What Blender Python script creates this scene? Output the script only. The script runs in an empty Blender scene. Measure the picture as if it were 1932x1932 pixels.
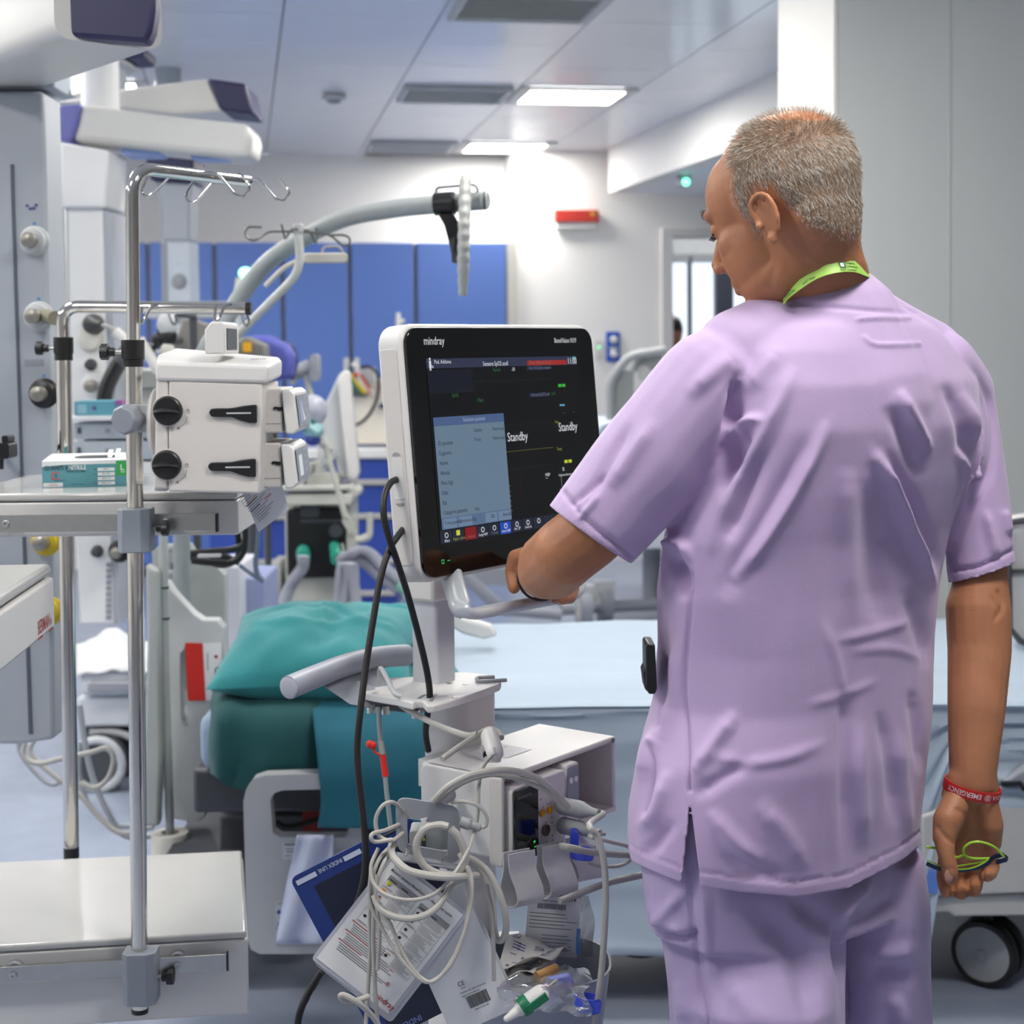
import bpy, math, random
import numpy as np
from mathutils import Vector, Matrix

random.seed(7)
np.random.seed(7)
SC = bpy.context.scene
COL = SC.collection
PI = math.pi
# ------------------------------------------------------------------ camera
F, CX, CY = 3000.0, 966.0, 791.0
PITCH, ROLL, CAMZ = math.atan(3000 / 66000), 0.010, 1.42
CAM3 = (Matrix.Rotation(PI / 2 - PITCH, 3, 'X') @ Matrix.Rotation(-ROLL, 3, 'Z'))
CAMP = Vector((0, 0, CAMZ))
cam_d = bpy.data.cameras.new('camera')
cam = bpy.data.objects.new('camera', cam_d)
COL.objects.link(cam)
SC.camera = cam
cam.matrix_world = Matrix.Translation(CAMP) @ CAM3.to_4x4()
cam_d.sensor_fit = 'HORIZONTAL'
cam_d.sensor_width = 36.0
cam_d.lens = F / 1932 * 36.0
cam_d.shift_y = -(966 - CY) / 1932
cam_d.clip_end = 60
cam_d.clip_start = 0.05
cam_d.dof.use_dof = True
cam_d.dof.focus_distance = 2.12
cam_d.dof.aperture_fstop = 6.3


def ray(px, py):
    return CAM3 @ Vector(((px - CX) / F, -(py - CY) / F, -1.0))


def P(px, py, Y):
    d = ray(px, py)
    return CAMP + d * (Y / d.y)


def Pz(px, py, Z):
    d = ray(px, py)
    return CAMP + d * ((Z - CAMZ) / d.z)


def pix(v):
    """world points (n,3) -> picture positions (n,2); used to lay folds on the cloth"""
    a = (np.asarray(v) - np.array(CAMP)) @ np.array(CAM3)
    return np.stack([CX + F * a[:, 0] / -a[:, 2], CY - F * a[:, 1] / -a[:, 2]], 1)


# ------------------------------------------------------------------ exposure, world
SC.view_settings.view_transform = 'Standard'
SC.view_settings.look = 'None'
SC.view_settings.gamma = 1
SC.view_settings.use_curve_mapping = False
SC.view_settings.exposure = 0.0
W = bpy.data.worlds.new('world')
SC.world = W
W.use_nodes = True
W.node_tree.nodes['Background'].inputs[0].default_value = (0.86, 0.92, 1.0, 1)
W.node_tree.nodes['Background'].inputs[1].default_value = 1.7
SC.cycles.use_denoising = True
SC.cycles.max_bounces = 9
SC.cycles.diffuse_bounces = 6
SC.cycles.glossy_bounces = 4
SC.cycles.transmission_bounces = 5
SC.cycles.transparent_max_bounces = 8
SC.cycles.sample_clamp_indirect = 6
SC.cycles.caustics_reflective = False
SC.cycles.caustics_refractive = False
LAMP = 52.0        # strength of the ceiling panels

# ------------------------------------------------------------------ materials


def lin(c):
    return tuple(((x / 255) / 12.92 if x <= 10.3 else ((x / 255 + .055) / 1.055) ** 2.4) for x in c)


MATS = {}


def mat(name, rgb, rough=.5, metal=0.0, noise=.05, scale=14, bump=0.0, bscale=None, spec=.5, coat=0.0,
        emit=None, estr=0.0, trans=0.0, alpha=1.0, sss=0.0, sheen=0.0):
    if name in MATS:
        return MATS[name]
    m = bpy.data.materials.new(name)
    m.use_nodes = True
    nt = m.node_tree
    b = nt.nodes['Principled BSDF']
    c = lin(rgb)
    tc = nt.nodes.new('ShaderNodeTexCoord')
    nz = nt.nodes.new('ShaderNodeTexNoise')
    nz.inputs['Scale'].default_value = scale
    nz.inputs['Detail'].default_value = 4
    nt.links.new(tc.outputs['Object'], nz.inputs['Vector'])
    mr = nt.nodes.new('ShaderNodeMapRange')
    mr.inputs['From Min'].default_value = .25
    mr.inputs['From Max'].default_value = .75
    mr.inputs['To Min'].default_value = 1 - noise
    mr.inputs['To Max'].default_value = 1 + noise
    nt.links.new(nz.outputs['Fac'], mr.inputs['Value'])
    mx = nt.nodes.new('ShaderNodeVectorMath')
    mx.operation = 'SCALE'
    mx.inputs[0].default_value = c
    nt.links.new(mr.outputs[0], mx.inputs['Scale'])
    nt.links.new(mx.outputs[0], b.inputs['Base Color'])
    b.inputs['Roughness'].default_value = rough
    b.inputs['Metallic'].default_value = metal
    b.inputs['Specular IOR Level'].default_value = spec
    b.inputs['Coat Weight'].default_value = coat
    b.inputs['Coat Roughness'].default_value = .12
    b.inputs['Transmission Weight'].default_value = trans
    b.inputs['Alpha'].default_value = alpha
    if sheen:
        b.inputs['Sheen Weight'].default_value = sheen
    if sss:
        b.inputs['Subsurface Weight'].default_value = sss
        b.inputs['Subsurface Radius'].default_value = (.010, .004, .002)
        b.inputs['Subsurface Scale'].default_value = .6
    if emit:
        b.inputs['Emission Color'].default_value = lin(emit) + (1,)
        b.inputs['Emission Strength'].default_value = estr
    if bump:
        n2 = nt.nodes.new('ShaderNodeTexNoise')
        n2.inputs['Scale'].default_value = bscale or scale * 6
        n2.inputs['Detail'].default_value = 5
        nt.links.new(tc.outputs['Object'], n2.inputs['Vector'])
        bp = nt.nodes.new('ShaderNodeBump')
        bp.inputs['Strength'].default_value = bump
        bp.inputs['Distance'].default_value = .004
        nt.links.new(n2.outputs['Fac'], bp.inputs['Height'])
        nt.links.new(bp.outputs[0], b.inputs['Normal'])
    MATS[name] = m
    return m


def ink(rgb, e=0.0):
    """flat print: e > 0 for pixels of a lit display"""
    return mat('print_%d_%d_%d_%d' % (*rgb, int(e * 100)), rgb, rough=.5, noise=.02, emit=rgb if e else None, estr=e)


WHITE = mat('white_plastic', (214, 212, 209), .38, noise=.015)
WARM = mat('warm_white_plastic', (208, 203, 198), .42, noise=.015)
ENAMEL = mat('white_enamel', (232, 231, 228), .16, noise=.02, coat=.3)
LGREY = mat('light_grey_plastic', (186, 189, 190), .45, noise=.02)
GREY = mat('grey_plastic', (146, 149, 156), .45, noise=.03)
DGREY = mat('dark_grey_plastic', (70, 73, 78), .5, noise=.05)
BLACK = mat('black_plastic', (22, 22, 24), .38, noise=.05)
RUBBER = mat('black_rubber', (17, 17, 19), .5, noise=.06)
CHROME = mat('chrome', (216, 212, 205), .08, 1.0, noise=.02)
STEEL = mat('brushed_steel', (178, 178, 176), .32, 1.0, noise=.05, scale=60)
BEDGREY = mat('bed_grey_green', (172, 176, 172), .45, noise=.03)
BEIGE = mat('beige_plastic', (205, 202, 192), .45, noise=.03)
CABLE = mat('grey_cable', (168, 166, 161), .42, noise=.03)
NAVY = mat('navy_cap', (38, 38, 78), .45, noise=.03)
PAPER = mat('white_paper', (226, 226, 226), .6, noise=.02)
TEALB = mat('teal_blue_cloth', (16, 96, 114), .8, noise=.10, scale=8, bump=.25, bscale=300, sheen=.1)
TEAL_SHADE = mat('shaded_teal_cloth', (18, 78, 80), .8, noise=.10, scale=8, bump=.25, bscale=300, sheen=.1)  # same teal cloth with the pillow's shade put into the colour
TEAL = mat('teal_cloth', (32, 128, 132), .8, noise=.10, scale=8, bump=.25, bscale=300, sheen=.2)

# ------------------------------------------------------------------ mesh building


def fr(o, x, y, z):
    m = Matrix.Identity(4)
    for i, c in enumerate((x, y, z, o)):
        for k in range(3):
            m[k][i] = c[k]
    return m


def frame(o, zdir, up=(0, 0, 1)):
    """local z along zdir"""
    z = Vector(zdir).normalized()
    u = Vector(up)
    if abs(z.dot(u)) > .98:
        u = Vector((1, 0, 0)) if abs(z.x) < .9 else Vector((0, 1, 0))
    x = u.cross(z).normalized()
    return fr(o, x, z.cross(x), z)


def T(x=0, y=0, z=0):
    return Matrix.Translation((x, y, z))


def RX(a): return Matrix.Rotation(a, 4, 'X')
def RY(a): return Matrix.Rotation(a, 4, 'Y')
def RZ(a): return Matrix.Rotation(a, 4, 'Z')


def spline(pts, n=8, closed=False):
    pts = [Vector(p) for p in pts]
    out = []
    N = len(pts)
    for i in range(N if closed else N - 1):
        if closed:
            p0, p1, p2, p3 = pts[i - 1], pts[i], pts[(i + 1) % N], pts[(i + 2) % N]
        else:
            p1, p2 = pts[i], pts[i + 1]
            p0 = pts[i - 1] if i else p1 * 2 - p2
            p3 = pts[i + 2] if i + 2 < N else p2 * 2 - p1
        for k in range(n):
            t = k / n
            out.append(.5 * ((2 * p1) + (p2 - p0) * t + (2 * p0 - 5 * p1 + 4 * p2 - p3) * t * t
                             + (3 * p1 - p0 - 3 * p2 + p3) * t ** 3))
    if not closed:
        out.append(pts[-1])
    return out


def fillet(pts, r, n=6):
    """polyline with its corners rounded"""
    pts = [Vector(p) for p in pts]
    out = [pts[0]]
    for a, b, c in zip(pts, pts[1:], pts[2:]):
        d1, d2 = (a - b), (c - b)
        rr = min(r, d1.length * .49, d2.length * .49)
        p, q = b + d1.normalized() * rr, b + d2.normalized() * rr
        for k in range(n + 1):
            t = k / n
            out.append(p * (1 - t) ** 2 + b * 2 * t * (1 - t) + q * t * t)
    out.append(pts[-1])
    return out


def rrect(w, h, r, n=5, cx=0, cy=0):
    o = []
    for sx, sy, a0 in ((1, 1, 0), (-1, 1, PI / 2), (-1, -1, PI), (1, -1, 1.5 * PI)):
        for k in range(n + 1):
            a = a0 + PI / 2 * k / n
            o.append((cx + sx * (w / 2 - r) + r * math.cos(a), cy + sy * (h / 2 - r) + r * math.sin(a)))
    return o


class MB:
    def __init__(s):
        s.v, s.f = [], []

    def add(s, v, f, M=None):
        b = len(s.v)
        s.v += [tuple(M @ Vector(p)) for p in v] if M is not None else [tuple(p) for p in v]
        s.f += [tuple(b + i for i in q) for q in f]
        return s

    def box(s, M, x, y, z):
        x, y, z = x / 2, y / 2, z / 2
        v = [(a, b, c) for a in (-x, x) for b in (-y, y) for c in (-z, z)]
        return s.add(v, [(0, 1, 3, 2), (4, 6, 7, 5), (0, 4, 5, 1), (2, 3, 7, 6), (0, 2, 6, 4), (1, 5, 7, 3)], M)

    def bar(s, lo, hi, M=None):
        c = [(a + b) / 2 for a, b in zip(lo, hi)]
        return s.box((M or Matrix.Identity(4)) @ T(*c), *[abs(b - a) for a, b in zip(lo, hi)])

    def prism(s, M, pts, h, z0=0.0, taper=1.0):
        n = len(pts)
        v = [(p[0], p[1], z0) for p in pts] + [(p[0] * taper, p[1] * taper, z0 + h) for p in pts]
        f = [tuple(reversed(range(n))), tuple(range(n, 2 * n))]
        f += [(i, (i + 1) % n, n + (i + 1) % n, n + i) for i in range(n)]
        return s.add(v, f, M)

    def quad(s, a, b, c, d):
        return s.add([a, b, c, d], [(0, 1, 2, 3)])

    def rings(s, rows, closed=True, cap=True, M=None):
        n = len(rows[0])
        v = [p for r in rows for p in r]
        f = []
        for i in range(len(rows) - 1):
            for j in range(n if closed else n - 1):
                k = (j + 1) % n
                f.append((i * n + j, i * n + k, (i + 1) * n + k, (i + 1) * n + j))
        if cap and closed:
            f.append(tuple(reversed(range(n))))
            f.append(tuple(range((len(rows) - 1) * n, len(rows) * n)))
        return s.add(v, f, M)

    def lathe(s, M, prof, n=20, cap=True):
        rows = [[(r * math.cos(2 * PI * k / n), r * math.sin(2 * PI * k / n), z) for k in range(n)] for r, z in prof]
        return s.rings(rows, True, cap, M)

    def cyl(s, M, r, h, n=20, r2=None):
        return s.lathe(M, [(r, 0), (r if r2 is None else r2, h)], n)

    def rod(s, a, b, r, n=14, r2=None):
        a, b = Vector(a), Vector(b)
        return s.cyl(frame(a, b - a), r, (b - a).length, n, r2)

    def ball(s, M, rx, ry=None, rz=None, nu=18, nv=10):
        ry = ry or rx
        rz = rz or rx
        rows = []
        for i in range(nv + 1):
            t = PI * i / nv - PI / 2
            c = max(math.cos(t), .002)
            rows.append([(rx * c * math.cos(2 * PI * k / nu), ry * c * math.sin(2 * PI * k / nu), rz * math.sin(t))
                         for k in range(nu)])
        return s.rings(rows, True, True, M)

    def tube(s, pts, r, n=10, closed=False, cap=True, flat=1.0):
        pts = [Vector(p) for p in pts]
        N = len(pts)
        rows = []
        tan = [(pts[(i + 1) % N] - pts[i - 1]) if closed else (pts[min(i + 1, N - 1)] - pts[max(i - 1, 0)]) for i in range(N)]
        tan = [t.normalized() if t.length > 1e-9 else Vector((0, 0, 1)) for t in tan]
        x = tan[0].orthogonal().normalized()
        for i in range(N):
            x = (x - tan[i] * x.dot(tan[i])).normalized()
            y = tan[i].cross(x)
            rr = r[i] if hasattr(r, '__len__') else r
            rows.append([pts[i] + x * (rr * math.cos(2 * PI * k / n)) + y * (rr * flat * math.sin(2 * PI * k / n)) for k in range(n)])
        if closed:
            rows.append(rows[0])
            return s.rings(rows, True, False)
        return s.rings(rows, True, cap)

    def ribbon(s, pts, wdir, w, t=.0012):
        """flat strap: width w along wdir, thickness t"""
        pts = [Vector(p) for p in pts]
        rows = []
        for i, p in enumerate(pts):
            tn = (pts[min(i + 1, len(pts) - 1)] - pts[max(i - 1, 0)]).normalized()
            wd = Vector(wdir[i] if isinstance(wdir, list) else wdir)
            wd = (wd - tn * wd.dot(tn)).normalized()
            n = tn.cross(wd)
            rows.append([p + wd * w / 2 + n * t / 2, p - wd * w / 2 + n * t / 2, p - wd * w / 2 - n * t / 2, p + wd * w / 2 - n * t / 2])
        return s.rings(rows)

    def cone(s, a, b, ra, rb, n=20, nv=5):
        """round cone: capsule with two radii"""
        a, b = Vector(a), Vector(b)
        M = frame(a, b - a)
        L = (b - a).length
        pr = []
        for i in range(nv):
            t = -PI / 2 + PI / 2 * i / nv
            pr.append((max(ra * math.cos(t), 1e-4), ra * math.sin(t)))
        pr.append((ra, 0))
        for i in range(nv + 1):
            t = PI / 2 * i / nv
            pr.append((max(rb * math.cos(t), 1e-4), L + rb * math.sin(t)))
        return s.lathe(M, pr, n)

    def chain(s, pts, rad, n=18):
        for a, b, ra, rb in zip(pts, pts[1:], rad, rad[1:]):
            s.cone(a, b, ra, rb, n)
        return s


def rootloc(o):
    v = Vector((0, 0, 0))
    while o is not None:
        v += o.location
        o = o.parent
    return v


def mesh_from(name, v, f):
    me = bpy.data.meshes.new(name)
    me.from_pydata(v, [], f)
    me.update()
    return me


def obj(name, mb, m, parent=None, bevel=0.0, smooth=True, angle=32, seg=2, sub=0, fix=False):
    if parent is not None:
        loc = rootloc(parent)
    else:
        a = np.array(mb.v)
        loc = Vector(((a[:, 0].min() + a[:, 0].max()) / 2, (a[:, 1].min() + a[:, 1].max()) / 2, a[:, 2].min()))
    me = mesh_from(name, [(p[0] - loc.x, p[1] - loc.y, p[2] - loc.z) for p in mb.v], mb.f)
    o = bpy.data.objects.new(name, me)
    if parent is not None:
        o.parent = parent
    else:
        o.location = loc
    COL.objects.link(o)
    if m is not None:
        me.materials.append(m)
    if fix:
        import bmesh
        bm = bmesh.new()
        bm.from_mesh(me)
        bmesh.ops.recalc_face_normals(bm, faces=bm.faces)
        bm.to_mesh(me)
        bm.free()
    if smooth:
        me.shade_smooth()
        me.set_sharp_from_angle(angle=math.radians(angle))
    if bevel:
        b = o.modifiers.new('bevel', 'BEVEL')
        b.width = bevel
        b.segments = seg
        b.limit_method = 'ANGLE'
        b.angle_limit = math.radians(40)
        b.harden_normals = False
    if sub:
        sm = o.modifiers.new('sub', 'SUBSURF')
        sm.levels = sm.render_levels = sub
    return o


def thing(name, label, cat, loc, group=None):
    o = bpy.data.objects.new(name, None)
    o.empty_display_size = .05
    COL.objects.link(o)
    o.location = loc
    tag(o, label, cat, group)
    return o


def tag(o, label, cat, group=None):
    o['label'] = label
    o['category'] = cat
    if group:
        o['group'] = group
    return o


def struct(name, mb, m, **k):
    o = obj(name, mb, m, **k)
    o['kind'] = 'structure'
    return o


_TX = {}


def glyphs(s, bold=False):
    key = (s, bold)
    if key in _TX:
        return _TX[key]
    cu = bpy.data.curves.new('t', 'FONT')
    cu.body = s
    cu.size = 1.0
    cu.resolution_u = 2
    cu.offset = .010 if bold else 0
    o = bpy.data.objects.new('t', cu)
    me = o.to_mesh()
    v = [tuple(p.co) for p in me.vertices]
    f = [tuple(p.vertices) for p in me.polygons]
    o.to_mesh_clear()
    bpy.data.objects.remove(o)
    bpy.data.curves.remove(cu)
    _TX[key] = (v, f)
    return v, f


def put_text(mb, s, M, size, align='L', sx=1.0, bend=None, bold=True):
    """text as thin faces in the xy plane of M; bend maps local (x,y) to a point"""
    v, f = glyphs(s, bold)
    if not v:
        return mb
    w = max(p[0] for p in v)
    off = {'L': 0, 'C': -w / 2, 'R': -w}[align]
    v = [((p[0] + off) * size * sx, p[1] * size, 0) for p in v]
    if bend:
        return mb.add([bend(p[0], p[1]) for p in v], f)
    return mb.add(v, f, M)


def rects(mb, M, lst, z=0.0):
    """flat rectangles (x0,y0,x1,y1) in the plane of M"""
    for x0, y0, x1, y1 in lst:
        mb.add([(x0, y0, z), (x1, y0, z), (x1, y1, z), (x0, y1, z)], [(0, 1, 2, 3)], M)
    return mb


def dup(root, loc, label=None):
    r = root.copy()
    COL.objects.link(r)
    r.location = loc
    if label:
        r['label'] = label
    for ch in list(root.children):
        c = ch.copy()
        COL.objects.link(c)
        c.parent = r
        for g in list(ch.children):
            d = g.copy()
            COL.objects.link(d)
            d.parent = c
    return r



def FB(x0, y0, x1, y1, Y, yaw=0.0):
    """upright face seen between two picture corners at depth Y: frame (x right, y up, z towards viewer), width, height"""
    c = P((x0 + x1) / 2, (y0 + y1) / 2, Y)
    X = Vector((math.cos(yaw), math.sin(yaw), 0))
    N = Vector((math.sin(yaw), -math.cos(yaw), 0))
    return fr(c, X, UP_, N), abs(x1 - x0) / F * Y / max(math.cos(yaw), .2), abs(y1 - y0) / F * Y


UP_ = Vector((0, 0, 1))


def slab(mb, x0, y0, x1, y1, Y, depth, r=.004, yaw=0.0, n=4):
    """rounded slab whose front fills those picture corners, depth going away"""
    M, w, h = FB(x0, y0, x1, y1, Y, yaw)
    r = min(r, w * .49, h * .49)
    return mb.prism(M, rrect(w, h, r, n), depth, -depth)


def poly(mb, pts, Y, depth, yaw=0.0):
    """extruded outline given in picture corners at depth Y"""
    ps = [P(a, b, Y) for a, b in pts]
    n = len(ps)
    back = Vector((-math.sin(yaw), math.cos(yaw), 0)) * depth
    v = ps + [p + back for p in ps]
    f = [tuple(range(n)), tuple(reversed(range(n, 2 * n)))] + [(i, n + i, n + (i + 1) % n, (i + 1) % n) for i in range(n)]
    return mb.add(v, f)


def PL(pts, Y=None):
    """picture polyline -> points; entries (px,py) at Y or (px,py,Y)"""
    return [P(p[0], p[1], p[2] if len(p) > 2 else Y) for p in pts]



def polyh(mb, outer, holes, Y, depth, yaw=0.0):
    """extruded outline with holes; picture corners at depth Y (a point may carry its own Y)"""
    from mathutils.geometry import tessellate_polygon
    loops = [PL(outer, Y)] + [PL(h, Y) for h in holes]
    tris = tessellate_polygon(loops)
    ps = [p for l in loops for p in l]
    n = len(ps)
    back = Vector((-math.sin(yaw), math.cos(yaw), 0)) * depth
    v = ps + [p + back for p in ps]
    f = [tuple(t) for t in tris] + [tuple(n + i for i in reversed(t)) for t in tris]
    b = 0
    for l in loops:
        k = len(l)
        f += [(b + i, n + b + i, n + b + (i + 1) % k, b + (i + 1) % k) for i in range(k)]
        b += k
    return mb.add(v, f)


def rr_px(x0, y0, x1, y1, r, n=4):
    return [((x0 + x1) / 2 + a, (y0 + y1) / 2 + b) for a, b in rrect(x1 - x0, y1 - y0, r, n)]


def round_px(pts, r, n=4):
    """picture outline with rounded corners"""
    out = []
    N = len(pts)
    for i in range(N):
        a, b, c = Vector(pts[i - 1]), Vector(pts[i]), Vector(pts[(i + 1) % N])
        d1, d2 = a - b, c - b
        rr = min(r, d1.length * .45, d2.length * .45)
        p, q = b + d1.normalized() * rr, b + d2.normalized() * rr
        for k in range(n + 1):
            t = k / n
            out.append(tuple(p * (1 - t) ** 2 + b * 2 * t * (1 - t) + q * t * t))
    return out


def noise3(p, s):
    from mathutils import noise
    return noise.noise(Vector(p) * s)

# ================================================================== room
YAW = math.radians(9.6)
DU = Vector((math.cos(YAW), math.sin(YAW), 0))     # across the ward
DV = Vector((-math.sin(YAW), math.cos(YAW), 0))    # along the ward
UP = Vector((0, 0, 1))
HC = 2.70


def RM(u, v, z=0.0):
    """room frame placed at (u, v, z)"""
    return fr(DU * u + DV * v + UP * z, DU, DV, UP)


def uv(p):
    return p.dot(DU), p.dot(DV)


VB = uv(Pz(700, 294, HC))[1]            # wall behind the blue cabinets
VW = uv(Pz(1060, 284, HC))[1]           # white wall with the red sign
UW = uv(Pz(965, 286, HC))[0]            # its left corner
BC = Pz(1148, 279, HC)                  # corner of white wall and header beam
BN = Pz(1475, 131, HC)                  # header beam nearer the camera
ROOMW = mat('wall_paint', (236, 234, 230), .6, noise=.012, scale=3, bump=.05, bscale=80)
WALLG = mat('grey_partition', (206, 208, 205), .55, noise=.015, scale=2)
PILLAR = mat('pillar_lit_paint', (226, 224, 219), .55, noise=.01)  # white end face, the light falling on it also put into the colour
CEILM = mat('ceiling_metal', (236, 238, 242), .30, noise=.02, scale=2, coat=.35)
FLOORM = mat('blue_grey_vinyl', (148, 157, 175), .24, noise=.06, scale=9, bump=.02, bscale=200)
U0, U1, V0 = -5.2, 6.5, -3.2

fl = MB().box(RM((U0 + U1) / 2, (V0 + 13) / 2, -.05), U1 - U0 + .4, 13 - V0 + .4, .1)
struct('floor', fl, FLOORM)
struct('wall_back', MB().box(RM((U0 + UW) / 2, VB + .06, HC / 2), UW - U0, .12, HC), ROOMW)
struct('wall_left', MB().box(RM(U0 - .06, (V0 + VB) / 2, HC / 2), .12, VB - V0, HC), ROOMW)
struct('wall_rear', MB().box(RM((U0 + U1) / 2, V0 - .06, HC / 2), U1 - U0, .12, HC), ROOMW)
struct('wall_right', MB().box(RM(U1 + .06, (V0 + 13) / 2, HC / 2), .12, 13 - V0, HC), ROOMW)

# white wall with the doorway
dl, dr = P(1263, 600, VW)[0], 0
gu = lambda px: uv(P(px, 500, P(px, 500, VW).y))[0]


def at_v(px, py, v):
    """point on the plane across the ward at distance v"""
    d = ray(px, py)
    return CAMP + d * (v / d.dot(DV))


DL, DR, DT = uv(at_v(1266, 500, VW))[0], uv(at_v(1266, 500, VW))[0] + 1.15, at_v(1300, 448, VW).z
w = MB()
w.bar((UW, VW, 0), (DL, VW + .12, HC), RM(0, 0))
w.bar((DL, VW, DT), (DR, VW + .12, HC), RM(0, 0))
w.bar((DR, VW, 0), (U1, VW + .12, HC), RM(0, 0))
w.bar((UW, VW + .12, 0), (UW + .12, VB + .1, HC), RM(0, 0))
struct('wall_front', w, ROOMW)
# door frame, corridor and the tall window beyond it
fm = MB()
for a, b in ((DL - .07, DL + .005), (DR - .005, DR + .07)):
    fm.bar((a, VW - .03, 0), (b, VW + .14, DT + .06), RM(0, 0))
fm.bar((DL, VW - .03, DT), (DR, VW + .14, DT + .06), RM(0, 0))
struct('door_1', fm, WHITE, bevel=.004)
CV = VW + 2.3
cw = MB()
cw.bar((DL - 2, CV, 0), (DL - .25, CV + .1, HC), RM(0, 0))
cw.bar((DL - .25, CV, at_v(1300, 484, CV).z), (DR + 1.2, CV + .1, HC), RM(0, 0))
cw.bar((DL - .25, CV, 0), (DR + 1.2, CV + .1, .12), RM(0, 0))
cw.bar((DR + 1.2, CV, 0), (U1, CV + .1, HC), RM(0, 0))
struct('wall_corridor', cw, mat('corridor_paint', (196, 200, 206), .5))
WT = at_v(1300, 484, CV).z
wf = thing('window_1', 'tall daylit corridor window with dark mullions beyond the doorway', 'window', RM(DL, CV).translation)
wf['kind'] = 'structure'
DARKFR = mat('dark_window_frame', (44, 50, 66), .4)
for px, wd in ((1302, .025), (1355, .05), (1372, .10)):
    u = uv(at_v(px, 550, CV))[0]
    obj('mullion', MB().bar((u - wd / 2, CV - .02, .12), (u + wd / 2, CV + .06, WT), RM(0, 0)), DARKFR, wf)
obj('transom', MB().bar((DL - .25, CV - .02, WT - .05), (DR + 1.2, CV + .06, WT + .02), RM(0, 0)), mat('transom_grey', (140, 146, 156), .4), wf)
glass = mat('window_glass', (240, 245, 250), .03, trans=1.0, noise=0)
us = [DL - .25] + [uv(at_v(p, 550, CV))[0] for p in (1302, 1355, 1372)] + [DR + 1.2]
for a, b in zip(us, us[1:]):
    obj('pane', MB().bar((a, CV + .02, .12), (b, CV + .026, WT), RM(0, 0)), glass, wf)
struct('ceiling_corridor', MB().bar((DL - 2, VW + .12, HC), (U1, CV + .2, HC + .1), RM(0, 0)), ROOMW)

# header beam over the alcove and the lower alcove ceiling
hd = (BN - BC).normalized()
hn = Vector((hd.y, -hd.x, 0))
hn = hn if hn.x > 0 else -hn
ZS = 2.41
BE = BC + hd * 9.5
hb = MB().add([BC + hn * 0, BE, BE + hn * .12, BC + hn * .12] and
              [tuple(p.xy) + (z,) for z in (ZS, HC) for p in (BC, BE, BE + hn * .12, BC + hn * .12)],
              [(0, 1, 2, 3), (7, 6, 5, 4), (0, 4, 5, 1), (1, 5, 6, 2), (2, 6, 7, 3), (3, 7, 4, 0)])
struct('wall_header', hb, ROOMW, fix=True)
al = MB().add([tuple(p.xy) + (z,) for z in (ZS, ZS + .04) for p in (BC + hn * .12, BE + hn * .12, BE + hn * 6, BC + hn * 6 + hd * -1.2)],
              [(0, 1, 2, 3), (7, 6, 5, 4), (0, 4, 5, 1), (1, 5, 6, 2), (2, 6, 7, 3), (3, 7, 4, 0)])
struct('ceiling_alcove', al, mat('alcove_ceiling', (232, 235, 240), .5), fix=True)

# grey partition at right with its white end
PC = P(1580.5, 100, 4.8)
PF = P(1475, 100, 4.8)
v_ = None
pw = MB()
a = Vector((PC.x, PC.y, 0))
farY = 5.25
b = P(1475, 100, farY)
b = Vector((b.x, b.y, 0))
ed = DU.copy()
pts = [a, a + ed * 1.4, a + ed * 2.8, a + ed * 5]
back = b - a
for i in range(3):
    o_ = MB().add([tuple((q + UP * z)) for z in (0, HC) for q in (pts[i] + ed * .002, pts[i + 1] - ed * .002, pts[i + 1] - ed * .002 + back * .9, pts[i] + ed * .002 + back * .9)],
                  [(0, 1, 2, 3), (7, 6, 5, 4), (0, 4, 5, 1), (1, 5, 6, 2), (2, 6, 7, 3), (3, 7, 4, 0)])
    if i == 0:
        part_wall = struct('wall_partition', o_, WALLG, fix=True)
        # seam of the first panel, as in the photograph
    else:
        obj('panel', o_, WALLG, part_wall, fix=True)
seam = P(1805, 300, 4.8)
sd = (Vector((seam.x, seam.y, 0)) - a).length
obj('panel_joint', MB().box(fr(a + ed * sd + UP * HC / 2 - DV * .001, DU, DV, UP), .004, .004, HC), mat('joint_grey', (190, 192, 190), .6), part_wall)
en = MB().add([tuple(q + UP * z) for z in (0, HC) for q in (a, b, b + ed * .02, a + ed * .0)],
              [(0, 4, 5, 1)])
en = MB()
e0, e1 = a - ed * .012, b - ed * .012
en.add([tuple(q + UP * z) for z in (0, HC) for q in (e0, a, b, e1)],
       [(0, 1, 2, 3), (7, 6, 5, 4), (0, 4, 5, 1), (1, 5, 6, 2), (2, 6, 7, 3), (3, 7, 4, 0)])
struct('trim_1', en, PILLAR, fix=True)

# suspended ceiling: near part one slab, the visible part single metal tiles
ul = uv(Pz(1156, 0, HC))[0]
vl = uv(Pz(900, 192, HC))[1]
TU, TV = .60, .52
v_first = vl - 5 * TV
near = MB().bar((U0, V0, HC + .01), (U1, v_first, HC + .1), RM(0, 0))
ceil = struct('ceiling', near, CEILM)
obj('backing', MB().bar((U0, v_first, HC + .012), (U1, VB, HC + .1), RM(0, 0)), DGREY, ceil)
tile_me = None
BLANKS = set()
lights, vents = [], []


def cell(px, py):
    u, v = uv(Pz(px, py, HC))
    return math.floor((u - ul) / TU), math.floor((v - v_first) / TV)


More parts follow.
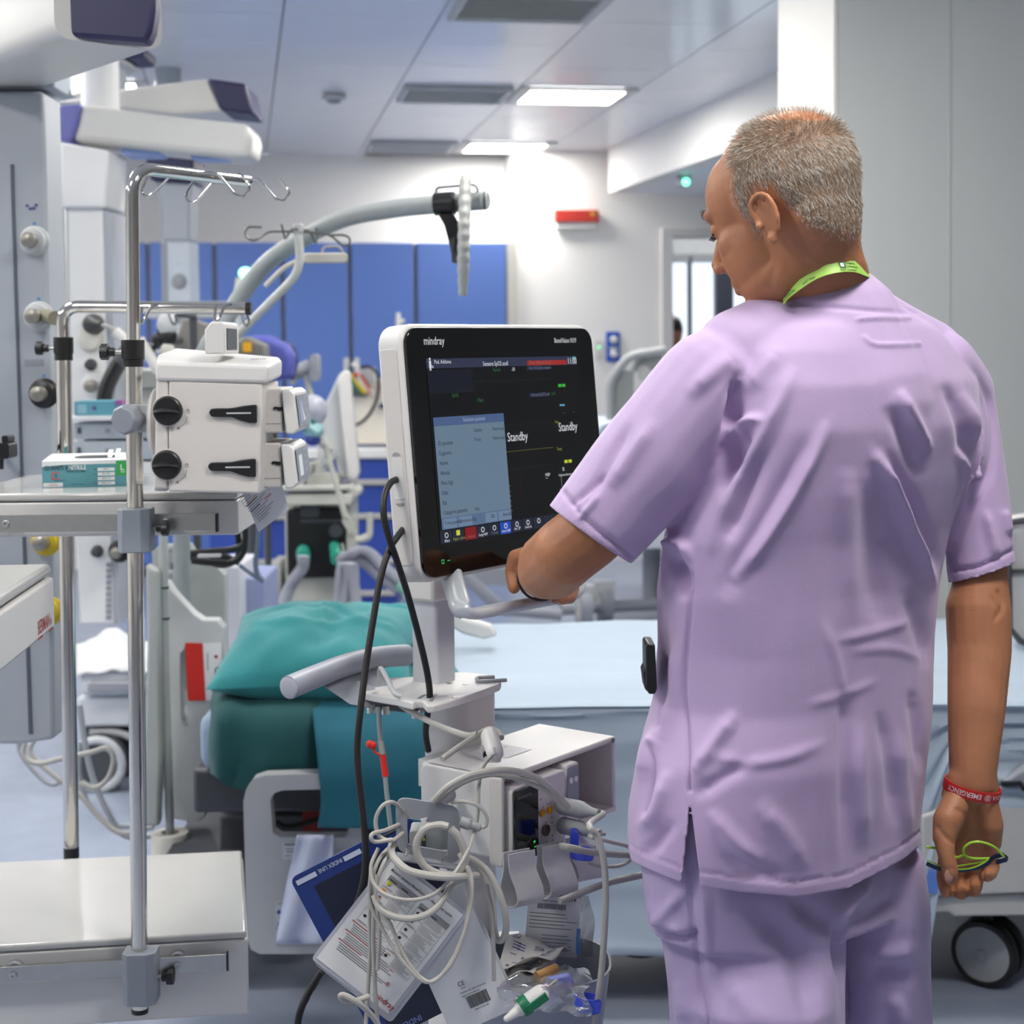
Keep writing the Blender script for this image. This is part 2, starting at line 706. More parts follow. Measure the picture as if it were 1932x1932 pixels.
LIGHT_AT = [cell(1060, 180), cell(945, 268), cell(222, 158)]
VENT_AT = [cell(980, 32), cell(855, 178), cell(780, 268)]
base = rootloc(ceil)
nv = int((VB - v_first) / TV) + 1
for i in range(-9, 8):
    for j in range(nv):
        if (i, j) in LIGHT_AT:
            continue
        u, v = ul + (i + .5) * TU, v_first + (j + .5) * TV
        d = min(TV, VB - v_first - j * TV) / TV
        if d < .2 or u > 3.2:
            continue
        if tile_me is None:
            t_ = obj('ceiling_tile', MB().prism(RM(0, 0, .004), [(-.297, -.257), (.297, -.257), (.297, .257), (-.297, .257)], .008, taper=1.0), CEILM, ceil, bevel=.002, seg=1)
            tile_me = t_.data
            off = -Vector((base.x, base.y, base.z))
            # mesh was built about the room origin: re-centre it
            for q in tile_me.vertices:
                q.co += base
        else:
            t_ = bpy.data.objects.new('ceiling_tile', tile_me)
            t_.parent = ceil
            COL.objects.link(t_)
        p = DU * u + DV * v + UP * (HC - .004)
        t_.location = p - base
struct('ceiling_rest', MB().bar((3.2, v_first, HC), (U1, 13, HC + .1), RM(0, 0)), ROOMW)

DIFF = mat('lamp_diffuser', (255, 255, 255), .5, emit=(255, 252, 246), estr=LAMP, noise=0)
lamp_no = 0


def ceiling_light(u, v, label, group=None):
    r = thing('ceiling_light', label, 'ceiling light', RM(u, v, HC - .02).translation, group)
    f_ = MB()
    for a, b in (((-.297, -.257), (.297, -.195)), ((-.297, .195), (.297, .257)), ((-.297, -.195), (-.24, .195)), ((.24, -.195), (.297, .195))):
        f_.bar((a[0], a[1], -.002), (b[0], b[1], .012), RM(u, v, HC - .012))
    obj('light_frame', f_, WHITE, r)
    obj('diffuser', MB().bar((-.24, -.195, 0), (.24, .195, .01), RM(u, v, HC - .010)), DIFF, r)
    return r


for (i, j), lb in zip(LIGHT_AT, ('lit square ceiling panel above the red wall sign, the larger bright one',
                                 'lit square ceiling panel nearest the back wall',
                                 'lit ceiling panel half hidden behind the white pendant arm')):
    ceiling_light(ul + (i + .5) * TU, v_first + (j + .5) * TV, lb)
for u in (-3.3, -1.2, .9, 3.0):
    for v in (1.35, 3.4, 5.2):
        ceiling_light(u, v, 'lit square ceiling panel overhead, outside the picture', 'overhead ceiling panels')
for u, v in ((-3.3, 7.2), (4.6, 7.0)):
    ceiling_light(u, v, 'lit square ceiling panel overhead, outside the picture', 'overhead ceiling panels')
ceiling_light((DL + DR) / 2 + .4, VW + 1.2, 'unseen ceiling panel added to light the corridor beyond the doorway')  # unseen lamp, added to brighten the dark corridor

VENTM = mat('vent_grey', (222, 225, 224), .5)
for (i, j), lb in zip(VENT_AT, ('grey slatted air vent nearest the camera in the ceiling', 'grey slatted air vent left of the larger bright ceiling panel',
                                'faint slatted air vent farthest back in the ceiling')):
    u, v = ul + (i + .5) * TU, v_first + (j + .5) * TV
    r = thing('ceiling_vent', lb, 'air vent', RM(u, v, HC - .03).translation)
    obj('backing', MB().box(RM(u, v, HC - .006), .5, .42, .003), LGREY, r)
    fv = MB()
    for a, b in (((-.27, -.23), (.27, -.205)), ((-.27, .205), (.27, .23)), ((-.27, -.205), (-.245, .205)), ((.245, -.205), (.27, .205))):
        fv.bar((a[0], a[1], -.02), (b[0], b[1], -.004), RM(u, v, HC))
    obj('vent_frame', fv, LGREY, r)
    for k in range(12):
        y = -.195 + k * .0355
        obj('slat', MB().box(RM(u, v + y, HC - .012) @ RX(.25), .49, .037, .003), VENTM, r)
sdp = Pz(630, 178, HC)
r = thing('smoke_detector', 'small round grey smoke detector on the ceiling', 'smoke detector', sdp - UP * .05)
obj('detector_base', MB().lathe(T(*sdp) @ RX(PI), [(.062, .006), (.062, .02), (.05, .028)], 24), LGREY, r)
obj('sensor_cap', MB().lathe(T(*sdp) @ RX(PI), [(.036, .028), (.034, .04), (.02, .046)], 20), GREY, r)
# ================================================================== far side of the ward
BLUE = mat('cabinet_blue', (92, 124, 196), .42, noise=.02, scale=2)
BLUE2 = mat('drawer_blue', (42, 72, 160), .42, noise=.02)
JOINT = mat('cabinet_edge', (122, 128, 146), .5)
CABTOP = at_v(600, 467, VB - .02).z
edges = [214, 279, 405, 533, 660, 784, 958]
ups = [uv(at_v(p, 520, VB - .5))[0] for p in edges]
for k in range(6):
    a, b = ups[k], ups[k + 1]
    r = thing('tall_cabinet', 'tall blue storage cabinet, ' + ['the leftmost one beside the white supply column', 'second from the left behind the bent drip stand',
              'third from the left behind the grey curved pole', 'fourth from the left behind the ventilator', 'fifth from the left above the white counter',
              'the rightmost one beside the white wall'][k], 'cabinet', RM((a + b) / 2, VB - .25).translation, 'blue cabinets along the back wall')
    obj('carcass', MB().bar((a + .002, VB - .47, .05), (b - .002, VB - .005, CABTOP - .004), RM(0, 0)), JOINT, r)
    d = obj('door', MB().bar((a + .014, VB - .5, .08), (b - .014, VB - .472, CABTOP), RM(0, 0)), BLUE, r, bevel=.003)
    obj('plinth', MB().bar((a + .01, VB - .45, 0), (b - .01, VB - .01, .05), RM(0, 0)), DGREY, r)
    if k % 2:
        obj('handle', MB().rod(RM(a + .06, VB - .525, 1.0).translation, RM(a + .06, VB - .525, 1.15).translation, .008), STEEL, d)
# beige filler strips beside the first cabinets
struct('trim_2', MB().bar((ups[6] - .002, VB - .5, 0), (UW - .004, VB - .005, CABTOP), RM(0, 0)), BEIGE)

# white counter with blue drawer units
YC = 8.4
CTOP = P(705, 846, YC).z
cx = [-1.62, -1.12, -.62, -.12]
cnt = obj('worktop', MB().bar((-1.70, YC, CTOP - .055), (-.60, YC + .65, CTOP)), ENAMEL, bevel=.008)
tag(cnt, 'white worktop over the blue drawer units, carrying the white machine', 'worktop')
zs = [CTOP - .06, CTOP - .20, CTOP - .38, CTOP - .62, .1]
for k in range(2):
    r = thing('drawer_unit', 'royal blue drawer unit under the white worktop, ' + ['hidden behind the ventilator', 'just right of the ventilator', 'left of the monitor edge'][k], 'drawer unit',
              (cx[k] + .25, YC + .3, 0), 'blue drawer units under the worktop')
    obj('carcass', MB().bar((cx[k] + .003, YC + .04, .06), (cx[k] + .497, YC + .62, CTOP - .057)), BLUE2, r)
    for z1, z0 in zip(zs, zs[1:]):
        d = obj('drawer', MB().bar((cx[k] + .008, YC + .018, z0 + .006), (cx[k] + .492, YC + .038, z1 - .006)), BLUE2, r, bevel=.003)
        obj('handle', MB().bar((cx[k] + .01, YC + .002, z0 + .004), (cx[k] + .49, YC + .02, z0 + .034)), mat('handle_grey', (176, 174, 170), .4), d, bevel=.004)
    obj('plinth', MB().bar((cx[k] + .02, YC + .08, 0), (cx[k] + .48, YC + .6, .06)), DGREY, r)

# white machine with patient leads on the counter
YD = 8.55
IVORY = mat('ivory_plastic', (226, 219, 205), .45, noise=.02)
r = thing('bedside_machine', 'ivory desktop machine with coloured leads on the white worktop', 'medical device', P(715, 838, YD))
b = MB()
poly(b, [(652, 838), (654, 722), (700, 716), (733, 712), (752, 728), (764, 760), (768, 838)], YD, .28)
obj('housing', b, IVORY, r, bevel=.012, seg=3)
b = MB()
slab(b, 650, 730, 692, 748, YD - .03, .1)
obj('lead_tray', b, DGREY, r, bevel=.004)
b = MB()
slab(b, 680, 694, 706, 724, YD - .02, .12, .01)
slab(b, 648, 675, 657, 712, YD, .05, .008)
slab(b, 668, 675, 677, 712, YD, .05, .008)
obj('lead_holder', b, LGREY, r)
for nm, pts, m in (('red_lead', [(668, 708), (676, 706), (684, 716), (700, 742)], mat('lead_red', (205, 62, 44), .4)),
                   ('yellow_lead', [(655, 712), (663, 708), (668, 716), (690, 742)], mat('lead_yellow', (214, 190, 52), .4)),
                   ('green_lead', [(656, 700), (660, 700), (664, 716), (680, 744)], mat('lead_green', (60, 96, 78), .4)),
                   ('white_lead', [(664, 690), (672, 690), (684, 722), (706, 745)], WHITE)):
    obj(nm, MB().tube(spline(PL(pts, YD - .06)), .012), m, r)
obj('black_cable', MB().tube(spline(PL([(680, 694), (698, 692), (712, 706), (714, 740), (704, 770), (688, 792), (668, 804)], YD - .08)), .009), BLACK, r)
b = MB().ball(T(*P(720, 766, YD - .005)), .016, .006, .016)
obj('badge', b, mat('badge_blue', (70, 76, 96), .5), r)
# pump bottle on the counter peeking over the monitor
r = thing('dispenser_bottle', 'small white pump bottle showing above the monitor edge', 'bottle', P(752, 845, YD + .42))
p = P(752, 640, YD + .42)
obj('bottle_body', MB().lathe(T(p.x, p.y, CTOP), [(.04, 0), (.045, .02), (.045, .40), (.02, .46), (.018, .5)], 20), WHITE, r)
obj('pump_head', MB().rod((p.x, p.y, CTOP + .5), (p.x, p.y, P(752, 590, YD + .42).z), .02, 12, .012).rod((p.x, p.y, P(752, 606, YD + .42).z), (p.x + .035, p.y, P(752, 606, YD + .42).z), .012), WHITE, r)

# white wall fittings
def at_w(px, py): return at_v(px, py, VW - .004)
def wframe(x0, y0, x1, y1):
    a, b = at_w(x0, y0), at_w(x1, y1)
    return fr((a + b) / 2, DU, UP, -DV), (b - a).dot(DU), (a - b).z
r = thing('alarm_sign', 'red box sign mounted on the white wall', 'sign', at_w(1085, 432))
M, w, h = wframe(1045, 397, 1126, 420)
obj('red_panel', MB().prism(M, rrect(w, h, .01), .06), mat('sign_red', (178, 50, 40), .45, noise=.04), r, bevel=.004)
M, w, h = wframe(1048, 420, 1122, 432)
obj('sign_base', MB().prism(M, rrect(w, h, .01), .045), WHITE, r)
M, w, h = wframe(1110, 401, 1119, 409)
obj('mark', MB().prism(M @ T(0, 0, .061), rrect(w, h, .005), .002), mat('sign_gold', (196, 150, 60), .5), r)
r = thing('wall_dispenser', 'blue wall plate with two round white fittings', 'wall fitting', at_w(1156, 682))
M, w, h = wframe(1143, 626, 1169, 682)
obj('back_plate', MB().prism(M, rrect(w, h, .012), .02), mat('plate_blue', (40, 84, 178), .4), r)
for py in (641, 668):
    M, w, h = wframe(1150, py - 6, 1163, py + 6)
    obj('outlet', MB().lathe(M @ T(0, 0, .018), [(w * .55, 0), (w * .5, .03), (w * .3, .034)], 20), WHITE, r)
M, w, h = wframe(1148, 655, 1165, 660)
obj('label_strip', MB().prism(M @ T(0, 0, .02), rrect(w, h, .004), .003), LGREY, r)
r = thing('light_switch', 'white wall switch with a tiny green lamp beside the blue wall plate', 'switch', at_w(1128, 676))
M, w, h = wframe(1121, 642, 1136, 676)
obj('switch_plate', MB().prism(M, rrect(w, h, .01), .014), WHITE, r)
M, w, h = wframe(1127, 653, 1131, 657)
obj('indicator', MB().prism(M @ T(0, 0, .014), rrect(w, h, .004), .004), mat('lamp_green', (60, 220, 140), .4, emit=(60, 230, 140), estr=2), r)
# green emergency lamp under the alcove ceiling
ep = P(1290, 345, 9.3)
r = thing('emergency_lamp', 'small emergency lamp glowing green under the alcove ceiling', 'lamp', ep)
obj('lamp_body', MB().box(fr(ep + UP * .06, DU, UP, -DV), .07, .16, .08), GREY, r, bevel=.008)
obj('glow', MB().ball(T(*(ep - DV * .05)), .022, .02, .022), mat('glow_green', (150, 255, 215), .4, emit=(120, 255, 205), estr=3), r)
obj('mount', MB().rod(ep + UP * .12, (ep.x, ep.y, ZS + .002), .012), GREY, r)

# person far away behind the shoulder, in the doorway
SKIN2 = mat('skin_far', (176, 126, 100), .55)
DARKC = mat('dark_jacket', (30, 30, 36), .8)
py_ = at_v(1268, 700, VW + .6)
pr = thing('person', 'person in dark clothes standing in the doorway, mostly hidden behind the lilac shoulder', 'person', (py_.x, py_.y, 0))
H = P(1268, 596, py_.y).z
hx, hy = py_.x, py_.y
b = MB()
b.ball(T(hx, hy, H - .12), .078, .095, .12)
b.cone((hx, hy, H - .2), (hx, hy, H - .32), .055, .065)
b.cone((hx - .14, hy, H - .36), (hx + .14, hy, H - .36), .075, .075)
b.chain([(hx, hy, H - .36), (hx, hy, H - .6), (hx, hy, H - .85)], [.16, .145, .15])
for s in (-1, 1):
    b.chain([(hx + s * .18, hy, H - .37), (hx + s * .22, hy - .01, H - .65), (hx + s * .2, hy - .06, H - .88)], [.055, .045, .035])
    b.chain([(hx + s * .09, hy, H - .85), (hx + s * .1, hy, H * .28), (hx + s * .1, hy, .06)], [.1, .065, .05])
    b.cone((hx + s * .1, hy + .03, .045), (hx + s * .1, hy - .14, .04), .045, .04)
o = obj('body', b, SKIN2, pr)
m_ = o.modifiers.new('r', 'REMESH'); m_.mode = 'VOXEL'; m_.voxel_size = .018
m_ = o.modifiers.new('s', 'SMOOTH'); m_.iterations = 3
b = MB()
b.ball(T(hx - .005, hy + .012, H - .1), .088, .105, .118)
o = obj('hair', b, BLACK, pr)
b = MB().chain([(hx, hy, H - .36), (hx, hy, H - .6), (hx, hy, H - .9)], [.175, .16, .165])
b.cone((hx - .15, hy, H - .37), (hx + .15, hy, H - .37), .085, .085)
for s in (-1, 1):
    b.chain([(hx + s * .18, hy, H - .37), (hx + s * .22, hy - .01, H - .65), (hx + s * .205, hy - .05, H - .84)], [.066, .056, .05])
o = obj('jacket', b, DARKC, pr)
m_ = o.modifiers.new('r', 'REMESH'); m_.mode = 'VOXEL'; m_.voxel_size = .018
b = MB()
for s in (-1, 1):
    b.chain([(hx + s * .09, hy, H - .87), (hx + s * .1, hy, H * .28), (hx + s * .1, hy, .09)], [.112, .08, .068])
obj('trousers', b, DARKC, pr)

# second bed far away on the right (rail, blanket band, castors)
YF = 8.0
fb = thing('hospital_bed', 'far hospital bed with a pale blanket, its raised grey rail behind the lilac sleeve', 'bed', P(1150, 1180, YF))
gl = P(1000, 1180, YF).z
gz = max(gl - .02, 0)
b = MB()
b.tube(fillet(PL([(1152, 792), (1150, 720), (1184, 672), (1256, 660)], YF), .06), .022)
b.tube(fillet(PL([(1190, 792), (1188, 700), (1214, 660)], YF + .05), .05), .02)
obj('side_rail', b, LGREY, fb)
b = MB()
slab(b, 1158, 698, 1196, 792, YF + .02, .05, .03)
slab(b, 1190, 664, 1250, 700, YF + .06, .05, .03)
obj('rail_panel', b, BEDGREY, fb)
b = MB(); slab(b, 1206, 690, 1226, 720, YF - .02, .1, .03)
obj('rail_knob', b, WHITE, fb)
b = MB()
slab(b, 1128, 798, 1500, 835, YF, .95, .05)
obj('mattress', b, mat('far_blanket', (196, 208, 224), .8), fb)
b = MB()
slab(b, 1130, 832, 1490, 1035, YF + .03, .9, .03)
obj('hanging_cover', b, mat('far_sheet', (214, 217, 226), .8), fb)
fbz = P(1100, 1176, YF).z
b = MB()
b.rod(P(868, 1080, YF), P(950, 1150, YF), .032).rod(P(950, 1150, YF), P(1060, 1160, YF), .03)
b.rod(P(1058, 1150, YF), P(1420, 1130, YF + .3), .03).rod(P(1230, 1030, YF + .4), P(1230, 1140, YF + .4), .05)
slab(b, 880, 1072, 1075, 1104, YF + .5, .12, .03)
obj('chassis', b, GREY, fb)
for q in ((1102, 1168, YF - .05), (1140, 1172, YF + .1), (1400, 1160, YF + .2)):
    p = P(*q)
    p.z = .095
    w = obj('caster', MB().cyl(fr(p - DU * .03, UP, DV, DU), .095, .06, 24), GREY, fb)
    obj('hub_cap', MB().cyl(fr(p - DU * .034 - DV * .0, UP, DV, DU), .055, .068, 18), BEIGE, w)
    obj('fork', MB().bar((p.x - .05, p.y - .03, .1), (p.x + .05, p.y + .03, .22)), LGREY, w)

# ------------------------------------------------------------------ ventilator
YV = 6.0
VG = mat('ventilator_grey', (188, 189, 180), .45)
r = thing('ventilator', 'grey ventilator with a black front, folded screen and coiled clear hoses', 'ventilator', (P(590, 1140, YV).x, YV + .2, 0))
b = MB()
slab(b, 538, 940, 662, 1145, YV + .03, .32, .02)
obj('cabinet', b, VG, r, bevel=.006)
b = MB()
slab(b, 541, 958, 654, 1091, YV, .06, .02)
obj('front_panel', b, BLACK, r, bevel=.006)
b = MB()
slab(b, 566, 952, 602, 976, YV - .015, .02, .01)
slab(b, 566, 980, 652, 986, YV - .008, .02, .004)
obj('panel_trim', b, DGREY, r)
b = MB().cyl(FB(622, 985, 648, 1015, YV)[0] @ T(0, 0, 0), .026, .03, 20)
obj('dial', b, DGREY, r)
b = MB()
slab(b, 535, 933, 666, 953, YV - .1, .42, .02)
for s in (533, 664):
    b.rod(P(s, 920, YV - .08), P(s, 935, YV - .08), .016)
b.tube(fillet(PL([(534, 922, YV - .1), (664, 920, YV - .1), (664, 916, YV + .3), (534, 918, YV + .3)], None), .05), .012, closed=False)
obj('tray', b, VG, r, bevel=.004)
b = MB(); slab(b, 545, 922, 655, 935, YV - .07, .34, .01)
obj('tray_well', b, BLACK, r)
b = MB()
poly(b, [(597, 918), (600, 780), (618, 752), (640, 705), (652, 697), (660, 703), (678, 888), (672, 906), (640, 902), (632, 866), (614, 880)], YV + .05, .05)
obj('screen_back', b, LGREY, r, bevel=.012, seg=3)
b = MB()
poly(b, [(636, 716), (650, 698), (660, 703), (679, 890), (673, 906), (655, 904)], YV + .015, .035)
obj('screen_rim', b, WHITE, r, bevel=.008, seg=3)
b = MB().rod(P(604, 870, YV + .08), P(600, 925, YV + .08), .03).rod(P(588, 872, YV + .05), P(568, 920, YV + .05), .012)
slab(b, 580, 895, 640, 922, YV + .02, .12, .02)
obj('screen_mount', b, VG, r)
# circuit support arm
ys = YV - .25
b = MB().rod(P(574, 700, ys), P(652, 975, ys), .011)
obj('arm_rod', b, VG, r)
b = MB().rod(P(556, 704, ys), P(585, 690, ys), .026)
slab(b, 546, 690, 556, 726, ys - .03, .05, .01)
slab(b, 584, 668, 601, 720, ys - .02, .07, .02)
obj('arm_joint', b, GREY, r)
b = MB()
poly(b, [(648, 962), (656, 972), (667, 990), (668, 1010), (658, 1005), (645, 985)], ys, .04)
slab(b, 654, 1002, 672, 1045, ys + .02, .05, .01)
slab(b, 664, 972, 672, 1000, ys + .02, .03, .01)
obj('arm_clamp', b, VG, r)
b = MB().tube(fillet(PL([(698, 968), (698, 1016), (672, 1020)], ys), .03), .012)
b.tube(fillet(PL([(696, 1008), (676, 1016)], ys), .03), .008)
b.tube(spline(PL([(645, 1025), (655, 1062), (664, 1066), (670, 1058)], ys)), .004)
obj('hose_hook', b, VG, r)
CLEAR = mat('clear_hose', (205, 208, 220), .35, trans=.35, noise=.04, alpha=.92)


def corrugated(pts, rad, n=18, amp=.10):
    pts = spline(pts, n)
    return MB().tube(pts, [rad * (1 + amp * (1 if i % 2 else -1)) for i in range(len(pts))], 12)


HOSES = [[(572, 1048), (571, 1070), (556, 1092), (545, 1112), (534, 1145), (528, 1180)],
         [(640, 1062), (650, 1052), (668, 1052), (692, 1064), (722, 1092), (752, 1112)],
         [(660, 1048), (680, 1040), (700, 1046), (726, 1072), (756, 1096)],
         [(646, 1062), (642, 1090), (640, 1120), (636, 1160)],
         [(656, 1060), (658, 1092), (652, 1124), (646, 1160)],
         [(664, 1062), (666, 1092), (670, 1120), (676, 1160)]]
for i, h in enumerate(HOSES):
    obj('hose', corrugated(PL([q + (ys - .05 - .02 * i,) for q in h]), .021 if i < 3 else .019), CLEAR, r)
TEALP = mat('teal_plastic', (40, 150, 128), .4)
obj('teal_connector', MB().rod(P(572, 1040, YV - .02), P(572, 1052, ys - .02), .026), TEALP, r)
obj('teal_connector', MB().rod(P(631, 1030, YV - .02), P(634, 1056, ys - .02), .02).rod(P(633, 1042, ys), P(645, 1046, ys), .012), TEALP, r)
obj('green_connector', MB().rod(P(752, 1100, ys - .1), P(775, 1120, ys - .1), .024), mat('pale_green', (150, 205, 186), .4), r)
obj('wye_piece', MB().rod(P(770, 1112, ys - .1), P(800, 1140, ys - .1), .03), WHITE, r)
b = MB()
slab(b, 545, 1145, 655, 1180, YV + .04, .3, .02)
slab(b, 510, 1060, 530, 1180, YV + .05, .2, .01)
b.rod((P(590, 1100, YV).x, YV + .18, .1), (P(590, 1100, YV).x, YV + .18, P(590, 1150, YV).z), .06)
b.bar((P(520, 1100, YV).x, YV - .05, .08), (P(670, 1100, YV).x, YV + .42, .14))
obj('trolley_base', b, VG, r, bevel=.005)
for sx in (524, 666):
    for dy in (0, .36):
        obj('caster', MB().cyl(fr((P(sx, 1100, YV).x - .015, YV + dy, .045), (0, 0, 1), (0, 1, 0), (1, 0, 0)), .045, .03, 18), DGREY, r)
# slim post of the neighbouring stand beside the ventilator
pst = MB().rod((P(504, 1000, YV - .3).x, YV - .3, .0), (P(504, 1000, YV - .3).x, YV - .3, P(504, 930, YV - .3).z), .011)
tag(obj('support_post', pst, mat('post_beige', (168, 164, 154), .4)), 'slim beige-grey upright post left of the ventilator', 'post')

# ------------------------------------------------------------------ things behind the pump
YE = 5.2
TAUPE = mat('taupe_plastic', (132, 128, 124), .5)
r = thing('display_back', 'tilted taupe back of a screen behind the chrome hook bar', 'screen', P(365, 665, YE))
b = MB(); poly(b, [(345, 596), (402, 614), (385, 672), (322, 664)], YE, .05)
obj('shell', b, TAUPE, r, bevel=.008)
obj('support_arm', MB().rod(P(350, 640, YE + .05), P(206, 668, 4.68), .012), DGREY, r)
r = thing('grey_unit', 'small dark grey unit with a yellow tag behind the pump handle', 'medical device', P(470, 680, YE + .2))
b = MB(); poly(b, [(425, 700), (440, 648), (462, 634), (500, 650), (506, 700)], YE + .2, .1)
obj('shell', b, mat('grey_unit_shell', (116, 116, 112), .5), r, bevel=.008)
b = MB(); slab(b, 458, 646, 472, 664, YE + .18, .03, .003)
obj('yellow_tag', b, mat('tag_yellow', (232, 172, 32), .5), r)
q = P(470, 690, YE + .25)
obj('stand', MB().rod(q, (q.x, q.y, .03), .02).cyl(T(q.x, q.y, 0), .05, .03), DGREY, r)
r = thing('blue_bag', 'violet-blue padded bag with a dark edge behind the pump', 'bag', P(525, 716, YE + .32))
b = MB(); poly(b, [(466, 716), (470, 632), (500, 632), (540, 650), (553, 672), (548, 716)], YE + .32, .12)
obj('padding', b, mat('bag_blue', (82, 88, 168), .7), r, bevel=.02, seg=3)
obj('dark_edge', MB().tube(spline(PL([(536, 648), (552, 658), (557, 684), (549, 716)], YE + .48)), .011), mat('bag_edge', (46, 50, 92), .6), r)
q = P(500, 700, YE + .38)
obj('hanger', MB().rod(q, (q.x, q.y, .03), .012).cyl(T(q.x, q.y, 0), .05, .03), DGREY, r)
r = thing('breathing_mask', 'clear breathing mask with teal and blue fittings beside the pump modules', 'mask', P(585, 838, 5.4))
b = MB().ball(T(*P(590, 775, 5.4)), .05, .05, .055)
obj('mask_dome', b, CLEAR, r)
b = MB().ball(T(*P(592, 812, 5.38)), .035, .03, .03).rod(P(575, 800, 5.35), P(600, 818, 5.35), .014)
obj('mask_valve', b, mat('mint_plastic', (150, 196, 200), .4, trans=.2), r)
obj('teal_ring', MB().rod(P(574, 812, 5.37), P(587, 790, 5.37), .018), mat('teal_ring', (30, 142, 146), .4), r)
obj('blue_ring', MB().ball(T(*P(590, 830, 5.38)), .028, .026, .02), mat('blue_ring', (42, 62, 140), .4), r)
obj('mask_holder', MB().rod(P(590, 825, 5.42), P(622, 850, 6.06), .010), VG, r)
# ================================================================== ceiling supply arms and columns, left
COLM = mat('column_grey', (168, 174, 181), .35, noise=.015)
COLW = mat('column_white', (228, 228, 227), .4, noise=.015)
ARMW = mat('arm_white', (206, 205, 201), .35, noise=.015)
PURP = mat('purple_cap', (104, 106, 172), .45)


def outlet(parent, px, py, Y, m=None, knob=True, rad=.024):
    M, _, _ = FB(px - 8, py - 8, px + 8, py + 8, Y)
    o = obj('gas_outlet', MB().lathe(M, [(rad * 1.25, 0), (rad * 1.25, .004), (rad, .008), (rad, .022), (rad * .6, .026)], 20), m or LGREY, parent)
    if knob:
        obj('outlet_knob', MB().lathe(M, [(rad * .6, .024), (rad * .62, .05), (rad * .3, .054)], 16), mat('socket_metal', (150, 146, 138), .35, .6), o)
    M2, _, _ = FB(px - 4, py - 36, px + 2, py - 30, Y)
    obj('blue_mark', MB().prism(M2, rrect(.006, .006, .001), .001), mat('mark_blue', (92, 140, 196), .5), o)


# --- near column with the front shelves
Y1 = 3.14
r = thing('supply_column', 'grey-blue ceiling supply column at the left edge with gas outlets', 'supply column', P(60, 1390, Y1))
b = MB()
poly(b, [(-60, 172), (82, 172), (86, 300), (98, 900), (102, 1395), (40, 1405), (-60, 1405)], Y1, .12)
obj('column', b, COLM, r, bevel=.008)
b = MB()
poly(b, [(19, 310), (25, 310), (42, 860), (61, 1385), (54, 1385), (37, 860)], Y1 - .003, .02)
obj('seam', b, mat('seam_dark', (84, 92, 104), .5), r)
b = MB()
poly(b, [(-60, 80), (96, 80), (102, 120), (102, 168), (-60, 168)], Y1 + .02, .11)
b.rod((P(20, 80, Y1).x, Y1 + .08, P(20, 90, Y1).z), (P(20, 80, Y1).x, Y1 + .08, HC), .05)
obj('head_joint', b, mat('joint_blue_grey', (160, 170, 180), .4), r, bevel=.006)
outlet(r, 66, 455, Y1)
outlet(r, 74, 597, Y1)
outlet(r, 84, 742, Y1, BLACK)
YELL = mat('outlet_yellow', (206, 178, 34), .45)
outlet(r, 88, 1020, Y1, YELL)
outlet(r, 92, 1152, Y1, YELL)
obj('outlet_plug', MB().rod(P(86, 596, Y1 - .02), P(104, 600, Y1 - .06), .014), mat('plug_olive', (128, 124, 106), .4), r)
M, _, _ = FB(48, 384, 72, 398, Y1 - .001)
b = MB()
for k, q in enumerate([(-.009, .003), (-.003, -.003), (.004, -.002), (.009, .004)]):
    b.prism(M @ T(q[0], q[1], 0), rrect(.006, .005, .001), .001)
obj('blue_print', b, mat('print_blue', (70, 84, 140), .5), r)
b = MB(); slab(b, 46, 678, 80, 690, Y1 - .002, .02, .002)
obj('label_holder', b, GREY, r)
b = MB()
slab(b, -10, 836, 17, 866, 2.9, .05, .006)
slab(b, 3, 822, 15, 836, 2.9, .04, .004)
b.rod(P(3, 866, 2.92), P(3, 885, 2.92), .004)
b.rod(P(0, 850, 2.94), P(0, 850, Y1 + .02), .006)
obj('rail_clamp', b, BLACK, r)


def arm(name_label, body, cap, capm, Y, depth, mount=None):
    r = thing('supply_arm', name_label, 'supply arm', P(*body[0], Y))
    b = MB(); poly(b, body, Y, depth)
    obj('arm_body', b, ARMW, r, bevel=.022, seg=4)
    b = MB(); poly(b, cap, Y - .012, depth + .02)
    obj('end_cap', b, capm, r, bevel=.012, seg=3)
    if mount:
        px, py = mount
        q = P(px, py, Y + depth / 2)
        obj('ceiling_post', MB().rod((q.x, q.y, q.z), (q.x, q.y, HC), .055), COLW, r)
    return r


# nearest arm, runs away to the left
r = thing('supply_arm', 'nearest white supply arm with a big dark navy end cap, cut by the top edge', 'supply arm', P(0, 140, 3.3))
a0, a1 = P(215, -6, 2.75), P(-260, 190, 3.75)
Mx = frame(a1, a0 - a1)
L = (a0 - a1).length
b = MB()
b.rings([[Mx @ Vector((x * k, y * k, z)) for x, y in rrect(.20, .155, .028, 4)] for z, k in ((0, 1.0), (L - .02, 1.0))])
obj('arm_body', b, ARMW, r, angle=50)
b = MB()
cap = [(112, -60), (292, -60), (292, 20), (286, 58), (276, 80), (132, 69), (118, 36)]
poly(b, cap, 2.72, .05)
obj('end_cap', b, NAVY, r, bevel=.008, seg=3)
obj('ceiling_post', MB().rod((a1.x, a1.y, a1.z), (a1.x, a1.y, HC), .07), COLW, r)

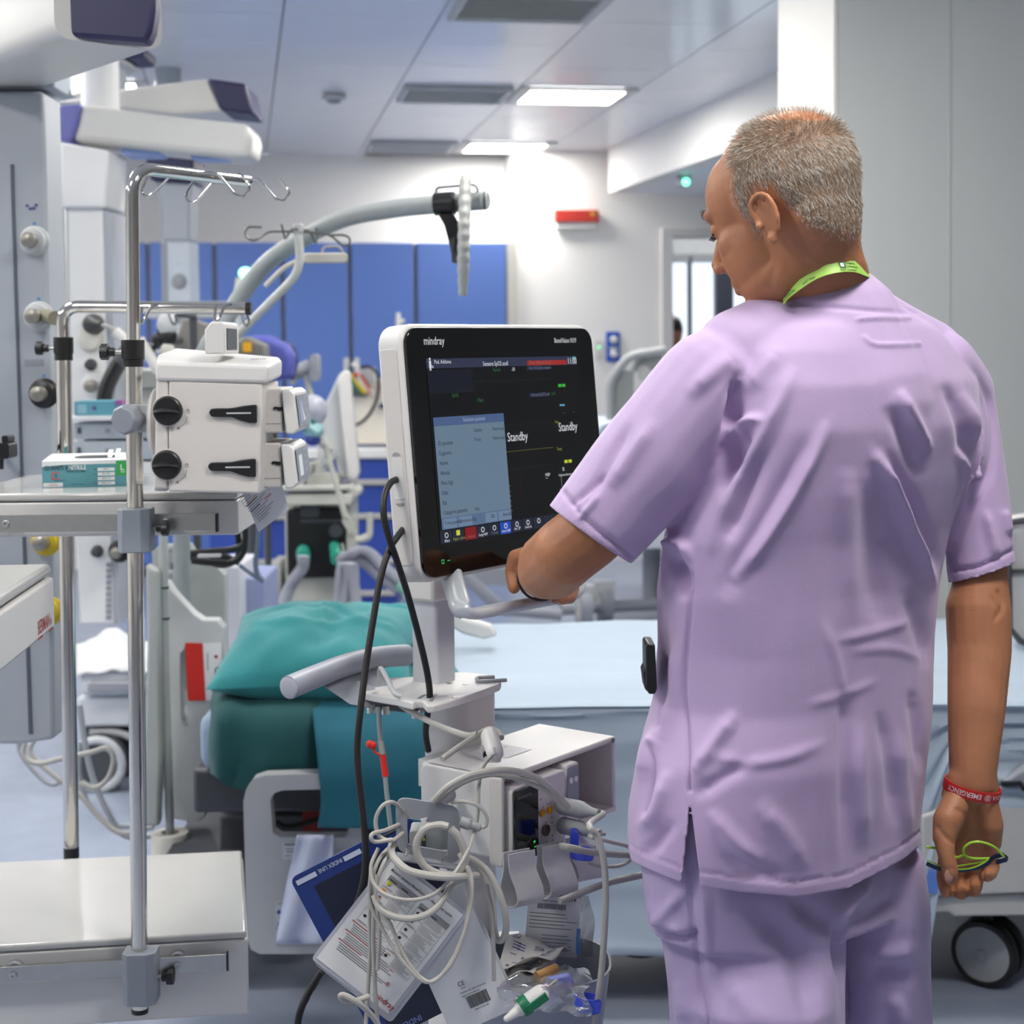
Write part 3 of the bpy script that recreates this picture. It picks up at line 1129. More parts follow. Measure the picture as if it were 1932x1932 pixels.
arm('upper white supply arm ending in a navy cap above the chrome hooks', [(104, 192), (240, 166), (392, 148), (420, 209), (330, 216), (150, 197)],
    [(390, 147), (464, 157), (478, 215), (416, 208)], NAVY, 4.9, .2, (170, 180))
arm('lower white supply arm with a violet cap at its left end', [(150, 195), (330, 219), (470, 234), (476, 262), (471, 298), (430, 297), (133, 266)],
    [(108, 198), (153, 195), (147, 232), (135, 265), (110, 267)], PURP, 4.6, .2, (190, 215))
arm('small far supply arm with a dark cap under the nearest arm', [(60, 165), (110, 128), (214, 96), (246, 118), (216, 125), (130, 168)],
    [(222, 105), (262, 85), (273, 90), (270, 109), (240, 111)], NAVY, 5.6, .18, (120, 130))

sm_arm = bpy.data.objects[[o.name for o in bpy.data.objects if o.name.startswith('supply_arm')][-1]]
b = MB(); poly(b, [(92, 176), (96, 128), (128, 112), (214, 104), (214, 167), (150, 172)], 5.55, .2)
obj('arm_cover', b, COLM, sm_arm, bevel=.01)

# --- second column, white
Y2 = 4.55
r = thing('supply_column', 'white ceiling supply column behind the chrome bar, with a plugged-in cord', 'supply column', P(160, 1180, Y2))
b = MB()
poly(b, [(114, 268), (205, 284), (200, 392), (116, 392)], Y2 - .02, .22)
obj('column_head', b, COLW, r, bevel=.008)
b = MB()
poly(b, [(120, 390), (193, 390), (200, 620), (216, 1178), (150, 1178), (128, 640)], Y2, .2)
obj('column', b, COLW, r, bevel=.006)
b = MB()
poly(b, [(194, 392), (208, 400), (216, 640), (224, 1178), (217, 1178), (201, 620)], Y2 + .004, .18)
obj('side_cover', b, COLM, r)
b = MB()
poly(b, [(124, 392), (128, 392), (136, 840), (131, 840)], Y2 - .002, .02)
obj('seam', b, LGREY, r)
b = MB(); slab(b, 228, 280, 300, 292, Y2 + .1, .12, .02); slab(b, 360, 288, 462, 300, Y2 + .1, .1, .02)
obj('arm_highlight', b, mat('underside_highlight', (140, 164, 220), .4), r)  # blue highlights below the arms, put into the colour of these slabs
outlet(r, 172, 640, Y2, BEIGE, False, .03)
outlet(r, 172, 688, Y2, DGREY, False, .014)
outlet(r, 178, 728, Y2, COLW, True, .03)
outlet(r, 184, 1040, Y2, DGREY, False, .014)
outlet(r, 226, 1040, Y2 - .02, BLACK, True, .026)
b = MB()
for k in range(10):
    slab(b, 200, 1062 + k * 11, 210, 1070 + k * 11, Y2 - .004, .02, .002)
obj('socket_strip', b, GREY, r)
b = MB(); slab(b, 208, 660, 300, 668, Y2 - .003, .02, .003)
obj('ledge', b, LGREY, r)
r = thing('power_plug', 'black power plug with a pale cord plugged into the white column', 'plug', P(175, 625, Y2 - .06))
M = frame(P(172, 612, Y2 + .005), P(194, 612, Y2 - .10) - P(172, 612, Y2))
obj('plug_body', MB().lathe(M, [(.026, 0), (.03, .02), (.028, .04), (.012, .075), (.008, .11)], 18), BLACK, r)
obj('cord', MB().tube(spline(PL([(192, 613, Y2 - .1), (204, 616, Y2 - .1), (214, 622, Y2 - .1), (222, 630, Y2 - .1)]), 6), .006), CABLE, r)
obj('cord_sleeve', MB().rod(P(217, 625, Y2 - .1), P(240, 645, Y2 - .1), .016), WHITE, r)
r = thing('grey_hose', 'thick black hose hanging in front of the white column', 'hose', P(190, 755, Y2 - .1))
obj('hose', MB().tube(spline(PL([(236, 672), (222, 690), (208, 716), (200, 738), (194, 772)], Y2 - .12), 8), .022), BLACK, r)
obj('hose_end', MB().rod(P(226, 684, Y2 - .12), P(246, 664, Y2 - .12), .03), DGREY, r)

# shelf with drawer on the second column
YS = 4.25
SHG = mat('drawer_front_grey', (178, 186, 192), .4)
r = thing('equipment_shelf', 'grey equipment shelf with drawer fronts behind the glove box', 'shelf', P(220, 895, YS))
b = MB(); slab(b, 128, 784, 330, 794, YS - .03, .42, .004)
obj('shelf_top', b, COLW, r, bevel=.003)
for y0, y1 in ((797, 828), (832, 868), (872, 898)):
    b = MB(); slab(b, 138, y0, 300, y1, YS, .36, .006)
    d = obj('drawer', b, SHG if y0 < 860 else COLW, r, bevel=.003)
    b = MB(); slab(b, 146, (y0 + y1) / 2 - 6, 152, (y0 + y1) / 2 + 6, YS - .004, .01, .002)
    obj('drawer_pull', b, DGREY, d)
    b = MB(); slab(b, 198, (y0 + y1) / 2 - 4, 206, (y0 + y1) / 2 + 4, YS - .006, .012, .003)
    obj('lock', b, GREY, d)
r = thing('glove_box', 'teal glove box with a purple corner on the grey equipment shelf', 'glove box', P(185, 785, YS))
b = MB(); slab(b, 140, 757, 229, 784, YS - .02, .12, .002)
obj('carton', b, mat('carton_teal', (92, 156, 172), .6), r)
b = MB(); slab(b, 217, 755, 230, 764, YS - .024, .05, .001)
obj('purple_corner', b, mat('carton_purple', (146, 88, 150), .6), r)
b = MB(); slab(b, 146, 763, 163, 780, YS - .0215, .01, .001)
obj('pale_print', b, mat('carton_pale', (140, 184, 196), .6), r)
b = MB(); poly(b, [(172, 770), (181, 765), (181, 775)], YS - .0215, .01)
obj('violet_print', b, mat('carton_violet', (96, 70, 130), .6), r)
r = thing('grey_machine', 'light grey rounded machine housing just behind the front chrome pole', 'medical device', P(262, 786, 4.8))
b = MB(); slab(b, 206, 696, 310, 786, 4.8, .26, .02)
obj('housing', b, mat('machine_grey', (196, 196, 192), .45), r, bevel=.008)
b = MB(); slab(b, 262, 700, 308, 730, 4.77, .1, .02)
obj('screen_hood', b, BEDGREY, r)
b = MB().ball(T(*P(228, 712, 4.78)), .025, .03, .035)
obj('dial', b, BLACK, r)
r = thing('cable_cluster', 'black and white sensor plugs hanging below the chrome hook bar', 'cables', P(310, 700, 4.4))
for nm, q, s, m in (('sensor_plug', (316, 612), .03, LGREY), ('sensor_plug', (298, 640), .018, BLACK), ('sensor_plug', (318, 634), .024, BLACK), ('sensor_plug', (318, 598), .02, WHITE),
                    ('sensor_plug', (316, 660), .02, BEIGE)):
    obj(nm, MB().ball(T(*P(*q, 4.4)), s, s * .8, s * 1.1), m, r)
obj('cord', MB().tube(spline(PL([(318, 600), (300, 622), (322, 640), (288, 660), (312, 690), (330, 670)], 4.42), 6), .007), BLACK, r)
obj('hanging_strap', MB().rod(P(262, 640, 4.4), P(300, 700, 4.4), .016), WHITE, r)
q = P(318, 590, 4.42)
obj('cluster_stem', MB().rod(q, (q.x, 4.76, q.z), .010).rod((q.x, 4.76, q.z), (q.x, 4.76, .03), .012).cyl(T(q.x, 4.76, 0), .05, .03), DGREY, r)

# --- third column, far
Y3 = 7.2
r = thing('supply_column', 'far grey supply column in front of the blue cabinets with a navy cap', 'supply column', P(330, 640, Y3))
b = MB()
poly(b, [(273, 294), (365, 298), (365, 345), (283, 340)], Y3 - .03, .25)
obj('end_cap', b, NAVY, r, bevel=.01)
b = MB()
poly(b, [(290, 342), (364, 345), (358, 380), (358, 455), (304, 455), (302, 382)], Y3, .2)
obj('column_head', b, COLM, r, bevel=.01)
b = MB()
poly(b, [(303, 455), (358, 455), (366, 790), (312, 790)], Y3 + .01, .2)
obj('column', b, mat('column_pale', (200, 208, 216), .4), r, bevel=.006)
b = MB(); poly(b, [(304, 457), (314, 457), (322, 780), (313, 780)], Y3 + .004, .05)
obj('seam', b, GREY, r)
outlet(r, 338, 531, Y3 + .01, GREY, False, .028)
q = P(320, 300, Y3 + .1)
obj('ceiling_post', MB().rod((q.x, q.y, q.z), (q.x, q.y, HC), .06), COLM, r)
b = MB(); b.bar((P(282, 620, Y3).x, Y3 - .05, P(300, 600, Y3).z), (P(440, 620, Y3).x, Y3 + .35, P(300, 570, Y3).z))
obj('shelf', b, LGREY, r)

# patient monitor showing a green lamp behind the curved pole
r = thing('signal_lamp', 'small beacon glowing pale green behind the grey curved pole', 'lamp', P(455, 560, 6.6))
obj('glow', MB().ball(T(*P(463, 515, 6.6)), .028, .025, .024), mat('glow_mint', (190, 255, 225), .4, emit=(150, 255, 215), estr=3), r)
b = MB(); poly(b, [(445, 524), (462, 522), (455, 560), (440, 560)], 6.6, .06)
obj('lamp_body', b, BEIGE, r)
q = P(449, 545, 6.63)
obj('lamp_stem', MB().rod(q, (q.x, q.y, .03), .014).cyl(T(q.x, q.y, 0), .16, .03), LGREY, r)
# --- stretcher with crumpled white sheet, far left
YT = 5.1
r = thing('stretcher', 'white and grey stretcher trolley under a crumpled white sheet, far left', 'stretcher', P(225, 1500, YT))
b = MB(); slab(b, 143, 1312, 398, 1372, YT + .03, .5, .02)
slab(b, 150, 1265, 398, 1312, YT, .52, .02)
obj('side_panel', b, mat('stretcher_panel', (206, 210, 214), .45), r, bevel=.01)
b = MB(); slab(b, 164, 1287, 330, 1306, YT - .03, .03, .008)
obj('handle_bar', b, GREY, r, bevel=.004)
b = MB(); slab(b, 150, 1372, 398, 1392, YT + .1, .4, .02); poly(b, [(160, 1392), (235, 1380), (330, 1400), (398, 1400), (398, 1505), (165, 1505)], YT + .15, .4)
obj('chassis', b, DGREY, r, bevel=.01)
b = MB(); b.tube(fillet(PL([(170, 1382), (225, 1380), (262, 1400), (300, 1412)], YT + .05), .05), .012)
obj('chassis_rail', b, LGREY, r)
for px in (192, 384):
    c = P(px, 1446, YT + .02)
    c.z = .09
    w = obj('caster', MB().cyl(fr(c, UP, (1, 0, 0), Vector((.1, -.99, 0))), .09, .05, 24), DGREY, r)
    obj('rim', MB().tube([c + Vector((math.cos(t) * .08, -.055, math.sin(t) * .08)) for t in [k * PI / 10 for k in range(20)]], .014, closed=True), LGREY, w)
rows = []
for j in range(15):
    row = []
    for i in range(31):
        t, s = j / 14, i / 30
        px = 144 + s * 170
        if t < .5:
            py = 1268 - 52 * t * 2 - 30 * max(0, 1 - abs(s - .45) / .35) * t * 2
        else:
            py = 1216 - 30 * max(0, 1 - abs(s - .45) / .35) + 20 * (t - .5)
        Yq = YT - .02 + .5 * t
        p = P(px, py, Yq)
        p.z += .03 * noise3((p.x, p.y, 0), 9) + .012 * noise3((p.x, p.y, 3), 25)
        row.append(p)
    rows.append(row)
b = MB().rings(rows, closed=False)
o = obj('crumpled_sheet', b, mat('white_sheet', (200, 201, 203), .8), None, angle=80)
m_ = o.modifiers.new('t', 'SOLIDIFY'); m_.thickness = .006
tag(o, 'crumpled white sheet lying on the stretcher, far left', 'sheet')

# --- loose grey cables at the left
CAB2 = mat('slate_cable', (150, 154, 160), .4)
YB = 3.9
cb = [[(72, 1290), (60, 1360), (44, 1420), (70, 1440), (120, 1430), (170, 1420), (200, 1412), (214, 1430), (205, 1466), (180, 1486), (150, 1478)],
      [(84, 1300), (72, 1380), (58, 1420), (110, 1470), (150, 1500), (190, 1545), (230, 1572), (290, 1560)],
      [(95, 1310), (50, 1375), (36, 1410), (62, 1452), (100, 1480), (140, 1450)],
      [(150, 1330), (160, 1400), (176, 1470), (210, 1545), (240, 1578), (300, 1575)],
      [(152, 1400), (150, 1460), (170, 1520), (222, 1558), (300, 1548)]]
r = thing('cable_bundle', 'tangle of grey cables hanging from the left supply column to the floor', 'cables', P(160, 1580, YB))
for i, q in enumerate(cb):
    obj('cable', MB().tube(spline(PL([(a, b_, YB - .15 + .09 * i) for a, b_ in q]), 8), .0065 if i != 3 else .008), CAB2 if i > 1 else CABLE, r)
r = thing('black_cables', 'bundle of black cables under the upper shelf, right end', 'cables', P(412, 1070, 3.6))
for i, q in enumerate([[(360, 1044), (400, 1040), (440, 1036), (462, 1020), (458, 960)], [(362, 1058), (410, 1062), (446, 1058), (462, 1030), (460, 980)],
                       [(364, 1050), (420, 1066), (450, 1048), (448, 1000)], [(360, 1052), (400, 1050), (430, 1052), (452, 1062)]]):
    obj('cable', MB().tube(spline(PL([(a, b_, 3.6 + .02 * i) for a, b_ in q]), 8), .0075), BLACK, r)
b = MB(); slab(b, 372, 1046, 416, 1052, 3.58, .02, .002)
obj('cable_clip', b, LGREY, r)
obj('anchor', MB().rod(P(458, 965, 3.62), P(458, 915, 3.62), .012), BLACK, r)
r = thing('blue_grey_cable', 'thin blue-grey cable dangling right of the upper shelf', 'cable', P(490, 1090, 4.3))
obj('cable', MB().tube(spline(PL([(490, 930), (486, 1030), (482, 1060), (486, 1084), (498, 1098)], 4.3), 8), .007), mat('cable_slate', (92, 106, 126), .5), r)
obj('cable', MB().tube(spline(PL([(452, 1066), (474, 1082), (498, 1098)], 4.3), 6), .006), mat('cable_slate', (92, 106, 126), .5), r)
r = thing('white_cart', 'low white cart with a pale violet side behind the bed head', 'cart', P(440, 1180, 4.9))
b = MB(); slab(b, 395, 1068, 455, 1240, 4.9, .3, .01)
obj('cart_body', b, mat('cart_white', (216, 218, 226), .45), r, bevel=.005)
b = MB(); slab(b, 455, 1090, 500, 1240, 5.0, .3, .01)
obj('cart_side', b, mat('cart_violet', (150, 158, 196), .5), r, bevel=.005)
b = MB(); slab(b, 424, 1112, 428, 1128, 4.896, .01, .001)
obj('cart_label', b, GREY, r)
b = MB(); b.bar((P(400, 1200, 4.9).x, 4.92, 0), (P(500, 1200, 4.9).x, 5.25, P(440, 1235, 4.9).z))
obj('cart_base', b, GREY, r)
# ================================================================== near bed, lying across the picture
YN, YFAR = 3.40, 4.34
ZT = .655
bed = thing('hospital_bed', 'near hospital bed with a red-labelled grey head panel and a raised rail', 'bed', ((P(300, 1500, 3.6).x + 2.0 * 0 + .3), 3.85, 0))
b = MB()
polyh(b, [(315, 1099), (326, 1117), (364, 1158), (382, 1170), (410, 1170), (421, 1186), (424, 1322), (425, 1375), (413, 1397), (385, 1421), (388, 1540), (376, 1549),
          (332, 1547), (317, 1540), (305, 1420), (295, 1173), (300, 1100)],
      [[(341, 1232), (348, 1224), (355, 1232), (356, 1355), (351, 1364), (345, 1362), (341, 1352)]], 3.80, .05)
obj('head_panel', b, mat('bed_light_grey', (190, 192, 192), .45), bed, bevel=.009, seg=3)
hp = bed.children[0]
b = MB(); poly(b, [(349, 1213), (383, 1214), (389, 1322), (354, 1322)], 3.797, .004)
lab = obj('sticker', b, PAPER, bed)
b = MB(); poly(b, [(349, 1213), (382, 1214), (388, 1322), (354, 1322)], 3.7965, .003)
obj('red_strip', b, mat('sticker_red', (206, 36, 20), .55), lab)
b = MB(); poly(b, [(383.5, 1214), (417, 1213), (420, 1320), (389.5, 1322)], 3.7965, .003)
obj('white_strip', b, PAPER, lab)
M, w, h = FB(384, 1214, 420, 1320, 3.7955)
b = MB()
put_text(b, 'Cabina', M @ RZ(-PI / 2) @ T(-.012, .004, .0004), .026, 'L', .8)
put_text(b, 'xxxxxxxxxxxxxx', M @ RZ(-PI / 2) @ T(-.045, -.014, 0), .006, 'L')
obj('lettering', b, ink((40, 40, 44)), lab)
b = MB(); b.prism(M @ T(.008, .036, 0), rrect(.008, .008, .003), .0005)
obj('red_emblem', b, ink((150, 40, 50)), lab)
# back-rest headboard pieces behind
b = MB()
polyh(b, [(286, 1040), (300, 1030), (356, 1028), (363, 1040), (366, 1062), (410, 1070), (424, 1086), (426, 1330), (300, 1330)],
      [[(322, 1062), (346, 1060), (352, 1076), (350, 1084), (322, 1086)]], 4.02, .05)
b.rod(P(318, 1036, 3.98), P(360, 1034, 3.98), .008).rod(P(318, 1082, 3.98), P(360, 1080, 3.98), .008)
obj('headboard', b, BEDGREY, bed, bevel=.007, seg=3)
b = MB()
poly(b, [(274, 1065), (298, 1078), (304, 1420), (300, 1560), (262, 1560), (270, 1420), (278, 1200)], 3.70, .04)
obj('head_post', b, BEDGREY, bed, bevel=.008, seg=3)
c = P(322, 1590, 3.74)
obj('pole_socket', MB().lathe(T(c.x, c.y, c.z - .10), [(.040, 0), (.044, .02), (.046, .118), (.042, .126), (.022, .126), (.021, .09)], 24), BEIGE, bed)
# raised near rail with opening and pictogram
b = MB()
polyh(b, [(459, 1512), (464, 1490), (478, 1470), (500, 1463), (650, 1458), (672, 1470), (684, 1500), (690, 1770), (680, 1790), (655, 1800), (490, 1800), (474, 1792), (466, 1770)],
      [[(510, 1510), (518, 1496), (534, 1491), (650, 1488), (656, 1500), (658, 1572), (650, 1580), (528, 1580), (515, 1572)]], 3.28, .04)
rail = obj('side_rail', b, mat('rail_grey', (178, 180, 182), .45), bed, bevel=.010, seg=3)
b = MB(); slab(b, 515, 1698, 640, 1788, 3.277, .01, .012)
obj('rail_recess', b, mat('rail_recess', (166, 168, 172), .5), bed, bevel=.004)
M, w, h = FB(520, 1706, 568, 1772, 3.2755)
st = obj('pictogram_label', MB().prism(M, rrect(w, h, .003), .0008), mat('label_pale', (196, 200, 206), .5), bed)
b = MB()
b.tube([M @ Vector(p) for p in ((-.016, .012, .001), (-.004, -.002, .001), (.008, -.012, .001), (.022, -.012, .001))], .005, 8, flat=.2)
b.prism(M @ T(-.019, .021, 0), rrect(.009, .009, .004), .0014)
b.tube([M @ Vector(p) for p in ((-.02, .0, .001), (-.024, -.014, .001), (.02, -.018, .001))], .0015, 6)
obj('reclining_mark', b, ink((60, 76, 150)), st)
M, w, h = FB(533, 1590, 571, 1622, 3.2785)
st = obj('notice_label', MB().prism(M, rrect(w, h, .002), .0008), mat('label_pale', (196, 200, 206), .5), bed)
b = MB()
rects(b, M, [(-.017, .012, .012, .0165), (.013, .012, .018, .0165), (-.015, .004, .015, .006), (-.012, -.002, .016, .0005), (-.016, -.010, -.006, -.008)], .001)
obj('lettering', b, ink((120, 122, 130)), st)
# mattress, platform, chassis
XL, XR = P(430, 1300, 3.8).x, P(430, 1300, 3.8).x + 1.98
obj('mattress', MB().bar((XL, YN + .03, .50), (XR, YFAR - .02, ZT - .03)), mat('mattress_blue', (150, 168, 190), .7), bed, bevel=.03, seg=3)
obj('platform', MB().bar((XL - .02, YN + .06, .40), (XR + .05, YFAR - .05, .50)), DGREY, bed, bevel=.01)
b = MB()
b.bar((XL, YN + .25, .20), (XR, YFAR - .25, .34)).bar((XL - .12, YN + .05, .17), (XL + .12, YFAR - .1, .26)).bar((XR - .1, YN + .05, .17), (XR + .1, YFAR - .1, .26))
b.bar((XL + .45, YN + .3, .28), (XL + .6, YFAR - .3, .42)).bar((XR - .6, YN + .3, .28), (XR - .45, YFAR - .3, .42))
obj('chassis', b, DGREY, bed, bevel=.008)
obj('brake_disc', MB().cyl(T(P(1208, 1815, 3.5).x, 3.5, .07), .05, .02, 20), BLACK, bed)
b = MB(); slab(b, 570, 1516, 606, 1572, 3.5, .03, .004)
obj('red_box', b, mat('dark_red', (120, 28, 24), .5), bed)
obj('under_cable', MB().tube(spline(PL([(520, 1552), (540, 1560), (570, 1555), (600, 1545)], 3.45), 6), .006), BLACK, bed)
# foot end cover and rails
b = MB()
poly(b, [(1738, 1540), (1772, 1528), (1990, 1510), (1990, 1684), (1760, 1692), (1742, 1690)], 3.31, .08)
poly(b, [(1742, 1692), (1990, 1686), (1990, 1728), (1800, 1730), (1790, 1722), (1752, 1724)], 3.33, .08)
obj('foot_cover', b, mat('foot_cover_grey', (190, 190, 186), .45), bed, bevel=.006, seg=3)
b = MB(); slab(b, 1748, 1640, 1792, 1688, 3.303, .02, .006)
obj('blue_pedal', b, mat('pedal_blue', (92, 128, 204), .45), bed, bevel=.003)
b = MB(); poly(b, [(1892, 1478), (1990, 1412), (1990, 1482)], 3.30, .06)
obj('foot_pedal', b, GREY, bed, bevel=.006)
obj('pedal_edge', MB().tube(PL([(1890, 1479), (1925, 1478), (1930, 1488), (1990, 1484)], 3.30), .006), BLACK, bed)
b = MB()
polyh(b, [(1904, 990), (1914, 975), (1990, 965), (1990, 1230), (1930, 1212), (1908, 1190)], [], 3.9, .05)
obj('foot_rail', b, WHITE, bed, bevel=.01, seg=3)
b = MB().tube(PL([(1990, 975), (1910, 985), (1902, 1000), (1905, 1185), (1925, 1210), (1990, 1236)], 3.885), .008)
slab(b, 1900, 1075, 1990, 1082, 3.885, .02, .004)
obj('rail_gasket', b, DGREY, bed)
# twin caster
ax = Vector((-.60, -.80, 0)).normalized()
sd_ = Vector((ax.y, -ax.x, 0))
c0 = P(1853, 1800, 3.44)
c0.z = .0745
for k, off in enumerate((0, -.05)):
    M = fr(c0 + ax * off, sd_, UP, -ax) if False else frame(c0 + ax * (off - .03), ax)
    w = obj('caster', MB().lathe(M, [(.058, .0), (.071, .002), (.074, .008), (.074, .024), (.071, .03), (.062, .031), (.060, .029)], 36), RUBBER, bed)
    obj('wheel_disc', MB().lathe(M, [(.061, .012), (.061, .029), (.050, .031), (.020, .0295), (.012, .033), (.010, .036)], 36), mat('wheel_disc_grey', (150, 154, 156), .35), w)
fq = c0 - ax * .04
b = MB().box(frame(fq + UP * .045, ax), .012, .10, .012).rod((fq.x, fq.y, .09), (fq.x, fq.y, .24), .009)
obj('caster_fork', b, DGREY, bed, bevel=.008)
for x, y in ((XL, YN + .12), (XL, YFAR - .15), (XR - .05, YFAR - .15)):
    w = obj('caster', MB().cyl(fr((x - .02, y, .0745), UP, (0, 1, 0), (1, 0, 0)), .0745, .04, 24), RUBBER, bed)
    obj('caster_fork', MB().bar((x - .03, y - .03, .08), (x + .03, y + .03, .18)), DGREY, w)

# --- pale blue sheet over the mattress
SHEET = mat('pale_blue_sheet', (168, 182, 196), .75, noise=.03, scale=3, bump=.12, bscale=240)
prof = []
for k in range(25):
    t = k / 24
    prof.append((YFAR + .01 - (YFAR - YN + .04) * t, ZT + .004))
for k in range(1, 7):
    a_ = PI / 2 * k / 6
    prof.append((YN - .03 - .03 * math.sin(a_), ZT + .004 - .03 * (1 - math.cos(a_))))
for k in range(1, 26):
    prof.append((YN - .06 - .03 * (k / 25) ** 2, ZT - .026 - (ZT - .026 - .13) * k / 25))
x0, x1 = P(800, 1400, 3.5).x, XR + .02
xstep = P(1738, 1600, 3.36).x
rows = []
nx = 150
for i in range(nx + 1):
    x = x0 + (x1 - x0) * i / nx
    row = []
    short = min(1, max(0, (x - xstep) / .05))
    for k, (y, z) in enumerate(prof):
        s_ = k / len(prof)
        if k > 30:
            z = (ZT - .026) - (ZT - .026 - z) * (1 - .60 * short)
        f1 = noise3((x * .8, s_ * 16, 0), 1.0) + .5 * noise3((x * 1.6, s_ * 34, 4), 1.0) + .3 * noise3((x * 5, s_ * 60, 7), 1)
        d = .028 * f1
        if k < 25:
            row.append((x, y, z + d * .75))
        else:
            row.append((x, y - d * 1.1 - .012 * noise3((x * 2.2, .5, 9), 1), z + (.02 * noise3((x * 3, 0, 5), 1) if k > 45 else 0)))
    rows.append(row)
o = obj('bed_sheet', MB().rings(rows, closed=False), SHEET, None, angle=80)
m_ = o.modifiers.new('t', 'SOLIDIFY'); m_.thickness = .003
tag(o, 'pale blue rumpled sheet hanging over the side of the near bed', 'bed sheet')
# white towel tail under the blue folder
rows = []
for j in range(16):
    t = j / 15
    rows.append([P(595 - 24 * t + (s - .5) * (70 + 30 * t), 1575 + 205 * t, 3.24 - .02 * t + .015 * math.sin(s * 9 + t * 4)) for s in [q / 9 for q in range(10)]])
o = obj('white_cloth', MB().rings(rows, closed=False), mat('cloth_lilac_white', (192, 198, 220), .85, bump=.2, bscale=260), None, angle=80)
m_ = o.modifiers.new('t', 'SOLIDIFY'); m_.thickness = .003
tag(o, 'white cloth tail hanging below the teal drape by the grey rail', 'cloth')

# --- teal drape hanging at the bed side, and teal pillow on top
def drape(name, pts_rows, m, label, cat, amp=.022):
    rows = []
    for row in pts_rows:
        rows.append(PL(row))
    # resample both ways with splines
    rows = [spline(r_, 10) for r_ in rows]
    cols = [spline([r_[i] for r_ in rows], 8) for i in range(len(rows[0]))]
    rows = [[c[j] for c in cols] for j in range(len(cols[0]))]
    for r_ in rows:
        for p in r_:
            p.y -= amp * noise3((p.x * 6, p.z * 2.2, 2), 1.0) + amp * .5 * noise3((p.x * 16, p.z * 5, 6), 1.0)
    o = obj(name, MB().rings(rows, closed=False), m, None, angle=80)
    m_ = o.modifiers.new('t', 'SOLIDIFY'); m_.thickness = .003
    return tag(o, label, cat)


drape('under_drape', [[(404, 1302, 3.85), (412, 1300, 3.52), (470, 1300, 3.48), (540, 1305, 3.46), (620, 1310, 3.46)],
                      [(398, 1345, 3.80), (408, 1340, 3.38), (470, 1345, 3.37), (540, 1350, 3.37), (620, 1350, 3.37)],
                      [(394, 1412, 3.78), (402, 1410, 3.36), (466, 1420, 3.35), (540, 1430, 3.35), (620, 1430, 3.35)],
                      [(396, 1460, 3.76), (404, 1462, 3.37), (440, 1490, 3.35), (520, 1478, 3.35), (620, 1475, 3.35)]], TEAL_SHADE, 'shaded teal drape under the pillow, left half', 'drape')
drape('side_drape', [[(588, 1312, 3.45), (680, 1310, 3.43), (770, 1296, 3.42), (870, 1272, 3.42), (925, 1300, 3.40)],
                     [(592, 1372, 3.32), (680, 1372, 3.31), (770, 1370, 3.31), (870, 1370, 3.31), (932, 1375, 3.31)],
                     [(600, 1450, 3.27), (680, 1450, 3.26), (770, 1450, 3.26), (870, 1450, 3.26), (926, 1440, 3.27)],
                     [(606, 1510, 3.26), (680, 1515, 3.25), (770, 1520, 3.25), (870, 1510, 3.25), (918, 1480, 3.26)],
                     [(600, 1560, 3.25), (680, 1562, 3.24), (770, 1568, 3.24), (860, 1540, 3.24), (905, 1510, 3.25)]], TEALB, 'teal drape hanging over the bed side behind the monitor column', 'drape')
# top strip of drape lying on the mattress behind the column
drape('teal_sheet', [[(770, 1168, 4.2), (790, 1210, 4.1), (830, 1225, 4.05)], [(770, 1240, 3.8), (800, 1250, 3.75), (860, 1262, 3.75)],
                     [(770, 1300, 3.50), (810, 1290, 3.48), (870, 1280, 3.47)]], TEAL, 'small teal sheet corner lying on the mattress right of the column', 'drape', .004)


def pillow(cx, cy, yc, w, d, h, tilt, yaw, m, seed, squash=2.6):
    C = P(cx, cy, yc)
    M = T(*C) @ RZ(yaw) @ RX(tilt)
    n = 44
    top, bot = [], []
    for s in (1, -1):
        rows = []
        for j in range(n + 1):
            row = []
            for i in range(n + 1):
                u, v = i / n * 2 - 1, j / n * 2 - 1
                e = (1 - abs(u) ** squash) * (1 - abs(v) ** squash)
                z = h / 2 * max(e, 0) ** .55
                pin = 1 - .10 * (1 - abs(u)) * abs(v) ** 3 - .10 * (1 - abs(v)) * abs(u) ** 3
                x, y = u * w / 2 * pin, v * d / 2 * pin
                z += e * (.036 * noise3((x * 6, y * 5, seed), 1) + .018 * noise3((x * 17, y * 13, seed + 3), 1))
                z += (.007 * max(0, 1 - abs(x - .01 + y * .12) / .009) + .010 * max(0, 1 - abs(y + .05 - .25 * abs(x + .05)) / .022) - .008 * max(0, 1 - abs(y - .06 + .3 * x) / .02)) * e
                row.append(M @ Vector((x, y, s * z)))
            rows.append(row)
        (top if s > 0 else bot).extend(rows)
    b = MB().rings(top, closed=False)
    b.rings([list(reversed(r_)) for r_ in bot], closed=False)
    return b


o = obj('teal_pillow', pillow(606, 1226, 3.58, .44, .42, .165, .22, -.03, TEAL, 1), TEAL, None, angle=80)
tag(o, 'plump pillow in a light teal cover at the head of the near bed', 'pillow')
o = obj('teal_pillow', pillow(694, 1192, 3.84, .32, .24, .10, .30, -.2, TEAL_SHADE, 5), TEAL, None, angle=80)
tag(o, 'folded darker teal cloth sticking out behind the pillow, right side', 'cloth')

wt = MB()
poly(wt, [(846, 1146), (872, 1166), (926, 1182), (938, 1200), (912, 1207), (872, 1196), (846, 1180)], 3.95, .05)
tag(obj('white_tray', wt, WHITE, None, bevel=.006), 'white curved tray edge lying on the sheet under the bail handle', 'tray')

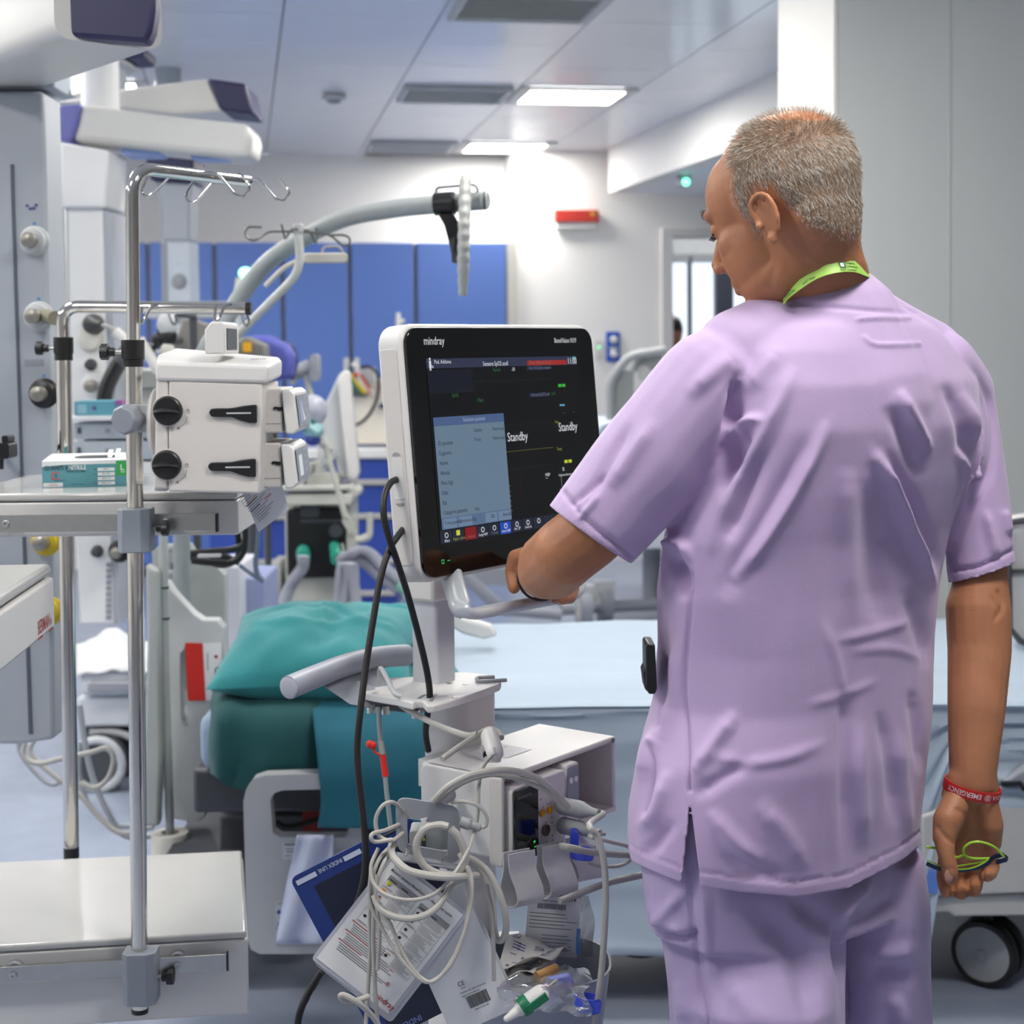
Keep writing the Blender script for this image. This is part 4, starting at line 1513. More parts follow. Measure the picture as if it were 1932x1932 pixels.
# --- bed drip pole, dog-legged, with wire hooks
YQ = 3.74
POLEG = mat('pole_grey', (176, 180, 178), .4)
r = thing('drip_stand_pole', 'grey dog-legged drip pole standing in the bed corner socket', 'drip pole', P(322, 1590, YQ))
tp = fillet(PL([(322, 1604), (312, 1300), (308, 1010), (306, 800), (440, 640), (568, 512), (563, 440)], YQ), .06)
obj('pole', MB().tube(tp, .0105, 14), POLEG, r)
obj('pole_mark', MB().cyl(T(*P(311.5, 1168, YQ)), .0112, .004, 14).cyl(T(*P(310, 1110, YQ)), .0112, .004, 14), BLACK, r)
q = P(563, 432, YQ)
obj('hook_block', MB().box(T(*q), .022, .022, .022), POLEG, r, bevel=.002)
HK = mat('hook_wire', (120, 120, 116), .3, .8)
for pts in ([(556, 437), (506, 437), (486, 452), (474, 454), (463, 446), (462, 434), (470, 428), (494, 429)],
            [(570, 437), (622, 442), (638, 456), (650, 464), (660, 460), (660, 448), (648, 443), (620, 444)]):
    obj('hook', MB().tube(fillet(PL(pts, YQ), .012), .0028, 8), HK, r)
obj('hook', MB().tube(fillet([q + Vector(v) for v in ((0, 0, 0), (-.01, -.05, -.004), (-.02, -.08, -.03), (-.02, -.1, -.02), (-.025, -.10, .004))], .012), .0028, 8), HK, r)
obj('hook', MB().tube(fillet([q + Vector(v) for v in ((0, 0, 0), (.02, .05, -.0), (.03, .08, -.03), (.03, .1, -.02), (.03, .10, .01))], .012), .0028, 8), HK, r)

b = MB(); slab(b, 572, 477, 655, 496, YQ + .02, .02, .008)
obj('side_bar', b, BEIGE, r, bevel=.003)
obj('side_bar_loop', MB().tube(fillet(PL([(607, 478), (610, 466), (640, 464), (648, 478)], YQ + .03), .01), .003), CABLE, r)
obj('side_bar_brace', MB().tube(spline(PL([(600, 488), (572, 490), (545, 500), (528, 512), (500, 540)], YQ + .03), 5), .006), BEIGE, r)

# --- lifting pole with strap and ribbed grip
r = thing('lifting_pole', 'thick grey curved bed lifting pole with a black strap near its end', 'lifting pole', P(330, 1300, 3.9))
tp = spline(PL([(345, 1300, 3.95), (345, 900, 3.95), (372, 700, 3.92), (440, 580, 3.96), (500, 500, 3.94), (570, 450, 3.90), (650, 412, 3.82), (740, 394, 3.72), (830, 385, 3.62), (916, 378, 3.55)]), 8)
obj('tube', MB().tube(tp, .0215, 18), mat('lifting_grey', (150, 156, 156), .42), r)
e = P(916, 378, 3.55)
obj('end_plug', MB().rod(e, P(918, 378, 3.55), .0195), LGREY, r)
obj('wire_guard', MB().tube(fillet(PL([(824, 372, 3.57), (822, 354, 3.57), (893, 348, 3.55), (901, 354, 3.55), (901, 372, 3.55)]), .014), .0036, 8), GREY, r)
obj('strap_collar', MB().tube(PL([(821, 385.6, 3.58), (857, 383, 3.57)]), .0262, 18), BLACK, r)
b = MB()
poly(b, [(826, 404), (856, 402), (868, 425), (864, 470), (852, 478), (838, 425)], 3.555, .02)
obj('strap', b, BLACK, r, bevel=.003)
b = MB(); poly(b, [(848, 452), (858, 446), (856, 478), (851, 478)], 3.552, .022); slab(b, 852, 460, 866, 496, 3.56, .02, .006)
obj('buckle', b, DGREY, r)
g = MB()
n = 46
rows = []
for k in range(n + 1):
    t = k / n
    py = 332 + 226 * t
    px = 878 - 5 * t
    rd = .0135 * (1 + .07 * math.sin(t * n * 1.15 / 1.6 * 2)) * (1 if t < .75 else 1 - .35 * (t - .75) / .25) * (.75 if t < .03 else 1)
    c = P(px, py, 3.53 - .06 * math.sin(t * PI))
    rows.append([c + Vector((rd * math.cos(a_), rd * 2.2 * math.sin(a_), 0)) for a_ in [2 * PI * i / 16 for i in range(16)]])
g.rings(rows)
obj('grip_handle', g, mat('grip_grey', (176, 178, 174), .5), r, angle=60)
# ================================================================== front shelves, drip poles, pump dock
TRIM = mat('shelf_white', (190, 189, 186), .16, noise=.015, coat=.25)
CLAMP = mat('clamp_grey', (138, 145, 152), .42, noise=.02)
YR = 2.53            # depth of the upper rail


def screw(parent, px, py, Y):
    M, _, _ = FB(px - 8, py - 8, px + 8, py + 8, Y)
    s_ = obj('rail_screw', MB().lathe(M, [(.0064, 0), (.0064, .0014), (.0052, .0022), (.0022, .0022), (.0018, .0008)], 20), STEEL, parent)


# upper shelf
ZU = P(200, 930, 2.57).z
sh = thing('equipment_shelf', 'white upper shelf at left with a steel rail along its front', 'shelf', (P(200, 930, 2.8).x, 2.8, P(200, 1012, 2.57).z))
xl, xr = P(-90, 930, 2.57).x, P(447, 930, 2.57).x
obj('shelf_top', MB().bar((xl, 2.57, P(200, 945, 2.57).z), (xr, 2.97, ZU)), TRIM, sh, bevel=.004)
obj('shelf_body', MB().bar((xl, 2.572, P(200, 1012, 2.57).z), (xr + .001, 2.965, P(200, 947, 2.57).z)), WHITE, sh, bevel=.003)
b = MB(); slab(b, -90, 971, 408, 1003, YR, .010, .002)
rail = obj('rail', b, STEEL, sh)
b = MB(); slab(b, 406, 969, 410.5, 1004, YR - .001, .012, .001)
obj('rail_cap', b, BLACK, sh)
for px in (11, 313):
    M, _, _ = FB(px - 5, 984, px + 5, 994, YR + .01)
    obj('rail_spacer', MB().cyl(M @ T(0, 0, -.034), .0125, .034, 18), GREY, sh)
    screw(sh, px, 989 - (px > 100) * 3, YR)

# lower shelf (turned a little)
ZL = .472
fl_, fr_, br_, bl_ = Pz(-70, 1788, ZL), Pz(465, 1757, ZL), Pz(456, 1604, ZL), Pz(-70, 1629, ZL)
shl = thing('equipment_shelf', 'glossy white lower shelf at the bottom left with a steel rail', 'shelf', ((fl_.x + br_.x) / 2, 2.75, P(465, 1915, fr_.y).z))
lx = (fr_ - fl_).normalized()
ln = Vector((lx.y, -lx.x, 0))


def quadbox(pts, z0, z1):
    v = [(p.x, p.y, z) for z in (z0, z1) for p in pts]
    return MB().add(v, [(3, 2, 1, 0), (4, 5, 6, 7), (0, 1, 5, 4), (1, 2, 6, 5), (2, 3, 7, 6), (3, 0, 4, 7)])


obj('shelf_top', quadbox([fl_, fr_, br_, bl_], P(465, 1771, fr_.y).z, ZL), TRIM, shl, bevel=.004)
zb = P(466, 1915, fr_.y).z
obj('shelf_body', quadbox([fl_ + lx * .001 - ln * .002, fr_ + lx * .002 - ln * .002, br_ + lx * .002, bl_], zb, P(465, 1772.5, fr_.y).z), WHITE, shl, bevel=.004)
rl0, rl1 = Pz(-70, 1836, P(431, 1800, fr_.y - .02).z), None
zr1, zr0 = P(431, 1800, fr_.y - .03).z, P(431, 1831, fr_.y - .03).z
ra = P(431, 1815, fr_.y - .03)
ra.z = 0
rb = ra - lx * .60
def railbox(p, q, z0, z1, t):
    v = [(w.x, w.y, z) for z in (z0, z1) for w in (p, q, q - ln * t, p - ln * t)]
    return MB().add(v, [(3, 2, 1, 0), (4, 5, 6, 7), (0, 1, 5, 4), (1, 2, 6, 5), (2, 3, 7, 6), (3, 0, 4, 7)])
obj('rail', railbox(rb, ra - lx * .003, zr0, zr1, .010), STEEL, shl, bevel=.0008)
obj('rail_cap', railbox(ra - lx * .003, ra, zr0 - .001, zr1 + .001, .011), BLACK, shl)
for px in (41, 337):
    t = (P(px, 1830, fr_.y - .03).x - ra.x) / lx.x
    q = ra + lx * t
    q.z = (zr0 + zr1) / 2
    M = fr(q, lx, UP, ln)
    obj('rail_spacer', MB().cyl(M @ T(0, .003, -.034), .0125, .024, 18), GREY, shl)
    obj('rail_screw', MB().lathe(M, [(.0064, 0), (.0064, .0014), (.0052, .0022), (.0022, .0022), (.0018, .0008)], 20), STEEL, shl)
obj('corner_wheel', MB().cyl(fr(Pz(-12, 1925, zb - .02), UP, lx, ln) , .03, .03, 20), BLACK, shl)

# tray at the far left
C = P(97, 1063, 2.2)
dn, dl_ = Vector((.0757, -1, 0)).normalized(), Vector((-1, -.0757, 0)).normalized()
tr = thing('equipment_shelf', 'white shelf corner with red lettering on its side, left edge', 'shelf', C + dl_ * .2 + dn * .3 - UP * .09)
pq = [C, C + dn * .62, C + dn * .62 + dl_ * .4, C + dl_ * .4]
obj('shelf_top', quadbox(list(reversed(pq)), P(97, 1084, 2.2).z, C.z), TRIM, tr, bevel=.006, seg=3)
e_ = dl_ * -.003
pq = [p + e_ for p in pq]
obj('shelf_body', quadbox(list(reversed(pq)), P(100, 1183, 2.2).z, P(97, 1088, 2.2).z), WHITE, tr, bevel=.004)
M = fr(C - dl_ * .0034 + dn * .016 + UP * (P(97, 1172, 2.2).z - C.z), -dn, UP, -dl_)
b = MB()
put_text(b, 'BERMAN', M @ T(-.092, .0, 0) , .026, 'L', .72)
put_text(b, 'vi', M @ T(-.016, .0, 0), .020, 'L', .7)
rects(b, M, [(-.092, -.0075, -.064, -.0045), (-.024, -.0075, .0, -.0045)])
obj('lettering', b, ink((176, 58, 56)), tr)
for v in tr.children:
    pass

# glove box on the upper shelf
YG = 2.69
gb = thing('glove_box', 'teal and white glove box marked L on the upper white shelf', 'glove box', P(165, 917, YG))
M, w, h = FB(84, 868, 243, 917.5, YG, .2)
M = T(0, 0, ZU - (M.translation.z - h / 2)) @ M
Mt = M @ T(0, h / 2, 0)
CT = mat('glove_teal', (88, 148, 158), .55, noise=.02)
CW = mat('glove_white', (222, 226, 228), .55, noise=.02)
D = .20
obj('carton', MB().prism(M, rrect(w, h, .0006, 1), D, -D), CT, gb)
b = MB()
# white band curving over the upper front edge and the top face
top = []
n = 16
for i in range(n + 1):
    t = i / n
    x = -w / 2 + w * t
    top.append((x, h / 2 - .0135 * max(0, .55 - t) / .55 * 0 - (.006 + .010 * (1 - min(1, t / .3)) ** 1.5 * .3)))
v = [M @ Vector((x, h / 2 + .0004, .0004)) for x, y in top] + [M @ Vector((x, y, .0004)) for x, y in top]
b.add(v, [(i, i + 1, n + 2 + i, n + 1 + i) for i in range(n)])
v = [M @ Vector((x, h / 2 + .0004, .0004)) for x, y in top] + [M @ Vector((x, h / 2 + .0004, -D)) for x, y in top]
b.add(v, [(n + 1 + i, n + 2 + i, i + 1, i) for i in range(n)])
obj('white_top', b, CW, gb)
b = MB()
oval = []
for k in range(24):
    a_ = 2 * PI * k / 24
    oval.append((.012 + .038 * math.cos(a_), -D * .45 + .05 * math.sin(a_) * (1 + .2 * math.cos(2 * a_))))
b.add([M @ Vector((x, h / 2 + .001, z)) for x, z in oval], [tuple(reversed(range(24)))])
obj('opening', b, BLACK, gb)
b = MB()
for dx, dz in ((.036, -.06), (.048, -.09)):
    rows = [[M @ Vector((dx + .008 * (s - .5), h / 2 + .001 + .010 * math.sin(t * 1.8), -D * .3 + dz * t)) for s in (0, .5, 1)] for t in (0, .3, .6, 1)]
    b.rings(rows, closed=False)
obj('torn_flap', b, CW, gb)
b = MB()
put_text(b, 'GUANTI IN', M @ T(-w * .475, .0075, .0012), .0108, 'L', .78)
put_text(b, 'SENZA POLVERE', M @ T(-w * .015, .0030, .0012), .0046, 'R', .9)
put_text(b, 'lattice powder free', M @ T(-w * .3, -.0115, .0005), .0026, 'C', .9)
put_text(b, 'non sterile   monouso', M @ T(-w * .1, -.0182, .0005), .0026, 'C', .9)
for k, s in enumerate(('REF', 'LOT', ' ', 'EXP')):
    put_text(b, s, M @ T(w * .115, .0062 - k * .0078, .0005), .003, 'R')
for k, s in enumerate(('GLN-L', 'NR-1234L', '2026-01-01', '2028-12-31')):
    put_text(b, s, M @ T(w * .22, .0062 - k * .0078, .0009), .0032, 'C')
put_text(b, 'S', M @ T(-w * .345, -.0055, .0009), .0085, 'C')
obj('lettering', b, ink((36, 56, 62)), gb)
b = MB()
put_text(b, 'NITRILE', M @ T(-w * .205, .0075, .0012), .0108, 'L', .78)
obj('lettering', b, ink((226, 230, 230)), gb)
for q_ in [(w * .125, .0040 - k * .0078, w * .318, .0096 - k * .0078) for k in range(4)] + [(-w * .49, -.0212, -w * .27, -.0140), (-w * .15, .0205, w * .33, .0212)]:
    b = MB()
    rects(b, M, [q_], .0005)
    obj('white_label', b, ink((226, 230, 230)), gb)
b = MB()
put_text(b, '100 PCS', M @ T(-w * .38, -.0192, .0009), .0042, 'C')
rects(b, M, [(-w * .395, .0022, -w * .305, .0040), (-w * .395, -.0085, -w * .305, -.0067), (-w * .395, -.0085, -w * .378, .0040)], .0007)
obj('red_print', b, ink((196, 96, 104)), gb)
b = MB()
rects(b, M, [(w * .333, -.0042, w * .5, .0212)], .0006)
obj('green_panel', b, ink((52, 160, 84)), gb)
b = MB()
put_text(b, 'L', M @ T(w * .402, .0052, .001), .014, 'C')
put_text(b, '8-9', M @ T(w * .41, .0005, .001), .0048, 'C')
obj('size_mark', b, ink((232, 240, 222)), gb)

# ---------------------------------------------------------------- chrome drip poles


def knob_x(parent, px0, px1, py, Y, name='clamp_knob'):
    """black star knob whose stem runs along x from px0 (pole side) to px1 (outer face)"""
    a, c = P(px0, py, Y), P(px1, py, Y)
    d = (c - a)
    L = d.length
    M = frame(a, d)
    obj('knob_stem', MB().cyl(M, .0032, L * .5, 12), STEEL, parent)
    pr = []
    for k in range(32):
        t = 2 * PI * k / 32
        rr = .0122 * (1 + .07 * math.cos(8 * t))
        pr.append((rr * math.cos(t), rr * math.sin(t)))
    kb = obj(name, MB().cyl(M @ T(0, 0, L * .32), .0072, L * .4, 20).prism(M @ T(0, 0, L * .62), pr, L * .38), BLACK, parent, bevel=.0012)
    return kb


YP = 2.50
ivp = thing('drip_pole', 'front chrome drip pole clamped to both white shelves, hooks on its bent top', 'drip pole', P(264, 1908, YP))
e1 = P(468, 342, 2.73)
pb = P(252, 660, YP)
bend = fillet([pb, P(249.5, 316, YP), e1], .045, 10)
obj('upper_tube', MB().tube(bend, .0104, 20), CHROME, ivp, angle=60)
obj('tube_plug', MB().rod(e1, e1 + (e1 - bend[-2]).normalized() * .002, .0088), BLACK, ivp)
obj('lower_tube', MB().tube([P(252.3, 688, YP), P(264, 1902, YP)], .0132, 24), CHROME, ivp, angle=60)
obj('foot_cap', MB().tube([P(264, 1901, YP), P(264.1, 1910, YP)], .0134, 24), BLACK, ivp)
b = MB().tube([P(250.6, 641, YP), P(251, 678, YP)], .0182, 28)
b.tube([P(251, 678, YP), P(251.2, 692, YP)], .0165, 28)
obj('height_collar', b, BLACK, ivp, bevel=.001)
knob_x(ivp, 230, 190, 664, YP)
HKW = mat('hook_steel', (190, 190, 188), .14, 1.0)
dirb = (e1 - bend[-3]).normalized()
hp_ = lambda pts, Y: obj('hook', MB().tube(fillet(PL(pts, Y), .010, 5), .0023, 10), HKW, ivp)
hp_([(372, 326, 2.60), (409, 326, 2.58), (444, 368, 2.57), (460, 372, 2.57), (471, 358, 2.57), (468, 345, 2.57), (452, 326, 2.58)], None)
hp_([(466, 338, 2.70), (487, 337, 2.68), (522, 377, 2.66), (536, 380, 2.66), (546, 366, 2.66), (544, 357, 2.66), (527, 337, 2.67)], None)
hp_([(322, 332, 2.64), (288, 366, 2.68), (276, 373, 2.68), (265, 362, 2.68), (270, 350, 2.68), (282, 328, 2.68)], None)
hp_([(404, 342, 2.74), (373, 378, 2.77), (361, 384, 2.77), (350, 374, 2.77), (352, 362, 2.77), (366, 340, 2.77)], None)


def shelf_clamp(parent, x0, x1, y0, y1, Y, knob_y, yaw=0.0):
    M, w, h = FB(x0, y0, x1, y1, Y - .006)
    M = M @ RX(-PI / 2)          # z up... local y away
    c = .0095
    d = .044
    oct_ = [(-w / 2 + c, -d / 2), (w / 2 - c * 1.4, -d / 2), (w / 2, -d / 2 + c), (w / 2, d / 2), (-w / 2, d / 2), (-w / 2, -d / 2 + c)]
    obj('shelf_clamp', MB().prism(M, oct_, h, -h / 2), CLAMP, parent, bevel=.0018)
    knob_x(parent, x1 - 2, x1 + 31, knob_y, Y)


shelf_clamp(ivp, 225, 287, 958, 1041, YP, 996)
shelf_clamp(ivp, 234, 297, 1791, 1892, YP, 1843)

YP2 = 2.99
iv2 = thing('drip_pole', 'rear chrome drip pole with a long horizontal hook bar ending in a black plug', 'drip pole', P(135, 1616, YP2))
e2 = P(466, 582, YP2)
bend2 = fillet([P(119.5, 650, YP2), P(117, 578, YP2), e2], .115, 12)
obj('upper_tube', MB().tube(bend2, .0118, 20), CHROME, iv2, angle=60)
obj('tube_plug', MB().rod(P(464, 582, YP2), P(474, 582.2, YP2), .0124), BLACK, iv2)
obj('lower_tube', MB().tube([P(119.8, 672, YP2), P(134.5, 1602, YP2)], .0142, 24), CHROME, iv2, angle=60)
obj('foot_cap', MB().tube([P(134.5, 1598, YP2), P(134.8, 1618, YP2)], .0146, 24), BLACK, iv2)
b = MB().tube([P(119.6, 636, YP2), P(120, 667, YP2)], .0182, 28)
b.tube([P(120, 667, YP2), P(120.2, 680, YP2)], .0168, 28)
obj('height_collar', b, BLACK, iv2, bevel=.001)
knob_x(iv2, 103, 68, 657, YP2)
for pts in ([(300, 574, 2.96), (286, 576, 2.94), (272, 602, 2.93), (268, 612, 2.93), (264, 604, 2.93), (268, 578, 2.94)],
            [(316, 583, 3.02), (322, 606, 3.04), (330, 614, 3.04), (334, 606, 3.04), (330, 594, 3.04)],
            [(436, 574, 2.96), (424, 576, 2.94), (414, 600, 2.92), (408, 606, 2.92), (404, 600, 2.92), (408, 574, 2.93)],
            [(454, 585, 3.02), (460, 610, 3.04), (466, 618, 3.04), (470, 608, 3.04), (466, 592, 3.04)]):
    obj('hook', MB().tube(fillet(PL(pts), .006, 5), .0026, 10), HKW, iv2)
obj('pole_mount', MB().rod(P(128, 975, 2.96), P(128, 975, YP2), .018).rod(P(134, 1590, YP2 - .01), P(134, 1590, YP2), .012), CLAMP, iv2)

# ---------------------------------------------------------------- pump dock on the pole
YK = 2.42
dk = thing('pump_dock', 'off-white pump dock with two black round knobs, clamped to the front chrome pole', 'pump dock', P(392, 930, YK))
b = MB()
fbl, fbr, ftr, ftl = P(317, 928, YK), P(490, 932, YK), P(496, 723, YK), P(318, 717, YK)
dd = Vector((0, .165, 0))
b.add([fbl, fbr, ftr, ftl, fbl + dd, fbr + dd, ftr + dd, ftl + dd], [(0, 1, 2, 3), (7, 6, 5, 4), (0, 4, 5, 1), (1, 5, 6, 2), (2, 6, 7, 3), (3, 7, 4, 0)])
obj('housing', b, WARM, dk, bevel=.004, seg=3)
b = MB()
fbl, fbr, ftr, ftl = P(290, 922, YK + .001), P(316.4, 924, YK + .001), P(317.6, 716, YK + .001), P(294, 706, YK + .001)
b.add([fbl, fbr, ftr, ftl, fbl + dd, fbr + dd, ftr + dd, ftl + dd], [(0, 1, 2, 3), (7, 6, 5, 4), (0, 4, 5, 1), (1, 5, 6, 2), (2, 6, 7, 3), (3, 7, 4, 0)])
obj('side_cover', b, WARM, dk, bevel=.004, seg=3)
b = MB()
slab(b, 291, 914, 315, 927, YK + .012, .1, .003)
obj('foot_block', b, LGREY, dk)
b = MB()
A = [P(293, 719, YK - .004), P(505, 724, YK - .004), P(508, 690, YK - .004), P(294, 682, YK - .004)]
B_ = [P(296, 716, YK + .06), P(531, 712, YK + .16), P(532, 678, YK + .16), P(296, 668, YK + .07)]
Cc = [P(330, 700, YK + .19), P(528, 705, YK + .19), P(528, 673, YK + .185), P(329, 656, YK + .185)]
v = A + B_ + Cc
b.add(v, [(0, 1, 2, 3), (0, 3, 7, 4), (1, 5, 6, 2), (3, 2, 6, 7), (0, 4, 5, 1), (4, 7, 11, 8), (5, 9, 10, 6), (7, 6, 10, 11), (4, 8, 9, 5), (8, 11, 10, 9)])
obj('lid', b, WHITE, dk, bevel=.006, seg=3, fix=True)
b = MB()
M, w, h = FB(386, 607, 424, 668, YK + .01)
out = [(-w / 2, -h / 2), (w / 2, -h / 2), (w / 2, h / 2 - .004), (w / 2 - .004, h / 2), (-w / 2 + .010, h / 2), (-w / 2, h / 2 - .012)]
b.prism(M, out, .125, -.125)
hd_ = obj('handle', b, WHITE, dk, bevel=.0045, seg=3)
q = P(424, 640, YK + .01).x
b = MB().bar((q - .002, YK + .025, P(424, 661, YK).z), (q + .0012, YK + .115, P(424, 618, YK).z))
obj('handle_opening', b, mat('charcoal', (46, 48, 54), .4), hd_, bevel=.006)
b = MB()
M, w, h = FB(470, 678, 500, 682, YK + .06)
put_text(b, 'IIIIIII', fr(P(472, 681, YK + .05), (1, 0, 0), (0, .96, .27), (0, -.27, .96)) @ T(0, 0, .002), .010, 'L', 1.4)
obj('lettering', b, ink((110, 112, 116)), dk)
M, _, _ = FB(284, 730, 296, 870, YK + .05)
obj('pivot_disc', MB().ball(T(*P(297, 800, YK + .085)), .012, .06, .058), WHITE, dk)
for k, cy in enumerate((775, 877)):
    cxk = 317 - 2 * k
    M, _, _ = FB(cxk - 27, cy - 27, cxk + 27, cy + 27, YK)
    kb = obj('lock_knob', MB().lathe(M, [(.0228, 0), (.0228, .003), (.0215, .0075), (.0195, .009), (.006, .0095)], 40), BLACK, dk)
    b = MB()
    rows = []
    for i in range(13):
        t = i / 12 * 2 - 1
        x = t * .0195
        hw = .0042 * math.sqrt(max(0, 1 - t * t * .75)) + .001
        rows.append([M @ Vector((x, .0005 - hw - .002 * t * t, .0085)), M @ Vector((x, .0005 - hw * .3 - .002 * t * t, .0175)), M @ Vector((x, .0005 + hw * .5 - .002 * t * t, .0165)), M @ Vector((x, .0005 + hw - .002 * t * t, .0085))])
    b.rings(rows)
    obj('knob_ridge', b, BLACK, kb)
    obj('knob_seat', MB().lathe(M, [(.0245, -.003), (.0245, .0008), (.0232, .0012)], 40), WARM, dk)
    dy = 102 * k
    dx = -2 * k
    b = MB()
    o_ = spline([P(a_ + dx, c_ + dy, YK - .006) for a_, c_ in ((394, 779), (398, 772), (410, 770.5), (435, 770), (458, 766), (480, 763.5))], 5)
    o_ += [P(484 + dx, 765 + dy, YK - .006), P(484 + dx, 798 + dy, YK - .006)]
    o_ += spline([P(a_ + dx, c_ + dy, YK - .006) for a_, c_ in ((470, 798), (452, 793), (436, 787.5), (410, 787), (398, 786))], 5)
    n = len(o_)
    bk = [p + Vector((0, .010, 0)) for p in o_]
    b.add(o_ + bk, [tuple(range(n)), tuple(reversed(range(n, 2 * n)))] + [(i, n + i, n + (i + 1) % n, (i + 1) % n) for i in range(n)])
    lt = obj('latch', b, BLACK, dk, bevel=.0015)
    b = MB()
    M2, w, h = FB(427 + dx, 778 + dy, 474 + dx, 781 + dy, YK - .0065)
    b.prism(M2, rrect(w, h, h * .45, 3), .0006)
    obj('latch_line', b, LGREY, lt)
    b = MB()
    rec = spline([P(a_ + dx, c_ + dy, YK - .0006) for a_, c_ in ((386, 778), (392, 764), (420, 761), (486, 759), (488, 803), (440, 797), (400, 790))], 5, closed=True)
    b.add(rec, [tuple(range(len(rec)))])
    obj('latch_recess', b, mat('recess_white', (206, 202, 198), .5), dk)
    # printed padlocks and arrow
    b = MB()
    for lx_, ly in ((354.5, 776), (324, 810)):
        M3, w, h = FB(lx_ - 3 + dx, ly - 3 + dy, lx_ + 3 + dx, ly + 3 + dy, YK - .0004)
        for a0_, a1_ in (((-w / 2, -h / 2), (w / 2, -h / 2)), ((w / 2, -h / 2), (w / 2, h / 3)), ((w / 2, h / 3), (-w / 2, h / 3)), ((-w / 2, h / 3), (-w / 2, -h / 2))):
            b.rod(M3 @ Vector(a0_ + (0,)), M3 @ Vector(a1_ + (0,)), .00022, 5)
        b.tube([M3 @ Vector((.0015 * math.cos(t), h / 3 + .0022 * math.sin(t), 0)) for t in [PI * i / 8 for i in range(9)]], .0002, 5)
        b.ball(M3, .0004)
    b.tube(spline(PL([(354 + dx, 785 + dy), (350 + dx, 797 + dy), (340 + dx, 806 + dy)], YK - .0004), 6), .00028, 5)
    b.add(PL([(333 + dx, 809 + dy), (338 + dx, 804 + dy), (339 + dx, 810 + dy)], YK - .0008), [(0, 1, 2)])
    obj('lock_marks', b, ink((112, 112, 116)), dk)
# pole clamp of the dock
b = MB(); slab(b, 247, 764, 296, 816, YP - .035, .07, .003)
obj('pole_clamp', b, mat('clamp_pale', (182, 184, 184), .42), dk, bevel=.0015)
b = MB(); slab(b, 221, 767, 250, 790, YP - .03, .04, .003); slab(b, 240, 764, 262, 772, YP - .037, .04, .002)
obj('clamp_jaw', b, LGREY, dk, bevel=.001)
kc = P(229, 794, YP - .062)
ka = Vector((-.35, -.93, -.10))
M = frame(kc, ka)
pr = []
for k in range(40):
    t = 2 * PI * k / 40
    rr = .0225 * (1 + .035 * math.cos(8 * t))
    pr.append((rr * math.cos(t), rr * math.sin(t)))
b = MB().prism(M, pr, .020, -.026)
b.prism(M @ T(0, 0, -.0065), pr, .0045, 0, .86)
b.rod(kc - ka.normalized() * .02, kc - ka.normalized() * -.0 + Vector((.03, .05, 0)), .008)
obj('clamp_knob', b, mat('knob_slate', (136, 141, 150), .4), dk, bevel=.001)

# two pump modules pushed into the dock
for k in range(2):
    dx, dy = -3 * k, 103 * k
    pm = thing('infusion_pump', ['upper', 'lower'][k] + ' white infusion pump module sticking out of the dock, display facing away', 'infusion pump', P(530 + dx, 817 + dy, 2.5))
    xa, xb, xc = P(489 + dx, 780, 2.50).x, P(529 + dx, 780, 2.46).x, P(556 + dx, 780, 2.455).x
    z1, z0 = P(530, 733 + dy, 2.46).z, P(530, 817 + dy, 2.46).z
    obj('pump_body', MB().bar((xa, 2.462, z0), (xb + .002, 2.60, z1)), WARM, pm, bevel=.003, seg=3)
    obj('body_seam', MB().bar((xa, 2.4612, z0 + .0145), (xb, 2.5, z0 + .0150)), GREY, pm)
    dz = 2 * k
    door = MB()
    fx = Vector((.012, 0, -.06))
    z1d, z0d = P(545, 735 + dy, 2.455).z, P(545, 819 + dy, 2.455).z
    pts = [(xb + .0025, z1d), (xc - .008, z1d), (xc + .0, z1d - .006), (xc + .006, z0d + .008), (xc - .002, z0d), (xb + .0085, z0d)]
    v = [(x, y, z) for y in (2.455, 2.605) for x, z in pts]
    n = len(pts)
    door.add(v, [tuple(reversed(range(n))), tuple(range(n, 2 * n))] + [(i, (i + 1) % n, n + (i + 1) % n, n + i) for i in range(n)])
    d = obj('pump_door', door, WHITE, pm, bevel=.003, seg=3, fix=True)
    tl, bl2 = Vector((xc + .0012, 2.46, z1d - .0095)), Vector((xc + .0062, 2.46, z0d + .011))
    ex = Vector((0, 1, 0))
    ey = (tl - bl2).normalized()
    nn = ex.cross(ey)
    Mf = fr(bl2 + nn * .0006, ex, ey, nn)
    Hh = (tl - bl2).length
    obj('display_bezel', MB().prism(Mf, [(0, 0), (.136, 0), (.136, Hh), (0, Hh)], .0008), mat('bezel_slate', (126, 132, 142), .35), d)
    b = MB()
    rects(b, Mf, [(.018, .006, .058, Hh - .010)], .0012)
    obj('display', b, ink((222, 228, 230)) if k else mat('display_lilac', (150, 152, 190), .3), d)
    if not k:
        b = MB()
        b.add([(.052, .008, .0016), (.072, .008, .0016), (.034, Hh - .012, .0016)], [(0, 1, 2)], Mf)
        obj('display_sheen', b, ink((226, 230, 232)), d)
    b = MB()
    for j in range(5):
        rects(b, Mf, [(.088, .010 + j * .011, .093, .013 + j * .011), (.108, .012 + j * .011, .112, .0145 + j * .011)], .0014)
    obj('key_marks', b, ink((214, 218, 222)), d)
    b = MB()
    poly(b, [(515 + dx, 770 + dy), (518 + dx, 767 + dy), (526 + dx, 768 + dy), (532 + dx, 768 + dy), (533 + dx, 775 + dy), (526 + dx, 775 + dy), (520 + dx, 772 + dy), (517 + dx, 774 + dy)], 2.4605, .006)
    obj('door_latch', b, BLACK, pm)
    if k == 0:
        obj('tube_guide', MB().rod(P(521, 818, 2.5), P(521, 826, 2.5), .004), LGREY, pm)
